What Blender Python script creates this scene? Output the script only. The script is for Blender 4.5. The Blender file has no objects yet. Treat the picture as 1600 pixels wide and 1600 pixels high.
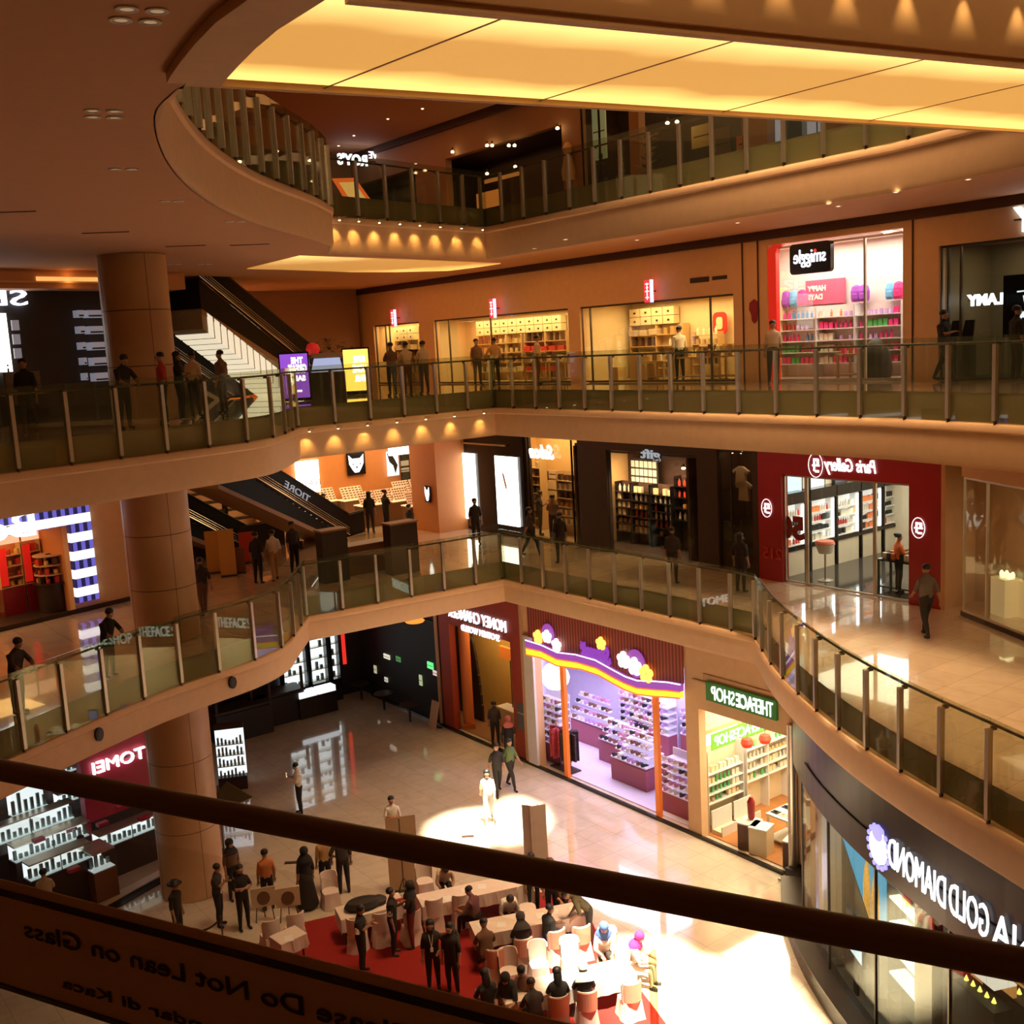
import bpy, bmesh, math, random
from mathutils import Vector, Matrix
from mathutils.geometry import tessellate_polygon, delaunay_2d_cdt
random.seed(7)
S = bpy.context.scene
COL = S.collection
# ------------------------------------------------------------ camera
EYE = 15.3
L1, L2, L3, L4 = 0.0, 7.6, 13.75, 19.9
FPX, PITCH, ROLL = 1716.0, math.radians(8.7), math.atan(.0536)
CF = Vector((0, math.cos(PITCH), -math.sin(PITCH)))
R0 = Vector((1, 0, 0)); U0 = R0.cross(CF)
CR = math.cos(ROLL) * R0 - math.sin(ROLL) * U0
CU = math.sin(ROLL) * R0 + math.cos(ROLL) * U0
cd = bpy.data.cameras.new('camera'); cam = bpy.data.objects.new('camera', cd); COL.objects.link(cam)
M3 = Matrix((CR, CU, -CF)).transposed()
cam.matrix_world = Matrix.Translation((0, 0, EYE)) @ M3.to_4x4()
cd.sensor_width = 36; cd.lens = 36 * FPX / 1600; cd.clip_start = .05; cd.clip_end = 400
S.camera = cam
# ------------------------------------------------------------ world, sun, exposure
w = bpy.data.worlds.new('world'); S.world = w; w.use_nodes = True
w.node_tree.nodes['Background'].inputs[0].default_value = (1.0, .34, .09, 1)
w.node_tree.nodes['Background'].inputs[1].default_value = .11
S.view_settings.view_transform = 'Standard'; S.view_settings.look = 'None'
S.view_settings.exposure = 0.0; S.view_settings.gamma = 1.0; S.view_settings.use_curve_mapping = False
S.cycles.max_bounces = 6; S.cycles.diffuse_bounces = 3; S.cycles.glossy_bounces = 3
S.cycles.transparent_max_bounces = 14; S.cycles.transmission_bounces = 2
S.cycles.caustics_reflective = False; S.cycles.caustics_refractive = False
S.cycles.sample_clamp_indirect = 4.0; S.cycles.use_denoising = True
def light(name, kind, loc, power, color, size=1.0, sy=None, aim=None, spot=None, blend=.4, rz=0, spec=None):
    d = bpy.data.lights.new(name, kind); d.energy = power; d.color = color
    if kind == 'AREA':
        d.size = size
        if sy: d.shape = 'RECTANGLE'; d.size_y = sy
    elif kind in ('POINT', 'SPOT'): d.shadow_soft_size = size
    if kind == 'SPOT': d.spot_size = math.radians(spot); d.spot_blend = blend
    if spec is not None: d.specular_factor = spec
    o = bpy.data.objects.new(name, d); COL.objects.link(o); o.location = loc
    if aim is not None:
        o.rotation_euler = (Vector(aim) - Vector(loc)).to_track_quat('-Z', 'Y').to_euler()
    else: o.rotation_euler = (0, 0, rz)
    return o
SUND = Vector((.04, -.20, 1)).normalized()
sun = bpy.data.lights.new('sun', 'SUN'); sun.energy = 45; sun.color = (1, .86, .62); sun.angle = .03
so = bpy.data.objects.new('sun', sun); COL.objects.link(so); so.location = (0, 0, 60)
so.rotation_euler = SUND.to_track_quat('Z', 'Y').to_euler()
# added area fills without fittings: atrium floor, galleries, near bridge fascia
AMB = (1, .40, .12)
light('atrium_fill', 'AREA', (5.0, 24, 31.5), 1500, (1, .64, .34), 7, 9, aim=(5.5, 28, 0), spec=0).data.spread = math.radians(62)
light('gallery_fill', 'AREA', (-1, 5, 30), 260, AMB, 14, 10, spec=0)
light('bridge_fill', 'AREA', (6, 2, 25), 420, (1, .60, .26), 8, 2, aim=(4, 12, 19), spec=0)
def corridor(x, y, z, p, sx, sy, rz=0, c=AMB): light('corridor_fill', 'AREA', (x, y, z), p, c, sx, sy, rz=rz, spec=.2)  # unseen area fill added below a gallery soffit
# ------------------------------------------------------------ frames (plan axes of the building)
class Fr:
    def __init__(s, ox, oy, deg):
        s.o = Vector((ox, oy)); s.a = math.radians(deg)
        s.e1 = Vector((math.cos(s.a), math.sin(s.a))); s.e2 = Vector((-s.e1.y, s.e1.x))
    def w(s, x, t, z=0):
        p = s.o + x * s.e1 + t * s.e2; return Vector((p.x, p.y, z))
    def hit(s, px, py, t):
        d = ray(px, py); k = (s.o.dot(s.e2) + t) / (d.x * s.e2.x + d.y * s.e2.y)
        p = d * k; return (Vector((p.x, p.y)) - s.o).dot(s.e1), EYE + p.z
def ray(px, py): return CF + (px - 800) / FPX * CR - (py - 800) / FPX * CU
def gp(px, py, z):
    d = ray(px, py); k = (z - EYE) / d.z; return Vector((d.x * k, d.y * k, z))
def atd(px, Y, z):   # point at depth Y and height z seen at image column px
    k = Y; x = (px - 800) / FPX * Y
    for _ in range(12):
        v = Vector((x, Y, z - EYE)); q = 800 + FPX * v.dot(CR) / v.dot(CF)
        x += (px - q) / FPX * Y
    return Vector((x, Y, z))
CX, CY = -.4, 38.7
R = Fr(CX, CY, -53.13)      # right-hand shop front axis
K = Fr(CX, CY, 36.87)       # back axis, square to it
LF = Fr(-15.5, 32.1, 51)    # left-hand shops, second floor
LG = Fr(-13.2, 30.4, 48)    # left-hand shops, ground floor
# ------------------------------------------------------------ materials
MATS = {}
def mat(name, col, rough=.5, metal=0, emit=None, es=0, noise=0, nscale=4, bump=0, alpha=None, spec=None, coat=0):
    if name in MATS: return MATS[name]
    m = bpy.data.materials.new(name); m.use_nodes = True; n = m.node_tree.nodes; l = m.node_tree.links
    b = n['Principled BSDF']; b.inputs['Base Color'].default_value = (*col, 1)
    b.inputs['Roughness'].default_value = rough; b.inputs['Metallic'].default_value = metal
    if spec is not None: b.inputs['Specular IOR Level'].default_value = spec
    if coat: b.inputs['Coat Weight'].default_value = coat
    if emit: b.inputs['Emission Color'].default_value = (*emit, 1); b.inputs['Emission Strength'].default_value = es
    tc = n.new('ShaderNodeTexCoord'); nz = n.new('ShaderNodeTexNoise'); nz.inputs['Scale'].default_value = nscale
    nz.inputs['Detail'].default_value = 3
    l.new(tc.outputs['Object'], nz.inputs['Vector'])
    mx = n.new('ShaderNodeMix'); mx.data_type = 'RGBA'; mx.blend_type = 'MULTIPLY'
    k = noise if noise else .06
    mr = n.new('ShaderNodeMapRange'); mr.inputs['To Min'].default_value = 1 - k; mr.inputs['To Max'].default_value = 1 + k
    l.new(nz.outputs['Fac'], mr.inputs['Value'])
    cb = n.new('ShaderNodeCombineColor')
    for i in range(3): l.new(mr.outputs[0], cb.inputs[i])
    mx.inputs[0].default_value = 1; mx.inputs[6].default_value = (*col, 1)
    l.new(cb.outputs[0], mx.inputs[7]); l.new(mx.outputs[2], b.inputs['Base Color'])
    if bump:
        bp = n.new('ShaderNodeBump'); bp.inputs['Strength'].default_value = bump
        l.new(nz.outputs['Fac'], bp.inputs['Height']); l.new(bp.outputs[0], b.inputs['Normal'])
    MATS[name] = m; return m
def glass(name, tint, refl=.08, op=0.0, rough=.0):
    if name in MATS: return MATS[name]
    m = bpy.data.materials.new(name); m.use_nodes = True; n = m.node_tree.nodes; l = m.node_tree.links
    n.clear(); out = n.new('ShaderNodeOutputMaterial'); tr = n.new('ShaderNodeBsdfTransparent')
    tr.inputs[0].default_value = (*tint, 1); gl = n.new('ShaderNodeBsdfGlossy'); gl.inputs[1].default_value = rough
    gl.inputs[0].default_value = (.9, .95, .9, 1)
    fr = n.new('ShaderNodeLayerWeight'); fr.inputs[0].default_value = .5
    pw = n.new('ShaderNodeMath'); pw.operation = 'POWER'; pw.inputs[1].default_value = 5; l.new(fr.outputs['Facing'], pw.inputs[0])
    mt = n.new('ShaderNodeMath'); mt.operation = 'MULTIPLY_ADD'; mt.inputs[1].default_value = .7; mt.inputs[2].default_value = refl * .5
    l.new(pw.outputs[0], mt.inputs[0]); mx = n.new('ShaderNodeMixShader'); l.new(mt.outputs[0], mx.inputs[0])
    l.new(tr.outputs[0], mx.inputs[1]); l.new(gl.outputs[0], mx.inputs[2])
    last = mx
    if op:
        df = n.new('ShaderNodeBsdfDiffuse'); df.inputs[0].default_value = (.30, .36, .26, 1)
        m2 = n.new('ShaderNodeMixShader'); m2.inputs[0].default_value = op
        l.new(mx.outputs[0], m2.inputs[1]); l.new(df.outputs[0], m2.inputs[2]); last = m2
    l.new(last.outputs[0], out.inputs[0]); MATS[name] = m; return m
def emis(name, col, s):
    if name in MATS: return MATS[name]
    return mat(name, (.02, .02, .02), .5, emit=col, es=s)
def marble(name, c1, c2, tile, rough, ang, joint=.006):
    m = bpy.data.materials.new(name); m.use_nodes = True; n = m.node_tree.nodes; l = m.node_tree.links
    b = n['Principled BSDF']; tc = n.new('ShaderNodeTexCoord'); mp = n.new('ShaderNodeMapping')
    mp.inputs['Rotation'].default_value = (0, 0, ang); l.new(tc.outputs['Object'], mp.inputs[0])
    br = n.new('ShaderNodeTexBrick'); br.offset = 0; br.inputs['Scale'].default_value = 1
    br.inputs['Brick Width'].default_value = tile; br.inputs['Row Height'].default_value = tile
    br.inputs['Mortar Size'].default_value = joint; br.inputs['Mortar Smooth'].default_value = .1
    l.new(mp.outputs[0], br.inputs[0])
    br.inputs['Color1'].default_value = (*c1, 1); br.inputs['Color2'].default_value = (*c2, 1)
    br.inputs['Mortar'].default_value = (c1[0]*.6, c1[1]*.55, c1[2]*.5, 1)
    nz = n.new('ShaderNodeTexNoise'); nz.inputs['Scale'].default_value = 1.3; nz.inputs['Detail'].default_value = 6
    nz.inputs['Distortion'].default_value = 1.5; l.new(mp.outputs[0], nz.inputs[0])
    mr = n.new('ShaderNodeMapRange'); mr.inputs['To Min'].default_value = .8; mr.inputs['To Max'].default_value = 1.15
    l.new(nz.outputs['Fac'], mr.inputs[0]); mx = n.new('ShaderNodeMix'); mx.data_type = 'RGBA'; mx.blend_type = 'MULTIPLY'
    mx.inputs[0].default_value = 1; l.new(br.outputs[0], mx.inputs[6]); l.new(mr.outputs[0], mx.inputs[7])
    l.new(mx.outputs[2], b.inputs['Base Color']); b.inputs['Roughness'].default_value = rough
    b.inputs['Coat Weight'].default_value = 1.0; b.inputs['Coat Roughness'].default_value = .012
    MATS[name] = m; return m
m_floor1 = marble('marble_ground', (.66, .58, .46), (.62, .54, .42), .9, .12, -R.a)
m_floor2 = marble('marble_gallery', (.68, .54, .38), (.64, .50, .35), .9, .10, -R.a)
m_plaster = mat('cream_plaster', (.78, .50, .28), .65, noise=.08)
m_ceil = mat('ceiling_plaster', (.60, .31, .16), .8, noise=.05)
m_stone = mat('beige_stone', (.62, .38, .21), .45, noise=.12, nscale=2)
m_slab = mat('slab_edge', (.42, .35, .20), .7)
m_steel = mat('brushed_steel', (.62, .56, .46), .32, .85)
m_dsteel = mat('dark_steel', (.10, .08, .06), .4, .7)
m_glass = glass('balustrade_glass', (.84, .85, .75), .10, .04)
m_shopglass = glass('shop_glass', (.93, .95, .92), .06)
m_black = mat('black_gloss', (.012, .010, .010), .18)
m_blackm = mat('black_matt', (.02, .016, .013), .6)
m_dark = mat('dark_brown', (.035, .017, .010), .5, noise=.3)
m_white = mat('white_paint', (.82, .80, .76), .45)
m_wood = mat('warm_wood', (.45, .24, .10), .5, noise=.3, nscale=9)
m_red = mat('red_lacquer', (.30, .012, .018), .35)
m_skin = mat('skin', (.38, .20, .12), .6)
m_hair = mat('black_hair', (.012, .009, .008), .5)
m_cloth = mat('white_table_linen', (.78, .66, .60), .8, noise=.1, bump=.1)
m_pink = mat('salmon_cover', (.72, .32, .22), .8, noise=.1, bump=.1)
m_carpet = mat('red_carpet', (.27, .007, .005), .95, noise=.2, nscale=60)
# ------------------------------------------------------------ mesh builder
class MB:
    def __init__(s): s.v = []; s.f = []; s.m = []
    def add(s, vs, fs, mi=0):
        b = len(s.v); s.v += [tuple(v) for v in vs]; s.f += [tuple(b + i for i in f) for f in fs]; s.m += [mi] * len(fs); return s
    def box(s, x0, x1, y0, y1, z0, z1, mi=0):
        return s.add([(x0,y0,z0),(x1,y0,z0),(x1,y1,z0),(x0,y1,z0),(x0,y0,z1),(x1,y0,z1),(x1,y1,z1),(x0,y1,z1)],
            [(0,3,2,1),(4,5,6,7),(0,1,5,4),(1,2,6,5),(2,3,7,6),(3,0,4,7)], mi)
    def cbox(s, c, d, mi=0, rz=0):
        vs = []
        for x, y, z in [(-1,-1,-1),(1,-1,-1),(1,1,-1),(-1,1,-1),(-1,-1,1),(1,-1,1),(1,1,1),(-1,1,1)]:
            X, Y = x*d[0]/2, y*d[1]/2
            vs.append((c[0]+X*math.cos(rz)-Y*math.sin(rz), c[1]+X*math.sin(rz)+Y*math.cos(rz), c[2]+z*d[2]/2))
        return s.add(vs, [(0,3,2,1),(4,5,6,7),(0,1,5,4),(1,2,6,5),(2,3,7,6),(3,0,4,7)], mi)
    def tube(s, p0, p1, r0, r1=None, n=10, mi=0, cap=True):
        r1 = r0 if r1 is None else r1; p0 = Vector(p0); p1 = Vector(p1); q = (p1-p0).to_track_quat('Z', 'Y')
        vs = [p0 + q @ Vector((r0*math.cos(6.2832*i/n), r0*math.sin(6.2832*i/n), 0)) for i in range(n)]
        vs += [p1 + q @ Vector((r1*math.cos(6.2832*i/n), r1*math.sin(6.2832*i/n), 0)) for i in range(n)]
        fs = [(i, (i+1) % n, n+(i+1) % n, n+i) for i in range(n)]
        if cap: fs += [tuple(reversed(range(n))), tuple(range(n, 2*n))]
        return s.add(vs, fs, mi)
    def lathe(s, prof, n=16, c=(0, 0, 0), mi=0, sx=1, sy=1):
        vs = []; fs = []; k = len(prof)
        for i in range(n):
            a = 6.28318*i/n
            for r, z in prof: vs.append((c[0]+sx*r*math.cos(a), c[1]+sy*r*math.sin(a), c[2]+z))
        for i in range(n):
            j = (i+1) % n
            for q in range(k-1): fs.append((i*k+q, j*k+q, j*k+q+1, i*k+q+1))
        return s.add(vs, fs, mi)
    def prism(s, pts, y0, y1, mi=0):      # outline in x,z pushed from y0 to y1
        n = len(pts); vs = [(p[0], y0, p[1]) for p in pts] + [(p[0], y1, p[1]) for p in pts]
        tri = tessellate_polygon([[Vector((p[0], p[1], 0)) for p in pts]])
        fs = [tuple(t) for t in tri] + [tuple(n+i for i in reversed(t)) for t in tri]
        fs += [(i, (i+1) % n, n+(i+1) % n, n+i) for i in range(n)]
        return s.add(vs, fs, mi)
    def slab(s, outer, holes, z0, z1, mi=0):   # horizontal plate with holes
        loops = [outer] + holes; flat = [p for lp in loops for p in lp]; n = len(flat)
        if holes:
            q = 0; es = []
            for lp in loops: es += [(q+i, q+(i+1) % len(lp)) for i in range(len(lp))]; q += len(lp)
            r_ = delaunay_2d_cdt([Vector((p[0], p[1])) for p in flat], es, [], 1, 1e-6)
            if len(r_[0]) != len(flat): print('SLAB LOOP PROBLEM', len(r_[0]), len(flat))
            mp_ = [r_[3][i][0] for i in range(len(r_[0]))]; tri = [[mp_[i] for i in f_] for f_ in r_[2]]
            def inside(x, y, lp):
                c_ = False
                for i in range(len(lp)):
                    a_, b_ = lp[i-1], lp[i]
                    if (a_[1] > y) != (b_[1] > y) and x < (b_[0]-a_[0])*(y-a_[1])/(b_[1]-a_[1])+a_[0]: c_ = not c_
                return c_
            tri = [t for t in tri if not any(inside(sum(flat[i][0] for i in t)/3, sum(flat[i][1] for i in t)/3, h) for h in holes)]
        else: tri = tessellate_polygon([[Vector((p[0], p[1], 0)) for p in lp] for lp in loops])
        vs = [(p[0], p[1], z0) for p in flat] + [(p[0], p[1], z1) for p in flat]
        fs = [tuple(t) for t in tri] + [tuple(n+i for i in t) for t in tri]; b = 0
        for lp in loops:
            k = len(lp); fs += [(b+i, b+(i+1) % k, n+b+(i+1) % k, n+b+i) for i in range(k)]; b += k
        return s.add(vs, fs, mi)
    def build(s, name, mats, parent=None, loc=(0, 0, 0), rz=0, smooth=False, fix=True):
        me = bpy.data.meshes.new(name); me.from_pydata(s.v, [], s.f)
        mats = mats if isinstance(mats, (list, tuple)) else [mats]
        for m in mats: me.materials.append(m)
        me.polygons.foreach_set('material_index', s.m)
        if fix:
            bm = bmesh.new(); bm.from_mesh(me); bmesh.ops.recalc_face_normals(bm, faces=bm.faces); bm.to_mesh(me); bm.free()
        if smooth:
            me.polygons.foreach_set('use_smooth', [True]*len(me.polygons))
            me.set_sharp_from_angle(angle=math.radians(40))
        o = bpy.data.objects.new(name, me); COL.objects.link(o); o.location = loc; o.rotation_euler = (0, 0, rz)
        if parent: o.parent = parent
        return o
def tag(o, label=None, cat=None, group=None, kind=None):
    if label: o['label'] = label
    if cat: o['category'] = cat
    if group: o['group'] = group
    if kind: o['kind'] = kind
    return o
def struct(o): o['kind'] = 'structure'; return o
def thing(name, label, cat, loc=(0, 0, 0), rz=0, group=None):
    o = bpy.data.objects.new(name, None); COL.objects.link(o); o.location = loc; o.rotation_euler = (0, 0, rz)
    o.empty_display_size = .1
    return tag(o, label, cat, group)
KIDS = {}
def kids(o): return [c for c in COL.objects if c.parent == o] if o.name not in KIDS else KIDS[o.name]
def dup(root, loc, rz, label=None, group=None, scale=None):
    if root.name not in KIDS: KIDS[root.name] = [c for c in COL.objects if c.parent == root]
    r = root.copy(); COL.objects.link(r); r.location = loc; r.rotation_euler = (0, 0, rz)
    if scale: r.scale = scale
    if label: r['label'] = label
    if group: r['group'] = group
    for c in KIDS[root.name]:
        if c.name not in KIDS: KIDS[c.name] = [g for g in COL.objects if g.parent == c]
        d = c.copy(); COL.objects.link(d); d.parent = r
        for g in KIDS[c.name]:
            e = g.copy(); COL.objects.link(e); e.parent = d
    return r
def text(body, size, depth, material, name='lettering', parent=None, loc=(0, 0, 0), rz=0, mirror=True, width=None, bold=0, shear=0, height=None, bend=None, flip=None):
    c = bpy.data.curves.new('t', 'FONT'); c.body = body; c.size = size; c.extrude = depth/2; c.offset = bold; c.shear = shear
    c.align_x = 'CENTER'; c.align_y = 'CENTER'; c.resolution_u = 3
    o = bpy.data.objects.new('t', c); COL.objects.link(o)
    dg = bpy.context.evaluated_depsgraph_get(); me = bpy.data.meshes.new_from_object(o.evaluated_get(dg))
    bpy.data.objects.remove(o); bpy.data.curves.remove(c)
    xs = [v.co.x for v in me.vertices]; ys = [v.co.y for v in me.vertices]
    cx = (min(xs)+max(xs))/2; cy = (min(ys)+max(ys))/2
    k = width/(max(xs)-min(xs)) if width else 1; kz = height/(max(ys)-min(ys)) if height else k
    for v in me.vertices:
        x, y, z = v.co; X = (x-cx)*k*(-1 if mirror else 1)
        v.co = (X, -z, (y-cy)*kz)
        if bend: v.co = bend(v.co)
    me.materials.clear(); me.materials.append(material)
    bm = bmesh.new(); bm.from_mesh(me); bmesh.ops.recalc_face_normals(bm, faces=bm.faces); bm.to_mesh(me); bm.free()
    me.name = name; q = bpy.data.objects.new(name, me); COL.objects.link(q); q.location = loc; q.rotation_euler = (0, 0, rz)
    if parent: q.parent = parent
    return q
ORD = ['first', 'second', 'third', 'fourth', 'fifth', 'sixth', 'seventh', 'eighth', 'ninth', 'tenth', 'eleventh', 'twelfth']
# ============================================================ building shell
def smooth(pts, k=6, closed=False):
    P = [Vector(p) for p in pts]; out = []
    for i in range(len(P)-1):
        a = P[i-1] if i else P[0]*2-P[1]; b = P[i]; c = P[i+1]; d = P[i+2] if i+2 < len(P) else P[-1]*2-P[-2]
        for j in range(k):
            t = j/k; out.append(.5*((2*b)+(c-a)*t+(2*a-5*b+4*c-d)*t*t+(3*b-a-3*c+d)*t**3))
    out.append(P[-1]); return out
def offset(pts, d):   # to the left of the walking direction (into the void)
    out = []
    for i, p in enumerate(pts):
        a = (pts[i]-pts[i-1]).normalized() if i else None; b = (pts[i+1]-pts[i]).normalized() if i < len(pts)-1 else None
        a = a or b; b = b or a; n1 = Vector((-a.y, a.x)); n2 = Vector((-b.y, b.x)); n = (n1+n2).normalized()
        out.append(p+n*(d/max(.5, n.dot(n1))))
    return out
C = Vector((CX, CY))
RT4 = smooth([(12.6, 9), (12.3, 14), (11.4, 19.2), (10.3, 22.6), (9.0, 25.5)], 5)
RT3 = RT4
RT2 = smooth([(9.8, 8), (8.9, 13), (7.96, 16.7), (7.25, 19.2), (6.75, 21.6), (6.5, 24), (6.42, 26.6), (6.6, 29.5)], 4)
FC2 = Vector((-6.85, 34.6)); FC3 = Vector((-6.45, 33.6)); FC4 = Vector((-5.0, 33.2))
LT2 = smooth([(-6.86, 32.4), (-6.9, 31.2), (-7.5, 29.7), (-9.3, 27.2), (-11.1, 23.4), (-12.4, 20), (-13.4, 15), (-13.6, 10)], 4)
LT3 = smooth([(-6.4, 31.0), (-6.6, 29.4), (-7.5, 27.9), (-9.5, 25.4), (-11.0, 23.6), (-13.2, 20), (-14.6, 15), (-15, 10)], 4)
LT4 = smooth([(-4.6, 31.0), (-4.75, 28.7), (-5.25, 25), (-5.35, 22), (-5.15, 19.2), (-4.7, 16.4), (-4.0, 13.7), (-3.35, 12.4)], 4)
V2 = RT2+[C, FC2]+LT2+[Vector((-8, -3)), Vector((6, -3))]
NEAR3 = [Vector((-12, 8)), Vector((-4.1, 3.2)), Vector((-.75, 1.5)), Vector((1.2, .52)), Vector((6, -1.9)), Vector((12.6, -1))]
V3 = RT3+[C, FC3]+LT3+NEAR3
BR = Fr(.24, 10.16, 27)
V4 = RT4[10:]+[C, FC4]+LT4+[Vector(BR.w(-2.1, 3.25).xy), Vector(BR.w(11, 3.25).xy)]
V4N = [Vector(BR.w(x, y).xy) for x, y in [(-1.55, -.02), (0, 0), (6, 0), (12, 0), (12, -12), (-1, -12), (-2.2, -6), (-2.1, -2)]]
OUT = [Vector(p) for p in [(-46, -14), (34, -14), (34, 80), (-46, 80)]]
def slabs(L, holes, th, fm):
    struct(MB().slab(OUT, holes, L-.06, L).build('floor', fm))
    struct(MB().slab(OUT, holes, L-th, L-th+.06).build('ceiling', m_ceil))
struct(MB().slab(OUT, [], -.3, 0).build('floor', m_floor1))
slabs(L2, [V2], 1.45, m_floor2); slabs(L3, [V3], 1.6, m_floor2)
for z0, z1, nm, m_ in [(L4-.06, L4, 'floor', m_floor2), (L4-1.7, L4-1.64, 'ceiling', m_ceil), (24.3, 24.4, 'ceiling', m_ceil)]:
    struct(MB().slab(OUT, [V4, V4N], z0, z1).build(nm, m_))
TRIM = [0]
def fascia(pts, L, th, lip=True):
    prof = [(0, 0), (0, -.62), (.14, -.64), (.17, -.70), (.16, -.80), (.10, -.84), (.10, -th+.10), (.06, -th), (-.02, -th)]
    rows = [offset(pts, d) for d, z in prof]; b = MB(); n = len(pts); k = len(prof)
    vs = [(rows[j][i].x, rows[j][i].y, L+prof[j][1]) for j in range(k) for i in range(n)]
    for j in range(k-1):
        b2 = [(j*n+i, j*n+i+1, (j+1)*n+i+1, (j+1)*n+i) for i in range(n-1)]
        if j == 0: f0 = b2
        else: b.f += b2
    b.v = vs; b.m = [0]*len(b.f); b.f += f0; b.m += [1]*len(f0)
    TRIM[0] += 1
    return struct(b.build('trim_%d' % TRIM[0], [m_plaster, m_slab], smooth=True))
for pts, L, th in [(RT4[9:]+[C, FC4], L4, 1.7), ([FC4]+LT4, L4, 1.7), (RT3+[C, FC3], L3, 1.6), ([FC3]+LT3, L3, 1.6),
                   (RT2+[C, FC2], L2, 1.45), ([FC2]+LT2, L2, 1.45)]:
    fascia(pts, L, th)
fascia([Vector(BR.w(x, 0).xy) for x in (12, 8, 4, 0, -1.55)], L4, 1.7)
fascia([Vector(BR.w(x, 3.25).xy) for x in (-2.1, 2, 6, 11)], L4, 1.7)
struct(MB().slab([Vector(p) for p in [(-46, -14), (34, -14), (34, 80), (-46, 80)]], [], -1, -.9).build('floor', m_dark))
# outer envelope (never reached by the eye except as darkness)
MW = mat('far_wall', (.20, .11, .06), .8)
struct(MB().box(-46, 34, 79.7, 80, 0, 34).build('wall_back', MW))
# unseen roof added to block sun, skylight holes shaped to its floor patches
def blob(cx, cy, pts): return [Vector((cx+x*.88, cy+y*.92)) for x, y in pts]
off = SUND/SUND.z*33
def sky_hole(ctr, pts): return blob(ctr[0]+off.x, ctr[1]+off.y, pts)
h1 = sky_hole((-1.4, 33.7), [(-2.0, -1.9), (-.4, -1.8), (.2, -1.5), (1.7, -1.6), (2.2, -.2), (2.0, 1.0), (1.1, 2.1), (.2, 1.1), (-1.1, 1.0), (-1.9, .2)])
h2 = sky_hole((3.2, 24.2), [(-1.9, -2.6), (3.6, -2.6), (3.1, -1.2), (3.1, -.3), (2.1, .2), (1.6, .9), (.9, 1.0), (.2, 2.0), (-1.2, 2.2), (-2.9, 1.6), (-3.6, .9), (-3.1, -1.0), (-2.2, -1.2)])
struct(MB().slab([Vector((-60, -30)), Vector((50, -30)), Vector((50, 95)), Vector((-60, 95))], [h1, h2], 33, 33.2).build('ceiling', MW))
# ------------------------------------------------------------ balustrades
def resample(pts, step):
    L = [0]
    for a, b in zip(pts, pts[1:]): L.append(L[-1]+(b-a).length)
    n = max(1, round(L[-1]/step)); out = []
    for i in range(n+1):
        s = L[-1]*i/n; j = 0
        while j < len(L)-2 and L[j+1] < s: j += 1
        out.append(pts[j].lerp(pts[j+1], (s-L[j])/max(1e-6, L[j+1]-L[j])))
    return out
post_me = {}
def balustrade(pts, L, step, label, first_post=True, last_post=True):
    t = thing('glass_balustrade', label, 'railing', (0, 0, 0), 0, 'glass balustrades of the galleries')
    q = resample(pts, step); g = offset(q, .10); pp = offset(q, .145); hh = offset(q, -.02)
    for i in range(len(q)-1):
        a, b = g[i], g[i+1]; d = (b-a).normalized(); a2 = a+d*.006; b2 = b-d*.006; n = Vector((-d.y, d.x))*.012
        m = MB(); vs = [(p.x, p.y, L+z) for z in (-.62, 1.20) for p in (a2-n, b2-n, b2+n, a2+n)]
        m.add(vs, [(0,3,2,1),(4,5,6,7),(0,1,5,4),(1,2,6,5),(2,3,7,6),(3,0,4,7)]); m.build('glass_panel', m_glass, t)
    b = MB(); n = len(hh)
    for i in range(n-1): b.tube((*hh[i], L+1.05), (*hh[i+1], L+1.05), .028, n=8)
    b.build('handrail', m_dsteel, t, smooth=True)
    for i in range(len(q)):
        if (i == 0 and not first_post) or (i == len(q)-1 and not last_post): continue
        a = g[i-1] if i else g[i]; c = g[i+1] if i < len(q)-1 else g[i]; d = (c-a).normalized(); rz = math.atan2(d.y, d.x)
        if 'p' not in post_me:
            m = MB(); m.box(-.045, .045, -.06, .03, -.56, 1.02, 0); m.box(-.012, .012, -.17, -.06, .98, 1.06, 1); m.box(-.02, .02, -.06, .0, -.66, -.56, 1)
            o = m.build('post', [m_steel, m_dsteel], t); post_me['p'] = o.data
        else:
            o = bpy.data.objects.new('post', post_me['p']); COL.objects.link(o); o.parent = t
        o.location = (pp[i].x, pp[i].y, L); o.rotation_euler = (0, 0, rz)
    return t
for nm, L, rt, fc, lt, sp in [('top floor', L4, RT4[9:], FC4, LT4, 1.2), ('upper gallery floor', L3, RT3, FC3, LT3, 1.28), ('middle gallery floor', L2, RT2, FC2, LT2, 1.2)]:
    balustrade(rt+[C], L, sp, 'glass and steel balustrade along the right-hand gallery of the %s' % nm)
    balustrade([C, fc], L, sp*1.05, 'glass and steel balustrade across the back landing of the %s' % nm, False)
    balustrade([fc]+lt, L, 1.0 if L == L4 else 1.25, 'glass and steel balustrade round the curved left gallery of the %s' % nm, False)
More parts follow.
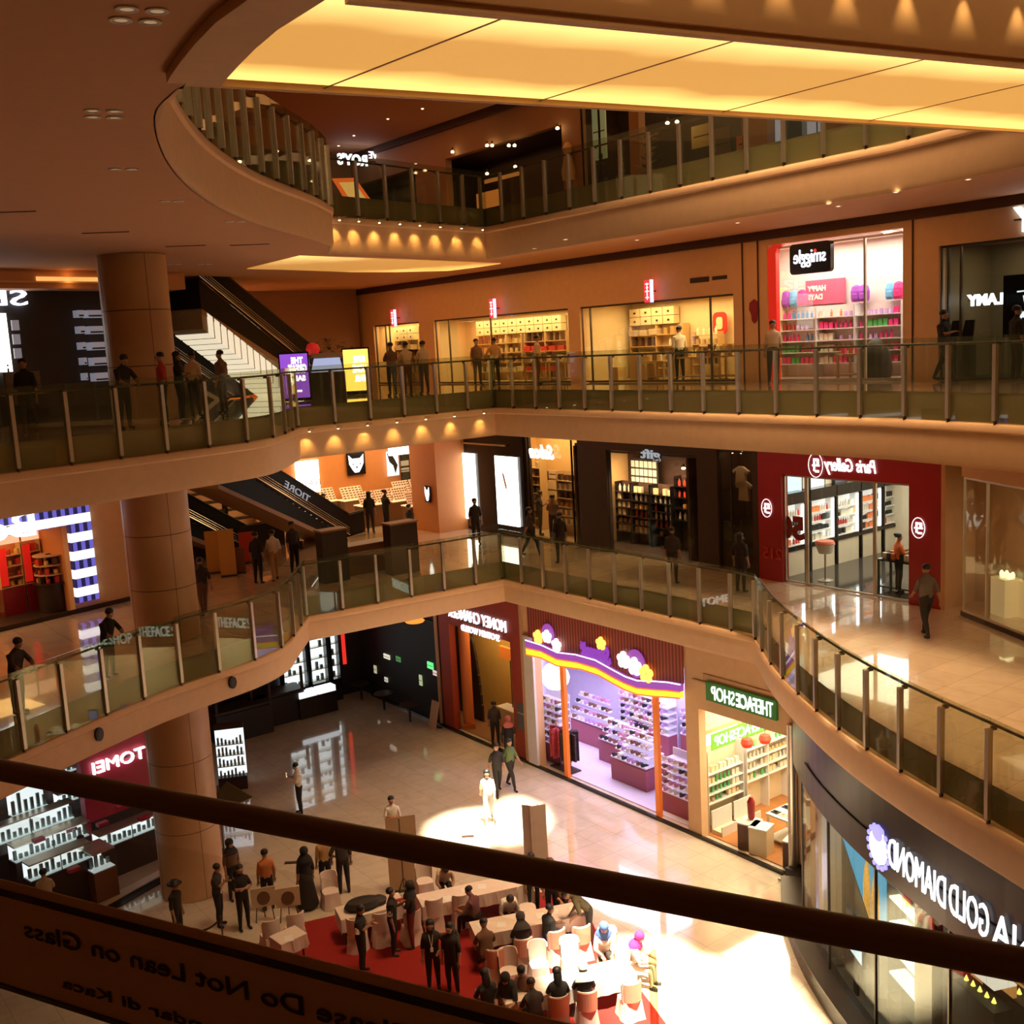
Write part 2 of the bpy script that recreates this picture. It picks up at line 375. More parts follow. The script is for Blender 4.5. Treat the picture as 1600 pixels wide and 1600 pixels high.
# ------------------------------------------------------------ columns
for z0, z1, cx, cy, lb in [(0, L2-1.45, -9.93, 30.3, 'round stone-clad column standing on the ground floor beside the red jewellery shop'),
                   (L2, L3-1.6, -9.93, 30.35, 'round stone-clad column on the middle gallery behind the curved balustrade'),
                   (L3, L4-1.7, -9.93, 30.5, 'round stone-clad column on the upper gallery beside the dark cosmetics shop')]:
    t = thing('round_column', lb, 'column', (cx, cy, z0), .3)
    m = MB(); h = (z1-z0)/3
    for k in range(3): m.lathe([(.0, k*h+.012), (.90, k*h+.012), (.90, (k+1)*h-.012), (0, (k+1)*h-.012)], 48)
    m.build('shaft', m_stone, t, smooth=True)
    MB().lathe([(0, .01), (.885, .01), (.885, z1-z0-.01), (0, z1-z0-.01)], 40).build('joint_core', m_dsteel, t, smooth=True)
    m = MB()
    for k in range(4):
        a = k*1.5708+.4; m.cbox((.898*math.cos(a), .898*math.sin(a), (z1-z0)/2), (.012, .012, z1-z0-.04), 0, a)
    m.build('joint_strip', m_dsteel, t)
# ------------------------------------------------------------ luminous ceilings
def luminous(name, col, hi, axis, a, b):
    m = bpy.data.materials.new(name); m.use_nodes = True; n = m.node_tree.nodes; l = m.node_tree.links
    p = n['Principled BSDF']; p.inputs['Base Color'].default_value = (.6, .5, .35, 1); p.inputs['Roughness'].default_value = .6
    tc = n.new('ShaderNodeTexCoord'); sp = n.new('ShaderNodeSeparateXYZ'); l.new(tc.outputs['Object'], sp.inputs[0])
    mr = n.new('ShaderNodeMapRange'); mr.inputs[1].default_value = a; mr.inputs[2].default_value = b
    l.new(sp.outputs[axis], mr.inputs[0]); nz = n.new('ShaderNodeTexNoise'); nz.inputs['Scale'].default_value = .7
    l.new(tc.outputs['Object'], nz.inputs[0])
    ad = n.new('ShaderNodeMath'); ad.operation = 'MULTIPLY_ADD'; ad.inputs[1].default_value = .22; l.new(nz.outputs['Fac'], ad.inputs[0]); l.new(mr.outputs[0], ad.inputs[2])
    cr = n.new('ShaderNodeValToRGB'); l.new(ad.outputs[0], cr.inputs[0]); e = cr.color_ramp.elements
    e[0].position = .10; e[0].color = (*hi, 1); e[1].position = 1.0; e[1].color = (hi[0]*.95, hi[1]*.85, hi[2]*.7, 1)
    for pos in (.42, .80):
        q = e.new(pos); q.color = (*col, 1)
    l.new(cr.outputs[0], p.inputs['Emission Color']); p.inputs['Emission Strength'].default_value = 1.0
    return m
m_lum = luminous('backlit_panel', (.66, .31, .055), (1.8, 1.2, .36), 1, 0.05, 3.1)
m_seam = mat('seam', (.25, .12, .05), .6)
arc = [gp(x, y, 18.2) for x, y in [(345, 118), (352, 108), (372, 85), (398, 58), (432, 28), (475, 0)]]
def inBR(p): v = Vector((p.x, p.y))-BR.o; return Vector((v.dot(BR.e1), v.dot(BR.e2)))
arcL = [inBR(p) for p in arc]; arcL.append(arcL[-1]+(arcL[-1]-arcL[-2])*.9); arcX = arcL+[arcL[-1]+(arcL[-1]-arcL[-2])*2.2]
t = thing('luminous_ceiling', 'large glowing yellow backlit ceiling panel under the near bridge', 'ceiling light', BR.w(0, 0, 18.2), BR.a)
out_l = [Vector((p.x, min(3.1, max(.13, p.y)))) for p in reversed(arcL)]+[Vector((11, 3.1)), Vector((11, .12))]
MB().slab(out_l, [], -.03, -.005).build('diffuser', m_lum, t)
m = MB()
for a, b in [((510, 130), (805, 12)), ((845, 152), (1170, 50)), ((1125, 172), (1465, 82)), ((1350, 187), (1640, 120))]:
    A = inBR(gp(*a, 18.2)); B = inBR(gp(*b, 18.2)); A.y = 3.09; B.y = .13; d = (B-A).normalized(); n_ = Vector((-d.y, d.x))*.014
    m.add([(p.x, p.y, z) for z in (-.036, -.031) for p in (A-n_, B-n_, B+n_, A+n_)], [(0,3,2,1),(4,5,6,7),(0,1,5,4),(1,2,6,5),(2,3,7,6),(3,0,4,7)])
m.build('panel_joint', m_seam, t)
m = MB(); m.box(-2.2, 11, 3.1, 3.2, -.07, 0); m.box(-1.5, 11, 0.0, .12, -.07, 0)
m.build('edge_trim', m_plaster, t)
ol = offset(arcX, .0); oo = offset(arcX, -.55)
struct(MB().slab([Vector(p) for p in ol]+[Vector(p) for p in reversed(oo)], [], -.10, -.002).build('trim_9', m_plaster, None, BR.w(0, 0, 18.2), BR.a))
t = thing('luminous_ceiling', 'narrow glowing yellow backlit ceiling panel under the top floor back landing', 'ceiling light', (0, 0, 18.2), 0)
pl = [gp(x, y, 18.2) for x, y in [(386, 419), (468, 399), (520, 401), (640, 405), (782, 411), (742, 417), (700, 422), (620, 424), (550, 424), (440, 420)]]
m_lum2 = luminous('backlit_strip', (.50, .22, .04), (1.3, .85, .25), 1, 33, 43)
MB().slab([Vector(p.xy) for p in pl], [], -.03, -.005).build('diffuser', m_lum2, t)
# ------------------------------------------------------------ fascia wash lights
def washers(A, B, L, pxs, label, group, power):
    d = (B-A).normalized(); n_ = Vector((-d.y, d.x))
    proto = None
    for px in pxs:
        # where the column of sight meets the fascia line
        r = ray(px, 360 if L == L4 else 690); den = r.x*d.y-r.y*d.x; k = (A.x*d.y-A.y*d.x)/den
        p = Vector((r.x*k, r.y*k))+n_*.38
        if proto is None:
            t = thing('wash_light', label, 'lamp', (p.x, p.y, L-.66), math.atan2(d.y, d.x), group)
            MB().tube((0, 0, -.10), (0, 0, .0), .035, n=10).box(-.015, .015, 0, .3, -.03, -.01).build('lamp_body', m_steel, t)
            MB().tube((0, 0, -.115), (0, 0, -.10), .03, n=10).build('bulb', emis('bulb_glow', (1, .75, .35), 14), t); proto = t
        else: dup(proto, (p.x, p.y, L-.66), math.atan2(d.y, d.x))
        q = p
        light('wash_spot', 'SPOT', (q.x, q.y, L-.80), power, (1, .60, .18), .02, aim=(p.x-n_.x*.30, p.y-n_.y*.30, L-1.5), spot=75, blend=.9)
#W
washers(C, FC4, L4, [518, 548, 580, 612, 643, 675, 708, 741, 775], 'small fascia lamp in the row under the top floor back landing', 'fascia lamps, top floor', 36)
washers(C, FC3, L3, [437, 475, 520, 566, 612, 657, 702, 748], 'small fascia lamp in the row under the upper gallery back landing', 'fascia lamps, upper gallery', 36)
for i in range(9):
    p = BR.w(1.2+i*.86, -.28, 19.15)
    if i == 0:
        b0 = thing('wash_light', 'small fascia lamp in the row along the near bridge', 'lamp', p, BR.a, 'fascia lamps, near bridge')
        MB().tube((0, 0, -.10), (0, 0, .0), .035, n=10).box(-.015, .015, 0, .2, -.03, -.01).build('lamp_body', m_steel, b0)
        MB().tube((0, 0, -.115), (0, 0, -.10), .03, n=10).build('bulb', emis('bulb_glow', (1, .75, .35), 14), b0)
    else: dup(b0, p, BR.a)
    q = BR.w(1.2+i*.86, -.24, 19.0); light('wash_spot', 'SPOT', q, 60, (1, .66, .26), .02, aim=BR.w(1.2+i*.86, -.1, 17), spot=46, blend=.8)

# broad area fills added under the soffits to brighten the galleries
for L, th in ((L2, 1.6), (L3, 1.7), (L4, -4.4)):
    zz = L+4.38 if L == L3 else L+6.15-1.66 if L == L2 else 24.25
    for s_ in (-8, 2, 11):
        p = R.w(s_, 1.8, zz); corridor(p.x, p.y, zz, 42, 8, 1.4, R.a)
    corridor(-14, 34, zz, 26 if L == L3 else 60, 8, 8); corridor(-9, 44, zz, 22 if L == L3 else 45, 8, 6)
corridor(-10, 16, L4-1.75, 60, 8, 12); corridor(13, 14, L3-1.65, 230, 4, 10); corridor(-12, 36, L2-1.52, 16, 8, 8); corridor(-3, 46, L2-1.52, 30, 8, 8)
# ============================================================ shop fronts: walls with openings, interiors
def facade(name, fr, t0, t1, a, b, zf, zc, ops, material):
    m = MB(); x = a
    for (s0, s1, z0, z1) in sorted(ops):
        if s0 > x: m.box(x, s0, t0, t1, zf, zc)
        if z1 < zc: m.box(s0, s1, t0, t1, z1, zc)
        if z0 > zf: m.box(s0, s1, t0, t1, zf, z0)
        x = s1
    if b > x: m.box(x, b, t0, t1, zf, zc)
    return struct(m.build(name, material, None, (fr.o.x, fr.o.y, 0), fr.a))
WN = [0]
def room(fr, s0, s1, t0, depth, z0, z1, wall, floor, ceil, power, lc, name='wall_back', side=(1, 1), lsize=None, back=True, ext=0):
    """interior of one shop: back, sides, floor, ceiling and its own ceiling lighting"""
    o = (fr.o.x, fr.o.y, 0); t1 = t0+depth; m = MB(); s0 -= ext
    if back: m.box(s0, s1, t1, t1+.1, z0, z1)
    if side[0]: m.box(s0-.1, s0, t0, t1, z0, z1)
    if side[1]: m.box(s1, s1+.1, t0, t1, z0, z1)
    struct(m.build(name, wall, None, o, fr.a))
    struct(MB().box(s0, s1, t0, t1, z0+.005, z0+.03).build('floor', floor, None, o, fr.a))
    struct(MB().box(s0, s1, t0, t1, z1, z1+.1).build('ceiling', ceil, None, o, fr.a))
    if power:
        p = fr.w((s0+s1)/2, t0+depth*.45, z1-.06)
        light('shop_ceiling_light', 'AREA', p, power, lc, (s1-s0)*.8, depth*.7, rz=fr.a)
def pane(fr, s0, s1, t, z0, z1, label, mull=(), frame=m_dsteel, group='shop windows', w=.05):
    t_ = thing('shop_window', label, 'window', fr.w(s0, t, z0), fr.a, None)
    W, H = s1-s0, z1-z0
    MB().box(0, W, -.006, .006, 0, H).build('glass_pane', m_shopglass, t_)
    m = MB(); m.box(0, W, -.03, .03, 0, .06); m.box(0, W, -.03, .03, H-.06, H)
    for x in (0, W, *mull): m.box(max(0, x-w/2), min(W, x+w/2), -.031, .031, 0, H)
    m.build('window_frame', frame, t_); return t_
def SX(px, t, fr=None, py=560): return (fr or R).hit(px, py, t)[0]
# generic goods: one prototype per kind+colour, copied along a shelf
PROTO = {}
def goods(kind, colname, col):
    key = (kind, colname)
    if key in PROTO: return PROTO[key]
    m = mat('goods_'+colname.replace(' ', '_'), col, .45)
    b = MB()
    if kind == 'bottle': b.lathe([(0, 0), (.034, 0), (.036, .02), (.036, .13), (.014, .16), (.014, .2), (0, .2)], 8)
    elif kind == 'box': b.box(-.06, .06, -.05, .05, 0, .17)
    elif kind == 'jar': b.lathe([(0, 0), (.05, 0), (.055, .02), (.055, .08), (.05, .09), (.05, .12), (0, .12)], 8)
    elif kind == 'carton': b.box(-.10, .10, -.08, .08, 0, .12).box(-.101, .101, -.02, .02, -.0, .121)
    elif kind == 'book': b.box(-.015, .015, -.07, .07, 0, .22)
    elif kind == 'folded_cloth': 
        for k in range(3): b.box(-.13, .13, -.10, .10, k*.045, k*.045+.038)
    elif kind == 'basket': b.lathe([(0, 0), (.09, 0), (.12, .16), (.11, .16), (.08, .01), (0, .01)], 8)
    elif kind == 'backpack':
        b.lathe([(0, 0), (.12, .0), (.15, .08), (.15, .25), (.11, .36), (.04, .40), (0, .40)], 12, sy=.6).lathe([(0, .06), (.08, .06), (.09, .18), (0, .2)], 8, (0, -.08, 0), sy=.5)
    elif kind == 'shoe':
        b.prism([(-.12, 0), (.12, 0), (.125, .02), (.06, .05), (-.02, .06), (-.07, .10), (-.12, .10), (-.13, .04)], -.035, .035)
    elif kind == 'handbag':
        b.prism([(-.14, 0), (.14, 0), (.12, .17), (-.12, .17)], -.05, .05)
        for i in range(6):
            a0 = math.pi*i/6; a1 = math.pi*(i+1)/6
            b.tube((.07*math.cos(a0), 0, .17+.1*math.sin(a0)), (.07*math.cos(a1), 0, .17+.1*math.sin(a1)), .008, n=5)
    elif kind == 'tray': b.box(-.14, .14, -.12, .12, 0, .02).box(-.05, .05, -.04, .04, .02, .07)
    me = bpy.data.meshes.new(kind); me.from_pydata(b.v, [], b.f); me.materials.append(m)
    PROTO[key] = me; return me
def place(kind, colname, col, loc, rz, label, group, scale=(1, 1, 1)):
    me = goods(kind, colname, col); o = bpy.data.objects.new(kind, me); COL.objects.link(o)
    o.location = loc; o.rotation_euler = (0, 0, rz); o.scale = scale
    o['label'] = label; o['category'] = {'folded_cloth': 'folded clothes'}.get(kind, kind.replace('_', ' ')); o['group'] = group
    return o
def plural(k): return {'box': 'boxes', 'folded_cloth': 'folded clothes'}.get(k, k.replace('_', ' ')+'s')
def shelving(fr, s0, s1, t, z0, heights, kinds, shop, where, pitch=.16, depth=.35, mt=None, fill=.92, sc=1.0, unit_label=None, back=None, top=None, off=0):
    """wall shelf unit with one row of countable goods on every board; kinds: per shelf list of (kind, colour name, rgb)"""
    mt = mt or m_white; top = top or heights[-1]+.35; W = s1-s0
    t_ = thing('shelf_unit', unit_label or 'tall shelf unit %s in %s' % (where, shop), 'shelf', fr.w(s0, t, z0), fr.a)
    n = max(1, round(W/1.2)); m = MB()
    for i in range(n+1): x = W*i/n; m.box(max(0, x-.015), min(W, x+.015), 0, depth, 0, top)
    m.build('upright', mt, t_)
    if back: MB().box(0, W, depth-.015, depth-.001, 0, top).build('back_panel', back, t_)
    for j, h in enumerate(heights):
        MB().box(.02, W-.02, .0, depth-.02, h-.03, h).build('shelf_board', mt, t_)
        row = kinds[j % len(kinds)]; x = .09*sc+.03; run = 0; cur = random.choice(row)
        while x < W-.08:
            if run <= 0: cur = random.choice(row); run = random.randint(2, 5)
            run -= 1
            k, cn, c = cur
            if random.random() < fill:
                sz = sc*random.uniform(.9, 1.1)
                place(k, cn, c, fr.w(s0+x, t+.14, z0+h+.002), fr.a+random.uniform(-.1, .1),
                      '%s %s, %s shelf up, %s of %s' % (cn, k.replace('_', ' '), ORD[j], where, shop), '%s in %s' % (plural(k), shop), (sz, sz, sz))
            x += pitch*sc*(1.5 if k in ('carton', 'folded_cloth', 'tray', 'shoe', 'handbag', 'backpack') else 1)
    return t_
def downlights(pts, label, group, col=(1, .72, .38), s=20, r=.05):
    pr = None
    for p in pts:
        if pr is None:
            pr = thing('recessed_light', label, 'ceiling light', p, 0, group)
            MB().lathe([(r, 0), (r*1.35, 0), (r*1.35, -.012), (r, -.012)], 12).build('rim', m_white, pr)
            MB().lathe([(0, -.004), (r, -.004), (r, -.001), (0, -.001)], 12).build('bulb', emis('down_%d_%d' % (s, int(col[2]*100)), col, s), pr)
        else: dup(pr, p, 0)
O = lambda fr: (fr.o.x, fr.o.y, 0)
def board(name, label, cat, fr, s0, s1, t, z0, z1, material, th=.06, extra=None):
    t_ = thing(name, label, cat, fr.w((s0+s1)/2, t, (z0+z1)/2), fr.a)
    W = s1-s0; H = z1-z0
    MB().box(-W/2, W/2, -th, 0, -H/2, H/2).build('panel', material, t_)
    return t_
WHT = emis('white_sign', (.9, .92, 1), 3.2)
def rrect(w, h, r, n=5):
    out = []
    for cx, cy, a0 in ((w/2-r, h/2-r, 0), (-w/2+r, h/2-r, 90), (-w/2+r, -h/2+r, 180), (w/2-r, -h/2+r, 270)):
        for i in range(n+1): a = math.radians(a0+90*i/n); out.append((cx+r*math.cos(a), cy+r*math.sin(a)))
    return out
# ---------------------------------------------------------------- upper gallery (L3), right-hand front
zt3 = L3+2.72
ops3 = [(-14.0, -10.05, L3, zt3), (-8.9, .05, L3, zt3), (.70, 7.95, L3, zt3), (9.3, 13.85, L3, 17.78), (14.9, 22, L3, 17.2)]
facade('wall_right', R, 3.5, 3.8, -34, 22, L3, L4-1.7, ops3, m_plaster)
m_band = mat('dark_cornice', (.07, .025, .012), .7)
struct(MB().box(-34, 22, 3.38, 3.5, L4-1.95, L4-1.7).build('trim_20', m_band, None, O(R), R.a))
struct(MB().box(-34, 22, 3.38, 3.5, 24.0, 24.3).build('trim_21', m_band, None, O(R), R.a))
for s in (8.35, 8.95, 14.15): struct(MB().box(s-.02, s+.02, 3.47, 3.5, L3, L4-1.95).build('trim_22', m_band, None, O(R), R.a))
m_cream = mat('cream_wall', (.80, .62, .36), .7); m_kraft = mat('kraft_wood', (.62, .40, .18), .6)
m_shopfl = mat('pale_wood_floor', (.50, .34, .18), .35, noise=.2)
WARM = (1, .68, .30)
room(R, -14.3, -9.9, 3.8, 1.0, L3, zt3+.05, m_cream, m_shopfl, m_cream, 90, WARM, ext=1.5)
room(R, -9.0, .15, 3.8, 1.9, L3, zt3+.05, m_cream, m_shopfl, m_cream, 230, WARM, ext=.7)
room(R, .55, 8.1, 3.8, 2.4, L3, zt3+.05, m_cream, m_shopfl, m_cream, 230, WARM)
pane(R, -14.0, -10.05, 3.62, L3+.02, zt3, 'lit shop window of the farthest homeware bay on the upper gallery', (.9, 1.25))
pane(R, -8.9, .05, 3.62, L3+.02, zt3, 'wide lit shop window of the middle homeware bay on the upper gallery', (1.0, 4.0))
pane(R, .70, 7.95, 3.62, L3+.02, zt3, 'wide lit shop window of the nearest homeware bay on the upper gallery', (.45, 6.2))
kw = [('box', 'kraft brown', (.50, .30, .12)), ('bottle', 'white', (.8, .74, .6)), ('jar', 'tan', (.6, .42, .2)), ('folded_cloth', 'beige', (.66, .5, .32)), ('book', 'dark brown', (.12, .05, .03))]
kr = [('folded_cloth', 'red', (.6, .05, .03)), ('folded_cloth', 'navy', (.04, .05, .15)), ('folded_cloth', 'beige', (.66, .5, .32))]
shelving(R, SX(618,4.4), SX(655,4.4), 4.4, L3, [.5, .85, 1.2, 1.55], [kw], 'the farthest homeware bay', 'rear', .24, mt=m_kraft, back=m_cream, top=1.95, sc=1.5)
shelving(R, SX(746,5.3), SX(815,5.3), 5.3, L3, [.4, .8, 1.2, 1.6], [kw], 'the middle homeware bay', 'left rear', .24, mt=m_kraft, back=m_cream, top=1.95, sc=1.5)
shelving(R, SX(820,5.3), SX(886,5.3), 5.3, L3, [.4, .8, 1.2, 1.6], [kr, kw], 'the middle homeware bay', 'right rear', .24, mt=m_kraft, back=m_cream, top=1.95, sc=1.5)
shelving(R, SX(985,5.8), SX(1068,5.8), 5.8, L3, [.4, .8, 1.2, 1.6], [kw], 'the nearest homeware bay', 'rear', .24, mt=m_kraft, back=m_cream, top=1.95, sc=1.5)
# row of storage cartons above the shelves
for a, b, t in [(SX(618,4.45), SX(655,4.45), 4.45), (SX(746,5.35), SX(886,5.35), 5.35), (SX(985,5.85), SX(1068,5.85), 5.85)]:
    x = a+.3; i = 0
    while x < b-.2:
        for zz in (1.99, 2.3):
            o = MB().box(-.27, .27, 0, .28, 0, .29, 0).box(-.05, .05, -.01, 0, .10, .17, 1).build('storage_box', [m_cream, m_dark], None, R.w(x, t, L3+zz-.02), R.a)
            tag(o, 'cream storage carton with a small dark label, %s row above the shelves' % ('lower' if zz < 2.1 else 'upper'), 'box', 'storage cartons in the homeware shop')
        x += .58
def low_table(fr, s, t, z, w, d, h, material, label, things_, shop, rows=2, gap=.28, zoff=0, sc=1.3):
    t_ = thing('display_table', label, 'table', fr.w(s, t, z), fr.a)
    MB().box(-w/2, w/2, -d/2, d/2, h-.05, h).build('tabletop', material, t_)
    for x in (-1, 1):
        for y in (-1, 1): MB().box(x*(w/2-.05)-.03, x*(w/2-.05)+.03, y*(d/2-.05)-.03, y*(d/2-.05)+.03, 0, h-.05).build('leg', material, t_)
    MB().box(-w/2+.03, w/2-.03, -d/2+.03, d/2-.03, .12, .16).build('lower_shelf', material, t_)
    for r_ in range(rows):
        x = -w/2+.18
        while x < w/2-.12:
            k, cn, c = random.choice(things_); y = -d/2+d*(r_+.5)/rows
            q = fr.w(s+x, t+y, z+h+.002)
            place(k, cn, c, q, fr.a, '%s %s in the %s row on the table in %s' % (cn, k.replace('_', ' '), ('front', 'rear', 'third')[r_], shop), '%s in %s' % (plural(k), shop), (sc, sc, sc))
            x += gap
    return t_
low_table(R, 5.6, 4.7, L3, 2.2, 1.0, .8, m_kraft, 'wooden display table with folded cloths and jars in the nearest homeware bay', kw+kr[:1], 'the nearest homeware bay', gap=.3)
low_table(R, 3.5, 4.7, L3, 1.1, .8, .7, m_kraft, 'small wooden display table with goods near the middle of the nearest homeware bay', kw, 'the nearest homeware bay', gap=.3)
low_table(R, 6.9, 4.6, L3, 1.3, .8, .95, m_kraft, 'tall wooden table with goods behind the narrow right pane, nearest homeware bay', kw, 'the nearest homeware bay', gap=.2)
low_table(R, -.8, 4.6, L3, 1.2, .8, .75, m_kraft, 'small wooden table right of the middle homeware bay', kw+kr[:1], 'the middle homeware bay', gap=.2)
shelving(R, SX(1082,5.6), SX(1122,5.6), 5.6, L3, [.5, .85, 1.2, 1.5], [kw], 'the nearest homeware bay', 'far right', .2, mt=m_kraft, top=1.6, sc=1.4)
low_table(R, -2.8, 4.6, L3, 1.6, .9, .8, m_kraft, 'wooden display table with jars in the middle homeware bay', kw, 'the middle homeware bay', gap=.3)
for s, hh in ((1.6, .45), (2.2, .85), (3.0, .55), (2.6, .85)):
    tag(MB().box(-.25, .25, -.2, .2, 0, hh).box(-.26, .26, -.21, .21, hh, hh+.03).build('display_plinth', m_kraft, None, R.w(s, 4.4 if hh < .6 else 4.9, L3+.03), R.a), 'plain wooden display plinth %.2f m tall by the nearest homeware window' % hh, 'plinth', 'wooden plinths by the homeware window')
for s in (-12, -10.8, -7.4, -6, -4, -2.6, -1.2, 1.6, 2.6, 3.6, 5.0, 6.0, 7.2): pass
downlights([R.w(s, 4.15, zt3-.02) for s in (-11.8, -10.6, -7.4, -5.8, -3.9, -2.6, -1.2, 1.9, 2.9, 3.9, 4.7, 5.9, 7.0)], 'small bright recessed spot behind the top edge of the homeware window', 'recessed spots in the homeware shop', WARM, 16, .06)
# projecting red lit signs above the homeware bays
for px, py, lb in [(615, 497, 'farthest'), (770, 482, 'middle'), (1014, 455, 'nearest')]:
    s, z = R.hit(px, py, 3.2); t_ = thing('blade_sign', 'small red lit upright sign above the %s homeware bay' % lb, 'sign', R.w(s, 3.2, z), R.a)
    MB().box(-.17, .10, -.05, .05, -.36, .36).build('sign_box', emis('sign_red', (.9, .03, .04), 1.6), t_)
    MB().box(.10, .15, -.06, .06, -.37, .37).build('sign_edge', emis('sign_edge', (.55, .55, 1), 1.8), t_)
    MB().box(-.01, .03, .05, .30, -.02, .02).build('bracket', m_dsteel, t_)
    m = MB()
    for zz, ww in ((.22, .16), (.10, .10), (-.02, .17), (-.12, .06), (-.22, .15)):
        m.box(-.035-ww/2, -.035+ww/2, -.056, -.050, zz, zz+.035)
    m.box(-.05, -.02, -.056, -.05, -.28, .27); m.build('character', emis('sign_pale', (1, .75, .8), 2.5), t_)
s, z = R.hit(1124, 505, 5.9); b = thing('wall_letter', 'red rounded letter on the cream wall of the nearest homeware bay', 'sign', R.w(s, 5.95, z), R.a); MB().prism(rrect(.62, .75, .18), -.04, 0).build('letter', mat('letter_red', (.75, .03, .02), .5), b); MB().prism(rrect(.28, .42, .1), -.06, -.041).build('counter_shape', m_cream, b)
s, z = R.hit(1106, 436, 3.5)
tag(MB().box(-.75, .05, -.02, 0, -.08, .08).box(.2, .8, -.02, 0, -.05, .06).build('vent_grille', m_dark, None, R.w(s, 3.5, z), R.a), 'thin dark slot grille high on the cream wall of the upper gallery', 'vent')
s, z = R.hit(1179, 486, 3.5)
tag(MB().prism([(-.18, .25), (0, .36), (.16, .26), (.2, 0), (.12, -.1), (.1, -.3), (0, -.38), (-.1, -.28), (-.12, -.1), (-.2, .05)], -.02, 0).build('wall_ornament', m_red, None, R.w(s, 3.5, z), R.a), 'dark red leaf-shaped wall ornament between the homeware bay and the pink stationery shop', 'ornament')
# ---------------------------------------------------------------- pink stationery shop
m_pinkw = mat('pale_pink_wall', (.85, .70, .66), .6); PW = (1, .86, .76)
room(R, 9.2, 14.05, 3.8, 2.1, L3, 17.8, m_pinkw, mat('pink_floor', (.5, .3, .26), .3), m_pinkw, 230, PW, ext=1.4)
pane(R, 9.3, 13.85, 3.62, L3+.02, 17.7, 'tall bright window of the pink stationery shop with steel mullion', (3.3,), m_steel, w=.06)
tag(MB().prism([(0, 0), (.30, 0), (.30, 3.75), (.36, 3.9), (.55, 3.98), (.2, 4.0), (.03, 3.9), (0, 3.7)], -.08, .08).build('portal_frame', mat('signal_red', (.75, .02, .01), .35, emit=(.9, .03, .01), es=.35), None, R.w(9.3, 3.6, L3+.03), R.a), 'glossy red upright portal edge of the pink stationery shop', 'shop frame')
s, z = R.hit(1268, 403, 3.45)
b = thing('shop_sign', 'black rounded sign with mirrored white lettering over the pink stationery shop', 'sign', R.w(s, 3.45, z), R.a)
MB().prism(rrect(1.42, .86, .12), -.08, .08).build('panel', m_black, b)
text('smiggle', .5, .03, WHT, 'lettering', b, (0, -.10, 0), 0, True, width=1.1, height=.5)
MB().lathe([(0, 0), (.045, .01), (.05, .05), (.03, .09), (0, .1)], 10, (.21, -.11, .14), sy=.3).build('dot', emis('dot_red', (1, .03, .02), 1.2), b)
pk = [('bottle', 'hot pink', (.85, .05, .25)), ('box', 'hot pink', (.85, .05, .25)), ('bottle', 'red', (.7, .03, .05)), ('jar', 'lilac', (.6, .35, .7)), ('box', 'white', (.85, .8, .8)), ('bottle', 'orange', (.85, .25, .08))]
gr = [('box', 'green', (.10, .45, .12)), ('bottle', 'blue', (.08, .25, .5)), ('bottle', 'hot pink', (.85, .05, .25))]
hs = [.45, .8, 1.15, 1.5, 1.85]
shelving(R, SX(1218,5.4), SX(1275,5.4)-.01, 5.4, L3, hs, [gr+pk[:2], gr, gr, pk, gr], 'the pink stationery shop', 'left rear', .15, sc=1.15, back=m_pinkw, top=2.2)
shelving(R, SX(1275,5.4)+.01, SX(1335,5.4)-.01, 5.4, L3, hs, [pk], 'the pink stationery shop', 'middle rear', .15, sc=1.15, back=m_pinkw, top=2.2)
shelving(R, SX(1335,5.4)+.01, SX(1408,5.4), 5.4, L3, hs, [pk, pk+gr], 'the pink stationery shop', 'right rear', .15, sc=1.15, back=m_pinkw, top=2.2)
bp = [('backpack', 'violet', (.35, .08, .5)), ('backpack', 'hot pink', (.85, .05, .25)), ('backpack', 'sky blue', (.2, .5, .8))]
for i, x in enumerate([SX(q, 5.6, R, 450) for q in (1228, 1241, 1253, 1338, 1350, 1392, 1404)]):
    k, cn, c = bp[(i*2+(i > 3)) % 3]
    place(k, cn, c, R.w(x, 5.6, L3+2.24), R.a, '%s backpack, %s from the left, on top of the stationery shelves' % (cn, ORD[i]), 'backpacks on the stationery shelves', (1.25, 1.2, 1.25))
b = board('poster', 'pink poster panel with pale lettering above the stationery shelves', 'poster', R, SX(1262,5.85), SX(1322,5.85), 5.85, L3+2.25, L3+3.0, mat('poster_pink', (.75, .12, .22), .5))
text('HAPPY', .2, .01, m_white, 'lettering', b, (-.3, -.07, .12), 0, True, width=.7, bold=.01)
text('DAYS', .2, .01, m_white, 'lettering', b, (-.35, -.07, -.14), 0, True, width=.55, bold=.01)
downlights([R.w(s, 4.3, 17.77) for s in (12.9, 13.5)], 'large bright recessed spot in the ceiling of the pink stationery shop', 'recessed spots, stationery shop', (1, .9, .7), 24, .17)
low_table(R, 11.6, 4.7, L3, 1.1, .7, .75, m_kraft, 'wooden display table with small goods inside the pink stationery shop', pk, 'the pink stationery shop', gap=.22, sc=1.1)
o = MB().lathe([(0, 0), (.42, 0), (.48, .25), (.45, .6), (.30, .95), (.12, 1.12), (0, 1.14)], 20, sy=.8).build('beanbag', mat('black_vinyl', (.02, .012, .012), .5), None, R.w(12.4, 4.4, L3+.03), R.a, smooth=True)
tag(o, 'large dark rounded soft seat at the entrance of the pink stationery shop', 'seat')
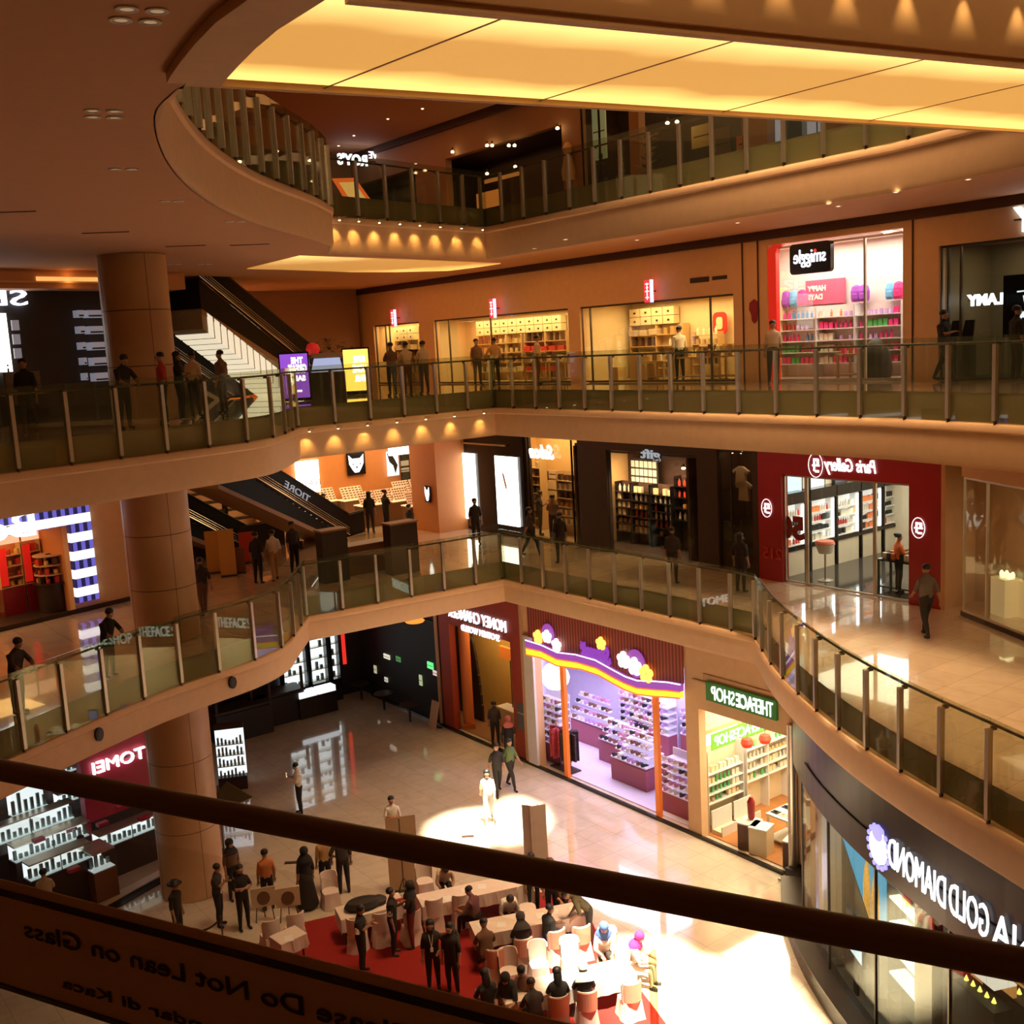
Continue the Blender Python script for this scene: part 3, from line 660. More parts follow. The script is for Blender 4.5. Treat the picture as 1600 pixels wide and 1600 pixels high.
# ---------------------------------------------------------------- pen shop (far right, L3)
m_olive = mat('olive_wall', (.22, .17, .09), .6)
room(R, 14.9, 22, 3.8, 2.2, L3, 17.25, m_olive, m_dark, m_olive, 60, (1, .75, .45))
pane(R, 14.9, 21.9, 3.62, L3+.02, 17.2, 'dim window of the pen shop at the right end of the upper gallery', (.2, .55, 3.0), m_dsteel)
LM = emis('cool_letters', (.8, .88, 1), 3)
s, z = R.hit(1539, 468, 4.6); b = thing('shop_sign', 'small mirrored cool-white letters inside the pen shop window', 'sign', R.w(s, 4.6, z), R.a)
text('LAMY', .4, .05, LM, 'lettering', b, (0, 0, 0), 0, True, width=1.0, bold=.02)
MB().box(-.5, .5, .03, .05, -.01, .01).build('rail', m_dsteel, b)
s, z = R.hit(1598, 342, 3.4); b = thing('shop_sign', 'large mirrored cool-white letters over the pen shop, cut by the right edge', 'sign', R.w(s+.75, 3.45, z), R.a)
text('LAMY', .6, .06, LM, 'lettering', b, (0, -.02, 0), 0, True, width=2.0, bold=.03)
MB().box(-1.0, 1.0, .0, .03, -.02, .02).build('rail', m_dsteel, b)
s, z = R.hit(1590, 470, 4.4)
b = board('poster', 'dark poster with a white pen drawing at the right edge of the upper gallery', 'poster', R, s-.35, s+1.2, 4.4, z-.9, z+.65, m_black)
m = MB()
for (x0, z0), (x1, z1), rr in [((-.4, .35), (.3, .38), .02), ((-.2, .25), (-.15, -.1), .05), ((-.1, -.1), (-.45, -.42), .06), ((-.3, -.15), (-.2, -.3), .04), ((.1, .2), (-.05, -.2), .04)]:
    m.tube((x0, -.07, z0), (x1, -.07, z1), rr, rr*.5, n=6)
m.build('drawing', emis('poster_white', (.85, .95, 1), 1.2), b)
for i, (px, lb) in enumerate([(1490, 'left'), (1510, 'right')]):
    s, z = R.hit(px, 560, 4.0); b = thing('display_case', 'dark pen display case, %s of the pair in the pen shop' % lb, 'display case', R.w(s, 4.0, L3+.03), R.a)
    MB().box(-.18, .18, -.15, .15, 0, .95).build('cabinet', m_dark, b); MB().prism([(-.16, .95), (.16, .95), (.22, 1.5), (-.02, 1.5)], -.03, .03).build('panel', m_blackm, b)
# ---------------------------------------------------------------- far left end of the upper gallery front
ox0, ox1, oz = K.hit(316, 545, 15)[0], K.hit(410, 545, 15)[0], K.hit(360, 516, 15)[1]
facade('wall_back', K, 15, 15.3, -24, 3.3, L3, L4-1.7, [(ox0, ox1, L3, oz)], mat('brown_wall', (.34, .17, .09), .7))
room(K, ox0, ox1, 15.3, 2.4, L3, oz+.1, mat('orange_wall', (.8, .35, .12), .6), m_shopfl, m_cream, 300, (1, .5, .18))
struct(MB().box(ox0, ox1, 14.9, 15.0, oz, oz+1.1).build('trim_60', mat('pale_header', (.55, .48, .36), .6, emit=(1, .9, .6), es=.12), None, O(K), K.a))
low_table(K, (ox0+ox1)/2, 16.3, L3, 2.2, .8, 1.0, m_kraft, 'wooden counter with goods in the orange lit shop behind the escalators', kw, 'the orange lit shop', gap=.25)
for k_, x_ in enumerate((.35, .75)): tag(MB().box(-.5, .5, 0, .35, 0, 1.6).box(-.45, .45, -.02, 0, 1.1, 1.5).build('display_cabinet', m_kraft, None, K.w(ox0+(ox1-ox0)*x_, 17.2, L3+.03), K.a), '%s wooden cabinet at the rear of the orange lit shop' % ('left', 'right')[k_], 'cabinet')
# ============================================================ middle gallery (L2), right-hand front
zt2 = 11.95
a1 = SX(823, 3.5, R, 780); b0, b1 = SX(826, 3.5, R, 780), SX(905, 3.5, R, 780); c0, c1 = SX(950, 3.5, R, 800), SX(1090, 3.5, R, 800)
d0, d1 = SX(1122, 3.5, R, 800), SX(1176, 3.5, R, 800); e0, e1 = SX(1222, 3.5, R, 850), SX(1420, 3.5, R, 850); ez = L2+3.35
facade('wall_right', R, 3.5, 3.75, -7.2, SX(1185, 3.5, R, 800), L2, L3-1.6, [(b0, b1, L2, zt2), (c0, c1, L2, L2+3.75), (d0, d1, L2, L2+4.0)], m_dark)
facade('wall_right', R, 3.5, 3.8, SX(1185, 3.5, R, 800), SX(1470, 3.5, R, 850), L2, L3-1.6, [(e0, e1, L2, ez)], m_red)
# corner block of dark glass with two white light boxes
tag(MB().box(-7.15, a1, 3.38, 3.49, L2+.02, 11.9).build('glass_corner_facade', m_black, None, O(R), R.a), 'black glossy corner shop front with white poster light boxes on the middle gallery', 'shop front')
struct(MB().box(-7.2, -7.05, 3.5, 9, L2, L3-1.6).build('wall_right', m_dark, None, O(R), R.a))
b = thing('light_box', 'tall bright white poster light box on the black corner shop front', 'light box', R.w((SX(765, 3.3)+SX(797, 3.3))/2, 3.34, L2+1.9), R.a)
W = (SX(797, 3.3, R, 780)-SX(765, 3.3, R, 780)); LBX = emis('lightbox', (1, .95, .86), 4)
MB().box(-W/2, W/2, -.06, .03, -1.45, 1.35).build('panel', LBX, b)
MB().box(-W/2-.03, W/2+.03, -.05, .035, -1.5, -1.455).box(-W/2-.03, W/2+.03, -.05, .035, 1.355, 1.4).build('frame', m_dsteel, b)
MB().prism([(-.25, .75), (-.1, .6), (.05, .1), (0, -.05), (-.12, .3)], -.075, -.062).build('picture', mat('poster_orange', (.8, .35, .15), .6), b)
p = R.w(SX(735, 3.3, R, 780), 3.34, L2+1.85); b = thing('light_box', 'slim bright white light box at the left edge of the black corner shop front', 'light box', p, R.a)
MB().box(-.42, .42, -.06, .03, -1.4, 1.4).build('panel', LBX, b); MB().box(-.46, -.425, -.06, .035, -1.4, 1.4).build('frame', m_dsteel, b)
tag(MB().box(-.0, 3.1, 0, .08, 0, .07).build('ceiling_rail', m_steel, None, R.w(-7.0, 3.25, 11.25), R.a), 'thin steel rail across the top of the black corner shop front', 'rail')
# warm lit soap shop
m_ochre = mat('ochre_wall', (.78, .48, .20), .7)
room(R, b0, b1, 3.75, 2.2, L2, zt2, m_ochre, m_shopfl, m_ochre, 170, WARM, ext=2.4)
pane(R, b0, b1, 3.6, L2+.02, zt2-.02, 'lit yellow window of the soap shop with a white script sign', (b1-b0-.45,), m_black)
s, z = R.hit(845, 706, 3.4); b = thing('shop_sign', 'glowing white mirrored script sign in the soap shop window', 'sign', R.w(s, 3.42, z), R.a)
text('Sabon', .8, .05, emis('script_white', (1, .93, .75), 3), 'lettering', b, (0, 0, 0), 0, True, width=1.5, height=.55, bold=.02, shear=.4)
MB().box(-.7, .7, .03, .06, -.01, .02).build('rail', m_dsteel, b)
sp_ = [('box', 'cream', (.8, .65, .4)), ('jar', 'amber', (.6, .3, .08)), ('bottle', 'cream', (.8, .65, .4)), ('box', 'dark brown', (.12, .05, .03))]
shelving(R, SX(870, 4.6, R, 780), SX(903, 4.6, R, 780), 4.6, L2, [.5, .85, 1.2, 1.55, 1.9, 2.25], [sp_], 'the soap shop', 'right', .24, mt=m_kraft, back=m_ochre, sc=1.3, depth=.4)
shelving(R, SX(828, 4.9, R, 780), SX(845, 4.9, R, 780), 4.9, L2, [.5, .85, 1.2, 1.55, 1.9, 2.25, 2.6], [sp_], 'the soap shop', 'left', .24, mt=m_kraft, back=m_ochre, sc=1.3, depth=.4)
for i, (px, py, w_, h_, cn, c) in enumerate([(852, 745, .5, .5, 'dark', (.1, .05, .03)), (866, 741, .6, .35, 'pale', (.8, .6, .4)), (862, 765, .9, .8, 'cream', (.85, .66, .38)), (880, 755, .7, .5, 'tan', (.6, .4, .2))]):
    s, z = R.hit(px, py, 5.8); b = board('poster', '%s rectangular poster on the rear wall of the soap shop' % cn, 'poster', R, s-w_/2, s+w_/2, 5.8, z-h_/2, z+h_/2, mat('poster_'+cn, c, .6))
    MB().box(-w_/2+.05, w_/2-.05, -.065, -.061, -.02, .02).build('print_line', m_dark, b)
# dark bath shop
m_umber = mat('umber_wall', (.07, .03, .018), .7)
room(R, c0, c1, 3.75, 2.2, L2, L2+3.8, m_umber, m_dark, m_umber, 8, (1, .62, .35), ext=2.0)
pane(R, c0, c1, 3.6, L2+.02, L2+3.72, 'dark framed window of the dim bath shop with lit shelves', (), m_blackm)
dk = [('bottle', 'pale', (.8, .7, .6)), ('jar', 'amber', (.6, .3, .08)), ('box', 'cream', (.8, .65, .4)), ('bottle', 'red', (.7, .03, .05))]
for k, (x0, x1, hs_) in enumerate([(962, 985, [.5, .8, 1.1, 1.4, 1.7, 2.0]), (987, 1015, [.5, .8, 1.1, 1.4, 1.7, 2.0]), (1017, 1048, [.5, .8, 1.1, 1.4, 1.7, 2.0]), (1054, 1088, [1.2, 1.6, 2.0, 2.4])]):
    shelving(R, SX(x0, 5.0, R, 800), SX(x1, 5.0, R, 800), 5.0, L2, hs_, [dk], 'the dim bath shop', ('far left', 'left', 'middle', 'right')[k], .2, mt=m_black, back=m_umber, sc=1.25, depth=.4, fill=.85)
    p = R.w((SX(x0, 4.7, R, 800)+SX(x1, 4.7, R, 800))/2, 4.5, L2+3.0); light('shelf_light', 'AREA', p, 45, (1, .7, .4), 1.0, .1, aim=R.w((SX(x0, 5.1, R, 800)+SX(x1, 5.1, R, 800))/2, 5.2, L2+1.2))
s, z = R.hit(1009, 742, 5.6); b = board('poster', 'leaning panel of small pale pictures on the rear wall of the dim bath shop', 'poster', R, s-.75, s+.7, 5.6, z-.7, z+.6, m_blackm)
m = MB()
for i in range(6):
    for j in range(4): m.box(-.68+i*.23, -.5+i*.23, -.07, -.06, -.6+j*.31, -.36+j*.31)
m.build('picture', mat('pale_print', (.75, .62, .5), .6, emit=(1, .7, .45), es=.25), b)
s, z = R.hit(1015, 712, 3.42); b = thing('shop_sign', 'dim white mirrored letters on the dark fascia of the bath shop', 'sign', R.w(s, 3.46, z), R.a)
text('gift', .5, .04, emis('dim_white', (.7, .75, .8), .5), 'lettering', b, (0, 0, 0), 0, True, width=.95, bold=.01, height=.42)
MB().box(-.5, .5, .01, .04, -.01, .01).build('rail', m_dsteel, b)
# narrow dark window with lamps
room(R, d0, d1, 3.75, 1.8, L2, L2+4.05, m_umber, m_dark, m_umber, 8, (1, .62, .35), ext=1.5)
pane(R, d0, d1, 3.6, L2+.02, L2+3.97, 'narrow dark window with hanging garments between two black pillars', (.5,), m_blackm)
for k, (px, py) in enumerate([(1143, 706), (1158, 706), (1068, 731)]):
    s, z = R.hit(px, py, 4.3); t_ = thing('spotlight', '%s bright ceiling spotlight in the dark shops of the middle gallery' % ('left', 'right', 'lone')[k], 'lamp', R.w(s, 4.3, z), R.a)
    MB().tube((0, 0, .02), (0, 0, .14), .04, .03, 10).build('lamp_body', m_dsteel, t_); MB().lathe([(0, -.06), (.06, -.04), (.07, .0), (.04, .02), (0, .02)], 12).build('bulb', emis('bulb_glow', (1, .75, .35), 14), t_)
for k, (px, py, cn) in enumerate([(1158, 745, 'pale'), (1163, 768, 'pale'), (1135, 830, 'dark'), (1152, 850, 'dark')]):
    s, z = R.hit(px, py, 4.5); t_ = thing('hanging_garment', '%s folded garment display, %s in the narrow dark window' % (cn, ('top right', 'below the top one', 'lower left', 'lower right')[k]), 'clothing', R.w(s, 4.5, z), R.a)
    MB().prism([(-.22, -.3), (.22, -.3), (.18, .2), (.3, .1), (.34, .2), (.1, .34), (-.1, .34), (-.34, .2), (-.3, .1), (-.18, .2)], -.05, .05).build('fabric', mat('garment_'+cn, (.6, .45, .3) if cn == 'pale' else (.12, .10, .05), .8), t_)
    MB().tube((0, 0, .34), (0, 0, .5), .01, n=6).build('hanger_hook', m_dsteel, t_)
# red perfume shop
m_pcream = mat('perfume_cream', (.72, .62, .46), .5); PL = (1, .93, .80)
room(R, 9.0, e1+.3, 3.8, 6.0, L2, ez+.1, m_pcream, mat('black_floor_tiles', (.05, .045, .04), .08), m_pcream, 260, PL)
PS = Fr(*R.w(9.0, 3.8).xy, 36.87)
pane(R, e0, e1, 3.64, L2+.02, ez, 'wide window of the red perfume shop with two steel posts', (SX(1260, 3.6, R, 850)-e0, SX(1366, 3.6, R, 850)-e0), m_steel, w=.10)
s, z = R.hit(1306, 729, 3.45); SGW = emis('sign_white2', (1, .93, .88), 1.6)
b = thing('shop_sign', 'mirrored white script sign and emblem on the dark red perfume shop', 'sign', R.w(s, 3.46, z), R.a)
text('Paris Gallery', .5, .03, SGW, 'lettering', b, (.45, 0, 0), 0, True, width=1.75, height=.5, bold=.01, shear=.25)
def emblem(b, x, z, r):
    m = MB(); n = 28
    for i in range(n):
        a0 = 6.2832*i/n; a1 = 6.2832*(i+1)/n
        m.tube((x+.7*r*math.cos(a0), 0, z+r*math.sin(a0)), (x+.7*r*math.cos(a1), 0, z+r*math.sin(a1)), .012, n=5)
    m.box(x-.08, x-.02, -.01, .01, z-.5*r, z+.55*r); m.box(x-.08, x+.1, -.01, .01, z+.35*r, z+.55*r); m.box(x+.04, x+.12, -.01, .01, z-.05*r, z+.5*r)
    m.box(x-.12, x+.14, -.01, .01, z-.1*r, z+.05*r); m.box(x-.02, x+.12, -.01, .01, z-.6*r, z-.4*r)
    m.build('emblem', SGW, b)
emblem(b, -.72, .0, .36)
for px, py, lb in [(1197, 794, 'left'), (1434, 825, 'right')]:
    s, z = R.hit(px, py, 3.45); b = thing('wall_emblem', 'round white emblem on the %s red pillar of the perfume shop' % lb, 'sign', R.w(s, 3.47, z), R.a)
    emblem(b, 0, 0, .28)
s, z = R.hit(1206, 865, 3.45); b = thing('wall_sign', 'faint red mirrored number and arrow low on the left red pillar', 'sign', R.w(s, 3.47, z), R.a)
text('215', .4, .02, mat('dull_red_letters', (.55, .05, .03), .5), 'lettering', b, (0, 0, 0), 0, True, width=.7)
pf = [('box', 'white', (.85, .8, .8)), ('box', 'black', (.02, .02, .02)), ('bottle', 'red', (.6, .03, .04)), ('bottle', 'pale', (.8, .7, .6)), ('box', 'orange', (.75, .2, .05)), ('jar', 'black', (.02, .02, .02))]
m_litback = mat('lit_back_panel', (.8, .8, .78), .5, emit=(1, .98, .95), es=.5)
for k, (x0, x1) in enumerate([(1230, 1257), (1268, 1304), (1309, 1342), (1347, 1377), (1382, 1412), (1416, 1440)]):
    A, B = PS.hit(x0, 850, -.4)[0], PS.hit(x1, 850, -.4)[0]
    t_ = shelving(PS, A, B, -.4, L2+.03, [.95, 1.25, 1.55, 1.85], [pf], 'the red perfume shop', ('far left', 'left', 'centre left', 'centre right', 'right', 'far right')[k], .125, mt=m_white, back=m_litback, sc=1.0, depth=.36, top=2.25, fill=.95)
    MB().box(0, B-A, .0, .36, 0, .78).build('base_cabinet', m_pcream, t_); MB().box(-.06, B-A+.06, -.04, .36, .785, .9).build('plinth_band', m_black, t_); MB().box(-.06, B-A+.06, -.05, .36, 2.26, 2.62).build('header', m_black, t_)
    MB().box(-.10, -.03, -.05, .3, 0, 2.25).build('post', m_black, t_)
    m = MB().box(B-A-.16, B-A-.03, -.02, -.004, .95, 2.2); m.build('light_strip', emis('strip_white', (1, 1, .97), 5), t_)
for k, (px, py, w_) in enumerate([(1241, 757, .8), (1277, 757, .8), (1313, 755, .7)]):
    s, z = PS.hit(px, py, -.1); b = thing('television', 'wall screen high in the perfume shop, %s of three' % ('leftmost', 'middle', 'rightmost')[k], 'television', PS.w(s, -.06, z), PS.a)
    MB().box(-w_/2, w_/2, -.05, .03, -.36, .36).build('frame', m_black, b); MB().box(-w_/2+.06, w_/2-.06, -.06, -.051, -.30, .30).build('screen', emis('tv%d' % k, [(.6, .85, .95), (1, 1, .98), (.1, .1, .12)][k], 1.6), b)
s, z = R.hit(1243, 823, 3.9); b = thing('window_lettering', 'large dark red mirrored 50 on the perfume shop window', 'sign', R.w(s, 3.72, z), R.a)
text('50', .9, .02, m_red, 'lettering', b, (0, 0, 0), 0, True, width=.95, bold=.05)
p = R.w(SX(1280, 4.1, R, 900), 4.4, L2+.03); b = thing('bar_stool', 'white pedestal stool with red cushion inside the perfume shop window', 'stool', p, 0)
MB().lathe([(0, 0), (.24, 0), (.24, .02), (.04, .05), (0, .05)], 16).build('base', m_steel, b, smooth=True); MB().tube((0, 0, .05), (0, 0, .85), .03).build('pole', m_steel, b)
MB().lathe([(0, .85), (.2, .86), (.3, 1.15), (.27, 1.15), (.2, .95), (0, .95)], 16).build('seat', m_white, b, smooth=True); MB().lathe([(0, .96), (.22, .98), (.3, 1.17), (.26, 1.24), (0, 1.26)], 16).build('cushion', mat('coral_cushion', (.7, .2, .12), .8), b, smooth=True)
low_table(R, e1-.9, 4.6, L2+.03, 1.3, .7, .95, m_black, 'black display table with perfume bottles at the right of the perfume shop', pf, 'the red perfume shop', gap=.14, sc=1.0)
# alcove wall and turning display window to the right of the red shop
struct(MB().box(SX(1470, 3.5, R, 850), SX(1470, 3.5, R, 850)+.12, 3.5, 5.3, L2, L3-1.6).build('wall_right', m_stone, None, O(R), R.a))
struct(MB().box(SX(1470, 3.5, R, 850), 18.5, 5.0, 5.2, L2, L3-1.6).build('wall_right', m_stone, None, O(R), R.a))
TW = Fr(*R.w(15.7, 3.3).xy, -80)
struct(MB().box(0, 9, .0, .12, L2, L2+.12).build('trim_30', m_black, None, O(TW), TW.a))
struct(MB().box(0, 9, .0, .3, L2+3.7, L3-1.6).build('wall_right', m_plaster, None, O(TW), TW.a))
pane(TW, .05, 8.9, .06, L2+.12, L2+3.7, 'large frameless window of the jewellery display at the right edge of the middle gallery', (1.0, 4.0), m_steel)
room(TW, .05, 9, .3, 2.6, L2, L2+3.7, m_pcream, m_floor2, m_pcream, 60, (1, .75, .45), side=(0, 1))
for k, (px, py, h_) in enumerate([(1572, 880, 1.0), (1592, 905, .95)]):
    s, z = TW.hit(px, py+60, 1.0); b = thing('display_case', 'pale plinth with lit glass case of trinkets, %s at the right edge' % ('left' , 'right')[k], 'display case', TW.w(s, 1.0+.4*k, L2+.03), TW.a)
    MB().box(-.3, .3, -.25, .25, 0, h_).build('cabinet', mat('lit_plinth', (.85, .70, .42), .5, emit=(1, .7, .3), es=.25), b); MB().box(-.3, .3, -.25, .25, h_+.002, h_+.4).build('glass_case', m_shopglass, b)
    m = MB()
    for i in range(6): m.lathe([(0, 0), (.05, 0), (.06, .08), (.03, .15), (0, .16)], 8, (-.2+.08*i, .1*math.sin(i*2), h_+.005))
    m.build('trinket', emis('trinket_glow', (1, .8, .4), 2.2), b)
# ---------------------------------------------------------------- middle gallery, back: cosmetics hall
m_orange = mat('burnt_orange_wall', (.62, .24, .07), .6)
struct(MB().box(1.9, 3.45, 7.0, 9.0, L2, L3-1.6).build('wall_back', [m_orange], None, O(K), K.a))
facade('wall_back', K, 15, 15.2, -26, 6, L2, L3-1.6, [], m_plaster)
facade('wall_back', K, 14.5, 14.7, -2.9, 7, L2, L3-1.6, [], m_orange)
light('cosmetic_light', 'AREA', K.w(1.5, 11.8, 12.0), 330, WARM, 6, 4, rz=K.a)
def KX(px, y, py=760): return K.hit(px, py, y)
def kboard(px0, px1, py0, py1, y, name, label, cat, mt):
    x0, zt = K.hit(px0, py0, y); x1, zb = K.hit(px1, py1, y); return board(name, label, cat, K, x0, x1, y, zb, zt, mt)
b = kboard(540, 571, 708, 740, 14.4, 'shop_sign', 'black square sign with a white animal-head emblem on the orange wall', 'sign', m_black)
EM = emis('emblem_white', (1, 1, 1), 2.2)
hd = [(-.38, .42), (-.2, .24), (.2, .24), (.38, .42), (.36, 0), (.22, -.26), (.1, -.42), (-.1, -.42), (-.22, -.26), (-.36, 0)]
m = MB().prism([(x*1.05, z_) for x, z_ in hd], -.09, -.065); m.build('emblem', EM, b)
MB().prism([(-.07, -.14), (.07, -.14), (0, -.24)], -.11, -.092).prism([(-.24, .02), (-.1, -.04), (-.22, -.05)], -.11, -.092).prism([(.24, .02), (.1, -.04), (.22, -.05)], -.11, -.092).build('emblem_detail', m_black, b)
b = kboard(664, 677, 752, 775, 9.0, 'wall_sign', 'small black sign with white emblem on the orange corner block', 'sign', m_black)
b.location = K.w(1.86, 7.6, b.location.z); b.rotation_euler = (0, 0, K.a-math.pi/2)
MB().prism([(x*.4, z_*.7) for x, z_ in hd], -.09, -.065).build('emblem', EM, b)
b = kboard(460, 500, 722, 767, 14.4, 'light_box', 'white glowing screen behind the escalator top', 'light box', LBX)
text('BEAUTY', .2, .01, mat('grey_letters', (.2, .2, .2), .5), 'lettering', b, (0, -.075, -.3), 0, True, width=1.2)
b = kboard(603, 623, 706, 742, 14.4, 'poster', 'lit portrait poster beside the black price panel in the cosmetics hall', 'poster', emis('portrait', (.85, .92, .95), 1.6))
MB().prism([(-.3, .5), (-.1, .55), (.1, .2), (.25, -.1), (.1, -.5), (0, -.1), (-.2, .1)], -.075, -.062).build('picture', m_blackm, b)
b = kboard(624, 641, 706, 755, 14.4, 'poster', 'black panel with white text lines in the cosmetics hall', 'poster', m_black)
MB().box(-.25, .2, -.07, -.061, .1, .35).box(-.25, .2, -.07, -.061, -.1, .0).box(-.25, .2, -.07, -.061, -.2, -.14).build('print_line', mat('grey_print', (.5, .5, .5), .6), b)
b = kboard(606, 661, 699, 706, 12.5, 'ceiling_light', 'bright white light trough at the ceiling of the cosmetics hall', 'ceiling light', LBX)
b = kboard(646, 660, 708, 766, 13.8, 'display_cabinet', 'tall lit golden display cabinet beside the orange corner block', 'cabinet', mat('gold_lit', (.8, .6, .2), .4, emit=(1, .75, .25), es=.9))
MB().box(-.35, .35, -.12, -.061, .3, .34).box(-.35, .35, -.12, -.061, -.3, -.26).box(-.35, .35, -.12, -.061, -.9, -.86).build('shelf_board', m_white, b)
# makeup counters with tilted palettes
def makeup_counter(px, py, w_, label, n=2):
    p = gp(px, py, L2); t_ = thing('makeup_counter', label, 'counter', p, K.a)
    MB().box(-w_/2, w_/2, -.35, .35, 0, .95).build('cabinet', mat('counter_brown', (.20, .10, .05), .4), t_)
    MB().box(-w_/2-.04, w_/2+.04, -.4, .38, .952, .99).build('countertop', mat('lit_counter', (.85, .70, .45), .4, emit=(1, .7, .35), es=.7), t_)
    for i in range(n):
        c = -w_/2+w_*(i+.5)/n; ww = w_/n*.46
        m = MB(); y0, y1 = -.2, .15
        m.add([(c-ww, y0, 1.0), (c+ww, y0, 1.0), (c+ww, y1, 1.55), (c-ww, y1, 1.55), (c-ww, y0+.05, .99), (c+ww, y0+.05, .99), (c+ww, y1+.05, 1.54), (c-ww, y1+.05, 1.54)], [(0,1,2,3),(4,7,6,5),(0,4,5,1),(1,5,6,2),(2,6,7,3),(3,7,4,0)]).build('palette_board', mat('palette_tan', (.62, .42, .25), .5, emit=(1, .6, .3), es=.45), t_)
        m = MB()
        for a in range(6):
            for b_ in range(5):
                fx = c-ww*.82+a*ww*.33; fz = .1+b_*.19
                m.cbox((fx, y0+(y1-y0)*fz-.012, 1.0+.55*fz+.006), (ww*.2, .02, .05))
        m.build('colour_pans', mat('pan_dark', (.30, .13, .08), .5), t_)
    return t_
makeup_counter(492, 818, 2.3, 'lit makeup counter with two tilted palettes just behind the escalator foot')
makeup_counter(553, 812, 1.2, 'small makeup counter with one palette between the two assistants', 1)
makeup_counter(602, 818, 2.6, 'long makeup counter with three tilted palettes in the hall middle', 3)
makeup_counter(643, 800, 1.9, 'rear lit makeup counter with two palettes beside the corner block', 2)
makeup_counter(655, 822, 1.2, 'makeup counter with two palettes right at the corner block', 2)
for px, py, h_, w_, lb in [(525, 908, 1.75, .95, 'large dark brown kiosk back near the left end of the back landing'), (632, 895, 1.75, 1.1, 'large dark brown kiosk back in the middle of the back landing')]:
    t_ = thing('kiosk', lb, 'kiosk', gp(px, py, L2), K.a); MB().box(-w_/2, w_/2, -.15, .35, 0, h_).build('back_panel', m_dark, t_); MB().box(-w_/2-.03, w_/2+.03, -.2, .4, h_, h_+.06).build('top_board', mat('kiosk_top', (.3, .14, .06), .5), t_)
t_ = thing('kiosk', 'long low brown kiosk counter between the two dark kiosk backs', 'kiosk', gp(578, 893, L2), K.a)
MB().box(-.95, .95, -.2, .5, 0, 1.0).build('cabinet', mat('kiosk_wood', (.24, .10, .05), .5), t_); MB().box(-1.0, 1.0, -.25, .55, 1.002, 1.05).build('countertop', mat('kiosk_top', (.3, .14, .06), .5), t_)
t_ = thing('standing_banner', 'pale upright banner with a large red O by the corner block', 'banner', gp(699, 830, L2), K.a)
MB().box(-.48, .48, -.02, .02, .06, 1.95).build('panel', mat('banner_pale', (.72, .50, .34), .6), t_); MB().box(-.5, .5, -.12, .12, 0, .06).build('foot', m_dsteel, t_)
text('O', .5, .01, m_red, 'lettering', t_, (0, -.03, .75), 0, True, width=.26, bold=.02, height=.38)
# ---------------------------------------------------------------- escalators
ED = Vector((-.45, -.893)).normalized(); EA = math.atan2(ED.y, ED.x)
m_esc = mat('escalator_black', (.012, .009, .008), .55, spec=.2); m_clad = mat('escalator_soffit', (.42, .26, .15), .6)
m_lines = mat('steel_ribs', (.8, .78, .75), .25, .9)
def escalator(B, z, label, lit=False, rise=6.15, cut=4.35):
    k = .577; L = cut/k; t_ = thing('escalator', label, 'escalator', (B.x, B.y, z), EA); w_ = .75
    MB().prism([(-1.6, 0), (0, 0), (L, cut), (L, cut-1.0), (.6, -.0)], -w_, w_).build('truss', m_esc, t_)
    MB().prism([(.5, .0), (L, cut-1.03), (L, cut-1.2), (.9, -.0)], -w_-.02, w_+.02).build('soffit_cladding', m_clad, t_)
    m = MB(); n = int(L/.36)
    for i in range(n): m.box(i*.36, (i+1)*.36, -.5, .5, i*.36*k, (i+1)*.36*k+.02)
    st = m.build('steps', mat('step_grey', (.10, .09, .08), .4, .6), t_)
    for s_ in (-1, 1):
        MB().prism([(-1.4, .05), (0, .05), (L, cut+.05), (L, cut+.92), (-.3, .92), (-1.4, .9)], s_*w_-.02, s_*w_+.02).build('side_panel', m_esc, t_)
        m = MB(); m.tube((-1.5, s_*w_, .95), (-.3, s_*w_, .97), .04, n=8); m.tube((-.3, s_*w_, .97), (L, s_*w_, cut+.97), .04, n=8); m.build('handrail', m_blackm, t_)
        m = MB()
        for q in range(4): h = .10+.10*q; m.tube((-.2, s_*(w_+.045), h), (L, s_*(w_+.045), cut+h), .010 if q else .03, n=6)
        m.build('trim_rail', m_lines, t_)
    if lit:
        m = MB()
        for i in range(19):
            x0 = 1.0+i*.335; x1 = x0+.25
            for ya, yb in ((-w_-.03, w_+.03),):
                m.add([(x, y, zz) for y in (ya, yb) for x, zz in ((x0, x0*k-1.75), (x1, x1*k-1.75), (x1, x1*k-1.02), (x0, x0*k-1.02))], [(0,1,2,3),(7,6,5,4),(0,4,5,1),(1,5,6,2),(2,6,7,3),(3,7,4,0)])
        m.build('lit_cladding', mat('clad_glow', (.7, .65, .5), .5, emit=(1, .90, .66), es=.75), t_)
        MB().prism([(1.0, 1.0*k-1.02), (L, L*k-1.02), (L, L*k-1.72), (1.0, 1.0*k-1.72)], -w_, w_).build('cladding_core', mat('grey_cladding', (.42, .38, .30), .6), t_)
    return t_
EB = Vector((-7.7, 46.0))
escalator(EB, L2, 'black escalator rising left from the middle gallery, white ribs on its side')
escalator(EB, L3, 'black escalator rising left from the upper gallery above white glowing cladding', lit=True)
EB2 = Vector((-11.6, 44.2))
escalator(EB2, L2, 'second dark escalator right behind the column on the middle gallery')
escalator(EB2, L3, 'second dark escalator right behind the column on the upper gallery')
b = thing('side_lettering', 'white mirrored letters on the side of the middle gallery escalator', 'sign', (0, 0, 0), 0)
q = EB+ED*3.1; nv = Vector((-ED.y, ED.x))
b.location = (q.x+nv.x*.80, q.y+nv.y*.80, L2+3.1*.577+.62); b.rotation_euler = (0, math.atan(.577), EA+math.pi)
b.rotation_euler = (Matrix.Rotation(EA+math.pi, 3, 'Z') @ Matrix.Rotation(math.atan(.577), 3, 'Y')).to_euler()
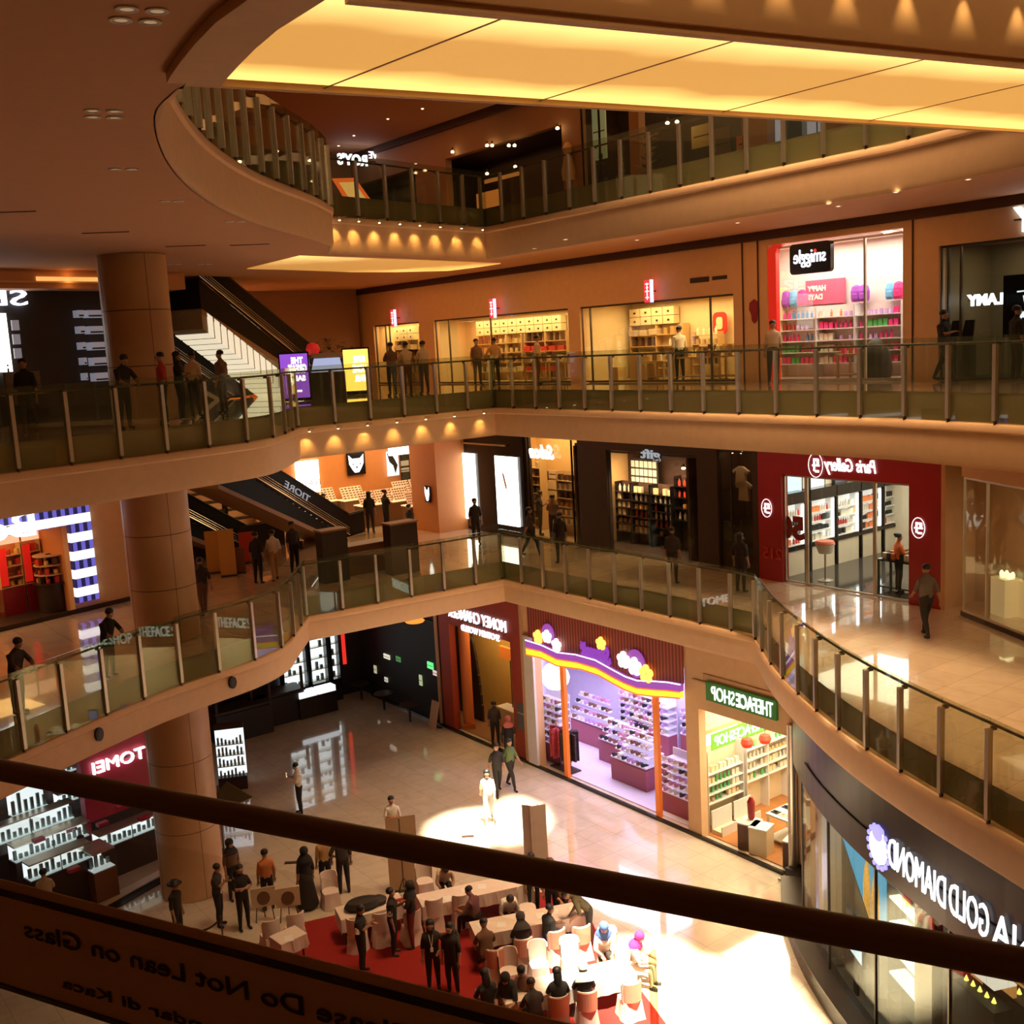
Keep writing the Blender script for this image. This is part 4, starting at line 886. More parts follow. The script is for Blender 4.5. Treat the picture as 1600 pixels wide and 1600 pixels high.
text('TIORE', .45, .03, emis('esc_letters', (.8, .82, .9), .35), 'lettering', b, (0, 0, 0), 0, True, width=1.7, height=.26)
# sheds behind: shelves seen under the escalator
for L, lb in ((L2, 'middle'),):
    t_ = thing('service_barrier', 'low dark barrier with pale shelves beyond the escalators of the %s gallery' % lb, 'barrier', gp(375, 862, L2), K.a)
    MB().box(-2.2, 2.0, 0, .1, 0, 1.0).build('panel', m_dark, t_)
    m = MB()
    for h in (1.2, 1.6, 2.0, 2.4): m.box(-2.2, 2.0, .6, .9, h, h+.1)
    m.build('shelf_board', mat('olive_shelf', (.35, .32, .2), .5), t_)
    m = MB()
    for x in (-2.2, -.2, 1.9): m.box(x, x+.08, .55, .95, 0, 2.5)
    m.build('post', m_dark, t_)
m_crate = mat('kiosk_wood', (.24, .10, .05), .5)
for px, py, h_, mt_, lb in [(337, 895, 1.55, mat('yellow_board', (.75, .42, .12), .6), 'pale yellow upright board left of the queue posts'), (358, 900, 1.7, mat('yellow_board', (.75, .42, .12), .6), 'yellow upright board beside the escalator foot'), (372, 896, .95, m_crate, 'low brown cabinet right of the yellow board'), (388, 880, 1.2, mat('red_board', (.6, .06, .03), .6), 'narrow red and white board near the man in white')]:
    t_ = thing('standing_board', lb, 'board', gp(px, py, L2), .3); w_ = .28
    MB().box(-w_, w_, -.03, .03, .05, h_).build('panel', mt_, t_); MB().box(-w_, w_, -.15, .15, 0, .05).build('foot', m_dsteel, t_)
# ---------------------------------------------------------------- upper gallery back: screens
def screen_stand(px, Y, z, w_, zb, zt, mt_, label, txt=None, tc=None):
    p = atd(px, Y, z); t_ = thing('advert_screen', label, 'screen', p, .1)
    MB().box(-w_/2-.05, w_/2+.05, 0, .12, .02, zt+.06).build('housing', m_black, t_); MB().box(-w_/2, w_/2, -.02, -.001, zb, zt).build('screen', mt_, t_)
    if txt:
        for i, (s_, zz, ww, hh) in enumerate(txt): text(s_, .3, .01, tc, 'lettering', t_, (w_*.12, -.03, zz), 0, True, width=ww, height=hh, bold=.02)
    return t_
screen_stand(464, 37.5, L3, .92, .12, 1.60, emis('violet_screen', (.30, .08, .62), 1.1), 'purple advertising screen with white mirrored words by the upper gallery corner', [('THE', 1.38, .4, .22), ('GREAT', 1.1, .62, .3), ('SALE', .78, .5, .2), ('now', .35, .2, .08)], emis('screen_words', (1, .9, 1), 2.0))
screen_stand(560, 40.5, L3, .9, .15, 1.65, emis('yellow_screen', (1, .55, .08), 2.2), 'glowing yellow advertising screen left of the farthest homeware bay', [('SUPER', 1.3, .45, .25), ('HOME', .95, .5, .3), ('FAIR', .6, .4, .25)], emis('screen_words2', (1, .95, .7), 3.5))
t_ = thing('information_kiosk', 'tilted pale blue screen kiosk between the purple and yellow screens', 'kiosk', atd(515, 39, L3), .1)
MB().box(-.6, .6, -.2, .3, 0, .9).build('cabinet', m_dark, t_); MB().add([(-.55, -.2, .95), (.55, -.2, .95), (.45, .15, 1.4), (-.45, .15, 1.4), (-.55, -.15, .92), (.55, -.15, .92), (.45, .2, 1.37), (-.45, .2, 1.37)], [(0,1,2,3),(4,7,6,5),(0,4,5,1),(1,5,6,2),(2,6,7,3),(3,7,4,0)]).build('screen', emis('blue_screen', (.45, .5, .75), .9), t_)
MB().box(-.55, .55, .2, .3, 1.42, 1.58).build('header', mat('header_tan', (.4, .25, .12), .5), t_)
t_ = thing('plant_display', 'dark leafy plant cluster with a red lantern at the upper gallery escalator foot', 'plant', atd(520, 44, L3), 0)
m = MB()
for i in range(130):
    a = random.uniform(0, 6.28); r_ = random.uniform(0, .85); h = random.uniform(.9, 2.3)*(1-.3*r_); u = random.uniform(0, 6.28); q = .16
    c = Vector((r_*math.cos(a)*1.3, r_*math.sin(a), h)); d = Vector((math.cos(u), math.sin(u), random.uniform(-.4, .6)))*q; e = Vector((-math.sin(u), math.cos(u), .2))*q*.35
    m.add([c-d, c+e, c+d, c-e, c+Vector((0, 0, .01))], [(0, 1, 4), (1, 2, 4), (2, 3, 4), (3, 0, 4)])
m.build('foliage', mat('dark_leaf', (.03, .04, .012), .6), t_); MB().lathe([(0, 0), (.4, 0), (.55, .9), (0, .9)], 16).build('planter', m_dark, t_)
MB().lathe([(0, -.25), (.2, -.2), (.28, 0), (.2, .2), (0, .25)], 14, (-.5, -.9, 1.75)).build('lantern', mat('lantern_red', (.6, .03, .03), .4, emit=(1, .03, .03), es=.25), t_)
# ============================================================ left-hand shops
def LX(fr, px, py, t=0): return fr.hit(px, py, t)
# gingham-framed shop, middle gallery
xo, zo = LX(LF, 133, 779); xi, zi = LX(LF, 103, 820); xe = LX(LF, 190, 900)[0]; xi2 = xi
facade('wall_left', LF, 0, .3, -22, xe+.25, L2, L3-1.6, [(-6, xi, L2, zi)], m_plaster)
struct(MB().box(xe, xe+.25, .3, 6, L2, L3-1.6).build('wall_left', m_plaster, None, O(LF), LF.a))
struct(MB().box(-22, xe+.3, -.06, 0, L2, L2+.14).build('baseboard_left', m_dark, None, O(LF), LF.a))
gm = bpy.data.materials.new('gingham_lit'); gm.use_nodes = True; n = gm.node_tree.nodes; l = gm.node_tree.links; pb = n['Principled BSDF']
tc = n.new('ShaderNodeTexCoord'); sx = n.new('ShaderNodeSeparateXYZ'); l.new(tc.outputs['Object'], sx.inputs[0])
def mth(op, a, b_=None):
    q = n.new('ShaderNodeMath'); q.operation = op
    for i, v in enumerate((a, b_)):
        if v is None: continue
        if isinstance(v, (int, float)): q.inputs[i].default_value = v
        else: l.new(v, q.inputs[i])
    return q.outputs[0]
row = mth('GREATER_THAN', mth('FRACT', mth('MULTIPLY', sx.outputs[2], 1.72)), .5)
cx_ = mth('GREATER_THAN', mth('FRACT', mth('MULTIPLY', sx.outputs[0], 3.6)), .5)
mA = n.new('ShaderNodeMix'); mA.data_type = 'RGBA'; l.new(cx_, mA.inputs[0]); mA.inputs[6].default_value = (.10, .09, .42, 1); mA.inputs[7].default_value = (.01, .01, .05, 1)
mB = n.new('ShaderNodeMix'); mB.data_type = 'RGBA'; l.new(row, mB.inputs[0]); l.new(mA.outputs[2], mB.inputs[7]); mB.inputs[6].default_value = (.92, .94, 1, 1)
l.new(mB.outputs[2], pb.inputs['Base Color']); l.new(mB.outputs[2], pb.inputs['Emission Color']); pb.inputs['Emission Strength'].default_value = 1.25
b = thing('gingham_portal', 'glowing white and blue gingham frame round the sweet shop entrance', 'shop frame', LF.w(0, -.1, 0), LF.a)
m = MB(); m.box(-6, xo, -.1, .09, zi, zo); m.box(xi, xo, -.1, .09, L2+.35, zi); m.build('panel', gm, b)
b = thing('shop_sign', 'white mirrored letters on the gingham frame at the left edge', 'sign', LF.w(*[LX(LF, 8, 822)[0]], -.3, LX(LF, 8, 822)[1]), LF.a)
text('Be', 1.0, .12, emis('letters_be', (1, 1, 1), 2.5), 'lettering', b, (0, 0, 0), 0, True, width=1.5, height=.75)
MB().box(-.8, .8, .08, .14, -.02, .02).build('rail', m_steel, b)
m_orw = mat('amber_wall', (.75, .32, .10), .6)
room(LF, -8, xi, .3, 2.6, L2, zi, m_orw, m_dark, m_orw, 150, (1, .55, .2), side=(0, 0), ext=0)
struct(MB().box(xi, xi+.1, .3, 2.9, L2, L3-1.6).build('wall_left', m_orw, None, O(LF), LF.a))
sw = [('box', 'red', (.7, .02, .02)), ('jar', 'gold', (.8, .5, .1)), ('box', 'dark brown', (.1, .04, .02)), ('jar', 'red', (.7, .02, .02))]
for k, (x0, x1) in enumerate([(-2, 35), (37, 66)]):
    s0 = LX(LF, x0, 880, 1.6)[0]; s1 = LX(LF, x1, 880, 1.6)[0]
    t_ = shelving(LF, s0, s1, 1.6, L2, [.95, 1.25, 1.6, 1.95], [sw], 'the sweet shop', ('left', 'right')[k], .2, mt=m_kraft, back=m_orw, sc=1.3, top=2.3)
    MB().box(0, s1-s0, 0, .35, 0, .9).build('base_cabinet', m_red, t_); MB().box(.02, s1-s0-.02, -.02, .02, 2.32, 2.75).build('header', emis('header_sweet%d' % k, (1, .45, .25), 1.2), t_)
    MB().box(.0, .25, -.01, .0, 1.0, 2.2).build('red_banner', mat('red_banner', (.8, .02, .02), .5, emit=(1, .02, .01), es=.3), t_)
p = LF.w(LX(LF, 85, 950, 1.0)[0], 1.0, L2+.03); t_ = thing('round_display', 'round tiered dark display stand at the sweet shop entrance', 'display stand', p, 0)
MB().lathe([(0, 0), (.45, 0), (.45, .9), (.55, .92), (.55, .95), (0, .95)], 24).build('base', m_dark, t_, smooth=True)
for h in (1.2, 1.5, 1.8): MB().lathe([(0, h), (.48, h), (.48, h+.03), (0, h+.03)], 24).build('tier', m_kraft, t_)
MB().tube((0, 0, .95), (0, 0, 1.85), .08).build('pole', m_dark, t_)
for k, h in enumerate((.95, 1.23, 1.53)):
    for i in range(9):
        a = 6.283*i/9; kk, cn, c = sw[(i+k) % 4]
        place(kk, cn, c, (p.x+.36*math.cos(a), p.y+.36*math.sin(a), p.z+h+.004), a, '%s %s on the %s tier of the round sweet stand' % (cn, kk, ORD[k]), 'sweets on the round stand', (1.2, 1.2, 1.2))
p = gp(193, 878, L2); t_ = thing('side_table', 'dark narrow console table in the recess left of the column', 'table', p, LF.a)
MB().box(-.5, .5, -.2, .2, 1.0, 1.06).build('tabletop', m_dark, t_); 
for x in (-.45, .4): MB().box(x, x+.05, -.03, .03, 0, 1.0).build('leg', m_dark, t_)
MB().box(-.5, .5, -.02, .02, 0, .7).build('back_panel', m_crate, t_)
# dark cosmetics shop, upper gallery
xs0 = LX(LF, 178, 560)[0]
facade('wall_left', LF, .2, .5, -24, xs0+2.4, L3, L4-1.7, [], m_blackm)
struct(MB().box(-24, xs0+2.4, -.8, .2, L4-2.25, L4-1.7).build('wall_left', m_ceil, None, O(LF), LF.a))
s, z = LX(LF, 100, 437, -.6); b = thing('cove_light', 'soft orange ceiling cove glow above the dark cosmetics shop', 'ceiling light', LF.w(s, -.82, z), LF.a)
MB().box(-1.0, 1.0, -.04, .01, -.06, .06).build('diffuser', emis('cove_orange', (1, .38, .10), 1.3), b); MB().box(-2.2, 2.2, -.02, .01, -.12, -.065).build('edge_trim', m_plaster, b)
p = LF.w(s, -.9, z-.02); light('cove_spot', 'POINT', (p.x, p.y, p.z), 5, (1, .4, .1), .15)
s, z = LX(LF, 15, 465); b = thing('shop_sign', 'large mirrored blue-white letters on the dark cosmetics shop at the left edge', 'sign', LF.w(s, .1, z), LF.a)
text('SE', .5, .12, emis('blue_white', (.75, .78, 1), 3), 'lettering', b, (.0, 0, 0), 0, True, width=1.15, height=.45)
MB().box(-.6, .6, .04, .09, -.03, .03).build('rail', m_dsteel, b)
s, z = LX(LF, 2, 528); b = board('light_box', 'bright white light box cut by the left picture edge, upper gallery', 'light box', LF, s-.7, s+.25, .1, z-1.0, z+.72, LBX)
text('j', .25, .01, m_black, 'lettering', b, (.35, -.07, -.9), 0, True, width=.1)
m_shelfw = mat('cold_shelf', (.5, .5, .5), .5, emit=(.75, .8, 1), es=.16)
for i, y_ in enumerate((491, 516, 541, 565, 589)):
    for j, (x0, x1) in enumerate([(118, 129), (133, 172)]):
        s0, z1 = LX(LF, x0+i*3, y_-6); s1, z0 = LX(LF, x1+i*1.5, y_+5)
        b = thing('wall_shelf', 'cold-lit grey wall shelf box, %s row from the top, %s column, dark cosmetics shop' % (ORD[i], ('left', 'right')[j]), 'shelf', LF.w(s0, .18, z0), LF.a)
        MB().box(0, s1-s0, -.3, 0, 0, z1-z0).build('shelf_box', m_shelfw, b); MB().box(.03, s1-s0-.03, -.32, -.301, .03, .08).build('shelf_edge', mat('dark_edge', (.02, .02, .03), .5), b)
for i, (px, py) in enumerate([(25, 508), (27, 530), (29, 552)]):
    s0, z = LX(LF, px, py); b = board('wall_panel', 'small grey lit panel, %s from the top beside the left light box' % ORD[i], 'panel', LF, s0-.1, s0+.12, .1, z-.15, z+.15, m_shelfw)
for i, (px, py, c) in enumerate([(62, 588, 'striped'), (25, 612, 'cream')]):
    p = atd(px, 29.5, L3); t_ = thing('display_stand', '%s product stand in front of the dark cosmetics shop' % c, 'display stand', p, LF.a)
    MB().box(-.25, .25, -.2, .2, 0, .9).build('cabinet', m_dark, t_); MB().box(-.15, .15, -.05, .05, .9, 1.5).build('panel', mat('stand_grey', (.3, .28, .25), .5), t_)
# red jewellery shop, ground floor
m_crim = mat('crimson_panel', (.42, .015, .05), .45); CW = emis('case_white', (.88, .95, 1), 1.15)
def lbox(px0, px1, py0, py1, t, z0=None):
    s0, zt = LX(LG, px0, py0, t); s1, zb = LX(LG, px1, py1, t); return s0, s1, zb, zt
facade('wall_left', LG, 2.6, 2.9, -16, LG.hit(290, 1200, 2.6)[0], 0, L2-1.45, [], m_dark)
s0, s1, z0, z1 = lbox(122, 252, 1165, 1252, .6)
b = thing('feature_wall', 'crimson panel wall behind the mirrored white jewellery sign', 'wall panel', LG.w(s0, .6, 0), LG.a)
MB().box(0, s1-s0, 0, .3, 1.75, L2-1.5).build('panel', m_crim, b); MB().box(0, s1-s0, -.02, .3, 0, .85).build('base_cabinet', m_dark, b); MB().box(0, .12, 0, .3, .86, 1.74).build('post', m_crim, b)
s, z = LX(LG, 187, 1188, .5); b = thing('shop_sign', 'white mirrored letters on the crimson jewellery wall', 'sign', LG.w(s, .52, z), LG.a)
text('TOMEI', .6, .10, emis('tomei_white', (1, .97, .95), 2.6), 'lettering', b, (0, 0, 0), 0, True, width=1.72, height=.36)
MB().box(-.8, .8, .05, .08, -.02, .02).build('rail', m_dsteel, b)
m_jew = mat('jewel_tray', (.75, .8, .82), .4, emit=(.8, .95, 1), es=.5); m_jewd = mat('jewel_dark', (.22, .28, .28), .4)
def jewel_case(fr, s0, s1, t, z, zt0, zt1, depth, label, legs=True, n=None, base=m_dark):
    b = thing('jewellery_case', label, 'display case', fr.w(s0, t, z), fr.a); W = s1-s0
    MB().box(0, W, 0, depth, 0, zt0-z).build('cabinet', base, b)
    MB().box(.02, W-.02, depth-.05, depth-.02, zt0-z, zt1-z-.02).build('lit_back', CW, b); MB().box(.03, W-.03, .05, depth-.06, zt0-z+.005, zt0-z+.03).build('tray_base', m_jew, b)
    MB().box(0, W, 0, .012, zt0-z+.002, zt1-z).build('glass_front', m_shopglass, b); MB().box(0, W, 0, depth, zt1-z, zt1-z+.04).build('top_rail', m_steel, b)
    m = MB(); k = n or max(3, int(W/.16))
    for i in range(k):
        x = W*(i+.5)/k; h = (zt1-zt0)*random.uniform(.25, .7); m.box(x-.045, x+.045, depth*.35, depth*.35+.06, zt0-z+.035, zt0-z+.03+h)
    m.build('jewellery_stand', m_jewd, b)
    for x in [W*i/max(1, round(W/1.1)) for i in range(1, max(1, round(W/1.1)))]: MB().box(x-.012, x+.012, -.004, .014, zt0-z, zt1-z).build('divider', m_dsteel, b)
    return b
s0, s1, z0, z1 = lbox(147, 253, 1262, 1280, .2); jewel_case(LG, s0, s1, .1, 0, 1.0, 1.42, .5, 'long bright jewellery case under the crimson wall')
for (a, c_, d, e, t, lb) in [(14, 80, 1222, 1268, 1.6, 'large bright wall showcase at the far left of the jewellery shop'), (-30, 122, 1278, 1303, 1.2, 'upper long bright showcase along the rear of the jewellery shop'), (90, 124, 1200, 1206, 2.0, 'thin bright shelf showcase left of the crimson wall, uppermost'), (90, 126, 1238, 1252, 2.0, 'thin bright shelf showcase left of the crimson wall, lower')]:
    s0, s1, z0, z1 = lbox(a, c_, d, e, t); z0, z1 = min(z0, z1), max(z0, z1)
    za = LX(LG, (a+c_)/2, e+2, t)[1]; zb = LX(LG, (a+c_)/2, d, t)[1]
    jewel_case(LG, s0, s1, t, max(0, za-.3), za, zb, .4, lb)
for (a, c_, d, e, t, lb) in [(22, 145, 1304, 1328, .5, 'second long bright showcase of the jewellery shop'), (46, 147, 1335, 1360, -.7, 'front glass counter of the jewellery shop with lit trays')]:
    s0 = LX(LG, a, e, t)[0]; s1 = LX(LG, c_, e, t)[0]; za = LX(LG, (a+c_)/2, e, t)[1]; zb = LX(LG, (a+c_)/2, d, t)[1]
    jewel_case(LG, s0, s1, t, 0, max(.5, za), max(.9, zb), .5, lb)
s0 = LX(LG, 146, 1380, -1.0)[0]; s1 = LX(LG, 182, 1370, -1.0)[0]
jewel_case(LG, s0, s1, -1.1, 0, .95, 1.5, .9, 'corner glass counter with red trays at the jewellery shop front', base=m_crate)
q = [LG.w(LX(LG, 40, 1420, -1.6)[0], -1.8), LG.w(LX(LG, 262, 1340, -.2)[0], -.9), LG.w(LX(LG, 262, 1340, -.2)[0], -.6), LG.w(LX(LG, 40, 1420, -1.6)[0], -1.3)]
struct(MB().slab([Vector(v.xy) for v in q], [], .001, .06).build('trim_40', m_white))
q = [v-Vector((LG.e2.x, LG.e2.y, 0))*.35 for v in q]
struct(MB().slab([Vector(v.xy) for v in q], [], .001, .03).build('trim_41', m_black))
for i, (px, py) in enumerate([(110, 1296), (60, 1312), (160, 1287), (190, 1260), (225, 1278), (115, 1358)]):
    t = (1.0, .5, -.6, .0, .0, -1.2)[i]; s, z = LX(LG, px, py, t); o = MB().box(-.16, .16, -.1, .1, 0, .10).build('display_tray', m_crim, None, LG.w(s, t, z-.05), LG.a)
    tag(o, 'small red velvet tray, %s from the left on the jewellery counters' % ['third', 'first', 'fourth', 'fifth', 'sixth', 'second'][i], 'tray')
light('jewel_light', 'AREA', LG.w(-1, .8, L2-1.52), 25, (1, .8, .6), 5, 3, rz=LG.a)
# lit display seen right of the column
p = gp(358, 1262, 0); t_ = thing('tall_showcase', 'bright tall glass showcase just right of the ground floor column', 'display case', (p.x-.2, p.y+1.5, 0), .2)
MB().box(-.5, .5, 0, .4, 0, .5).build('cabinet', m_dark, t_); MB().box(-.5, .5, .3, .4, .5, 2.3).build('lit_back', emis('showcase_glow', (.85, .95, 1), 1.3), t_)
for h in (.9, 1.3, 1.7): MB().box(-.48, .48, 0, .3, h, h+.03).build('shelf_board', m_steel, t_)
m = MB()
for h in (.5, .93, 1.33, 1.73):
    for i in range(7): m.box(-.43+i*.13, -.36+i*.13, .1, .2, h+.002, h+random.uniform(.1, .28))
m.build('merchandise', m_jewd, t_); MB().box(-.52, .52, 0, .41, 2.3, 2.42).build('top_board', m_dark, t_)
for px, py, lb in [(378, 1150, 'black folding gazebo frame behind the column'), (430, 1128, 'dark kiosk counter behind the column')]:
    p = gp(px, py, 0); t_ = thing('kiosk', lb, 'kiosk', p, K.a); MB().box(-1.2, 1.2, -.5, .5, 0, 1.2).build('cabinet', m_blackm, t_); MB().box(-1.25, 1.25, -.55, .55, 1.25, 1.35).build('top_board', m_dark, t_)
    MB().box(-1.2, -1.1, -.5, -.4, 1.2, 2.3).box(1.1, 1.2, -.5, -.4, 1.2, 2.3).build('post', m_dark, t_)
# ============================================================ ground floor, right-hand shops
def H1(px, py, t=.4): return R.hit(px, py, t)
def proom(s0, s1, t0, depth, k, z0, z1, wall, floor, ceil, power, lc, left=True, right=True):
    P = lambda s, t: R.w(s+k*(t-t0), t); t1 = t0+depth; m = MB()
    def wall_q(a, b, th):
        d = (b-a).normalized(); n_ = Vector((-d.y, d.x, 0))*th
        vs = [(p.x, p.y, z) for z in (z0, z1) for p in (a, b, b+n_, a+n_)]
        m.add(vs, [(0,3,2,1),(4,5,6,7),(0,1,5,4),(1,2,6,5),(2,3,7,6),(3,0,4,7)])
    wall_q(P(s0, t1), P(s1, t1), .08)
    if left: wall_q(P(s0, t0), P(s0, t1), .04)
    if right: wall_q(P(s1, t0), P(s1, t1), -.04)
    struct(m.build('wall_back', wall)); q = [Vector(P(s, t).xy) for s, t in ((s0, t0), (s1, t0), (s1, t1), (s0, t1))]
    struct(MB().slab(q, [], z0+.005, z0+.03).build('floor', floor)); struct(MB().slab(q, [], z1, z1+.1).build('ceiling', ceil))
    if power: light('shop_ceiling_light', 'AREA', P((s0+s1)/2, t0+depth*.45)+Vector((0, 0, z1-.06)), power, lc, (s1-s0)*.8, depth*.7, rz=R.a)
zc1 = L2-1.45
mo0, mo1 = H1(706, 1060)[0], H1(802, 1100)[0]; pu0, pu1 = H1(838, 1100)[0], H1(1073, 1180)[0]; fa0, fa1 = 8.95, 12.4
facade('wall_right', R, .4, .7, -34, H1(690, 1050)[0], 0, zc1, [], m_blackm)
facade('wall_right', R, .4, .7, H1(690, 1050)[0], H1(821, 1080)[0], 0, zc1, [(mo0, mo1, 0, 4.45)], mat('brick_red', (.36, .05, .025), .5))
facade('wall_right', R, .4, .7, H1(821, 1080)[0], 12.95, 0, zc1, [(H1(838, 1080)[0], pu1, 0, 5.3), (fa0, fa1, 0, 4.15)], m_plaster)
struct(MB().box(-11, 12.9, .30, .398, 0, .10).build('baseboard_right', m_black, None, O(R), R.a))
for px in (686, 819): struct(MB().box(-.08, .08, -.06, 0, 0, zc1).build('trim_50', m_stone, None, R.w(H1(px, 1050)[0], .4), R.a))
struct(MB().box(H1(824, 1080)[0], H1(838, 1080)[0], .30, .40, 0.1, 4.9).build('trim_51', m_white, None, O(R), R.a))
struct(MB().box(8.75, 12.9, .36, .399, 5.0, 5.05).box(9.2, 12.4, .37, .399, 5.12, 5.3).build('trim_52', m_stone, None, O(R), R.a))
# far bright display shop
for k, (x0, x1) in enumerate([(440, 480), (484, 513), (517, 532)]):
    s0, s1 = K.hit(x0, 1030, 11.5)[0], K.hit(x1, 1030, 11.5)[0]; b = thing('wall_showcase', 'bright white wall showcase, %s of three in the far ground floor shop' % ('leftmost', 'middle', 'rightmost')[k], 'display case', K.w(s0, 11.5, 0), K.a)
    W = s1-s0; MB().box(0, W, 0, .38, 0, 1.0).build('cabinet', m_black, b); MB().box(.05, W-.05, .3, .38, 1.0, 4.6).build('lit_back', emis('cool_white', (.85, .95, .95), 1.5), b)
    for x in (0, W-.06): MB().box(x, x+.06, 0, .38, 1.0, 4.6).build('post', m_black, b)
    m = MB()
    for i in range(7): m.box(.05, W-.05, 0, .3, 1.1+i*.5, 1.14+i*.5)
    m.build('shelf_board', m_steel, b)
    for i in range(7):
        for q in range(max(1, int((W-.2)/.22))):
            if random.random() < .6: MB().box(.1+q*.22, .1+q*.22+.12, .1, .2, 1.145+i*.5, 1.145+i*.5+random.uniform(.08, .3)).build('merchandise', m_jewd, b)
struct(MB().box(K.hit(440, 1030, 11.5)[0]-3, .4, 12.0, 12.2, 0, L2-1.45).build('wall_back', m_blackm, None, O(K), K.a))
s, z = H1(536, 1008, .35); s, z = K.hit(537, 1008, 11.4); b = board('light_strip', 'thin red glowing strip at the right end of the far bright shop', 'light strip', K, s-.08, s+.08, 11.45, 1.6, 4.6, emis('red_strip', (.9, .03, .02), 1.0))
for i, (px, py, lb) in enumerate([(475, 1058, 'left'), (505, 1062, 'middle')]):
    p = K.w(K.hit(px, py, 10.6)[0], 10.6, 0); b = thing('display_counter', 'black glass-topped counter, %s one in front of the far bright shop' % lb, 'counter', p, K.a)
    MB().box(-.45, .45, -.3, .2, 0, .9).build('cabinet', m_black, b); MB().box(-.40, .42, -.28, .18, .9, 1.15).build('glass_case', CW, b)
# dim restaurant front: few lights on black
for i, (px, py, w_, h_, c, s_, nm) in enumerate([(672, 1040, .42, .28, (.15, .9, .25), 1.2, 'green exit sign'), (622, 1030, .36, .22, (.1, .35, .1), .6, 'dim green exit sign'), (680, 1052, .34, .2, (1, .7, .65), .8, 'small pale pink sign'), (604, 1026, .5, .2, (1, .9, .7), .8, 'small pale lit menu board'), (586, 1046, .2, .35, (.9, .8, .5), .5, 'small upright lit notice'), (603, 1062, .25, .2, (.9, .85, .7), .6, 'small pale lit table sign'), (657, 1063, .2, .45, (.8, .9, .5), .5, 'slim leaning lit menu')]):
    s, z = H1(px, py, .36); b = board('lit_sign', '%s on the dark restaurant front' % nm, 'sign', R, s-w_/2, s+w_/2, .39, z-h_/2, z+h_/2, emis('sgn%d' % i, c, s_), .04)
    MB().box(-w_/2, w_/2, -.05, -.041, -.01, .01).build('print_line', m_black, b)
s, z = H1(648, 970, -.6); b = thing('pendant_lamp', 'orange glowing oval pendant lamp at the dark restaurant front', 'lamp', R.w(s, -.6, z), R.a)
MB().lathe([(0, -.1), (.35, -.05), (.4, 0), (.3, .1), (0, .12)], 18).build('lamp_shade', emis('orange_lamp', (1, .3, .04), 1.3), b); MB().tube((0, 0, .12), (0, 0, zc1-z), .012, n=6).build('cord', m_dark, b)
struct(MB().box(-10.8, H1(684, 1050)[0], .33, .4, 4.3, 4.36).build('trim_53', m_dark, None, O(R), R.a))
for i, (px, py) in enumerate([(565, 1090), (600, 1098), (640, 1112)]):
    p = R.w(H1(px, py, -.3)[0], -.3, 0); b = thing('dining_table', 'dark restaurant table, %s of three along the dark front' % ORD[i], 'table', p, R.a)
    MB().lathe([(0, .72), (.42, .72), (.42, .75), (0, .75)], 18).build('tabletop', m_dark, b); MB().tube((0, 0, 0), (0, 0, .72), .05).build('pedestal', m_black, b)
p = R.w(H1(686, 1130, -.1)[0]-.5, .0, 0); b = thing('standing_banner', 'small pale leaning board at the foot of the beige pier', 'banner', p, R.a)
MB().add([(-.25, -.15, .0), (.25, -.15, .0), (.25, .1, 1.1), (-.25, .1, 1.1), (-.25, -.11, 0), (.25, -.11, 0), (.25, .14, 1.1), (-.25, .14, 1.1)], [(0,1,2,3),(4,7,6,5),(0,4,5,1),(1,5,6,2),(2,6,7,3),(3,7,4,0)]).build('panel', mat('board_cream', (.6, .45, .3), .6), b); MB().box(-.25, .25, .08, .2, 0, .04).build('foot', m_dark, b)
# money changer
m_yel = mat('mustard_wall', (.80, .48, .12), .6)
proom(mo0-.2, mo1+.2, .7, 2.4, -1.35, 0, 4.5, m_yel, mat('brown_tiles', (.30, .15, .07), .35), m_yel, 75, (1, .70, .32), left=False)
s, z = H1(742, 971, .3); b = thing('shop_sign', 'white mirrored letters reading money changer on the red fascia', 'sign', R.w(s, .36, z), R.a)
ML = emis('money_letters', (.85, .92, 1), 2.2); Wt = H1(787, 980, .3)[0]-H1(698, 960, .3)[0]
text('MONEY CHANGER', .5, .06, ML, 'lettering', b, (0, 0, .10), 0, True, width=Wt, height=.44)
text('SPOTREM WORLD', .3, .05, ML, 'lettering', b, (.2, 0, -.42), 0, True, width=Wt*.66, height=.25)
MB().box(-1.3, 1.3, .0, .04, -.12, -.10).build('rail', m_dsteel, b)
s, z = H1(705, 1060, .8); tag(MB().lathe([(0, 0), (.22, 0), (.22, 4.3), (0, 4.3)], 20).box(-.24, .24, -.24, .24, 0, .2).build('entrance_column', mat('terracotta', (.62, .18, .05), .45), None, R.w(mo0+.15, 1.0, .03), 0, smooth=True), 'round orange-red column at the left of the money changer entrance', 'column')
def tower(px, w_, h_, t, nm):
    s = H1(px, 1100, t)[0]; b = thing('tower_relief', nm, 'wall decoration', R.w(s, t, .04), R.a); m = MB(); n = 9; prof = [(-w_, 0)]
    for i in range(n): prof += [(-w_*(1-i/n)**.7, h_*(i/n)**.75), (-w_*(1-i/n)**.7*.9, h_*(i/n)**.75+.05)]
    prof += [(0, h_)]; prof += [(-x, z_) for x, z_ in reversed(prof[:-1])]
    m.prism(prof, 0, .10).build('relief', m_dark, b); MB().box(-.025, .025, .0, .08, h_, h_+.35).build('spire', m_dark, b)
tower(722, .62, 4.0, 1.9, 'tall dark stepped tower silhouette, left of the pair in the money changer'); tower(742, .55, 3.5, 1.75, 'tall dark stepped tower silhouette, right of the pair in the money changer')
p = R.w(H1(795, 1150, 1.3)[0], 1.5, .03); b = thing('service_counter', 'lit cream service counter with orange header inside the money changer', 'counter', p, R.a)
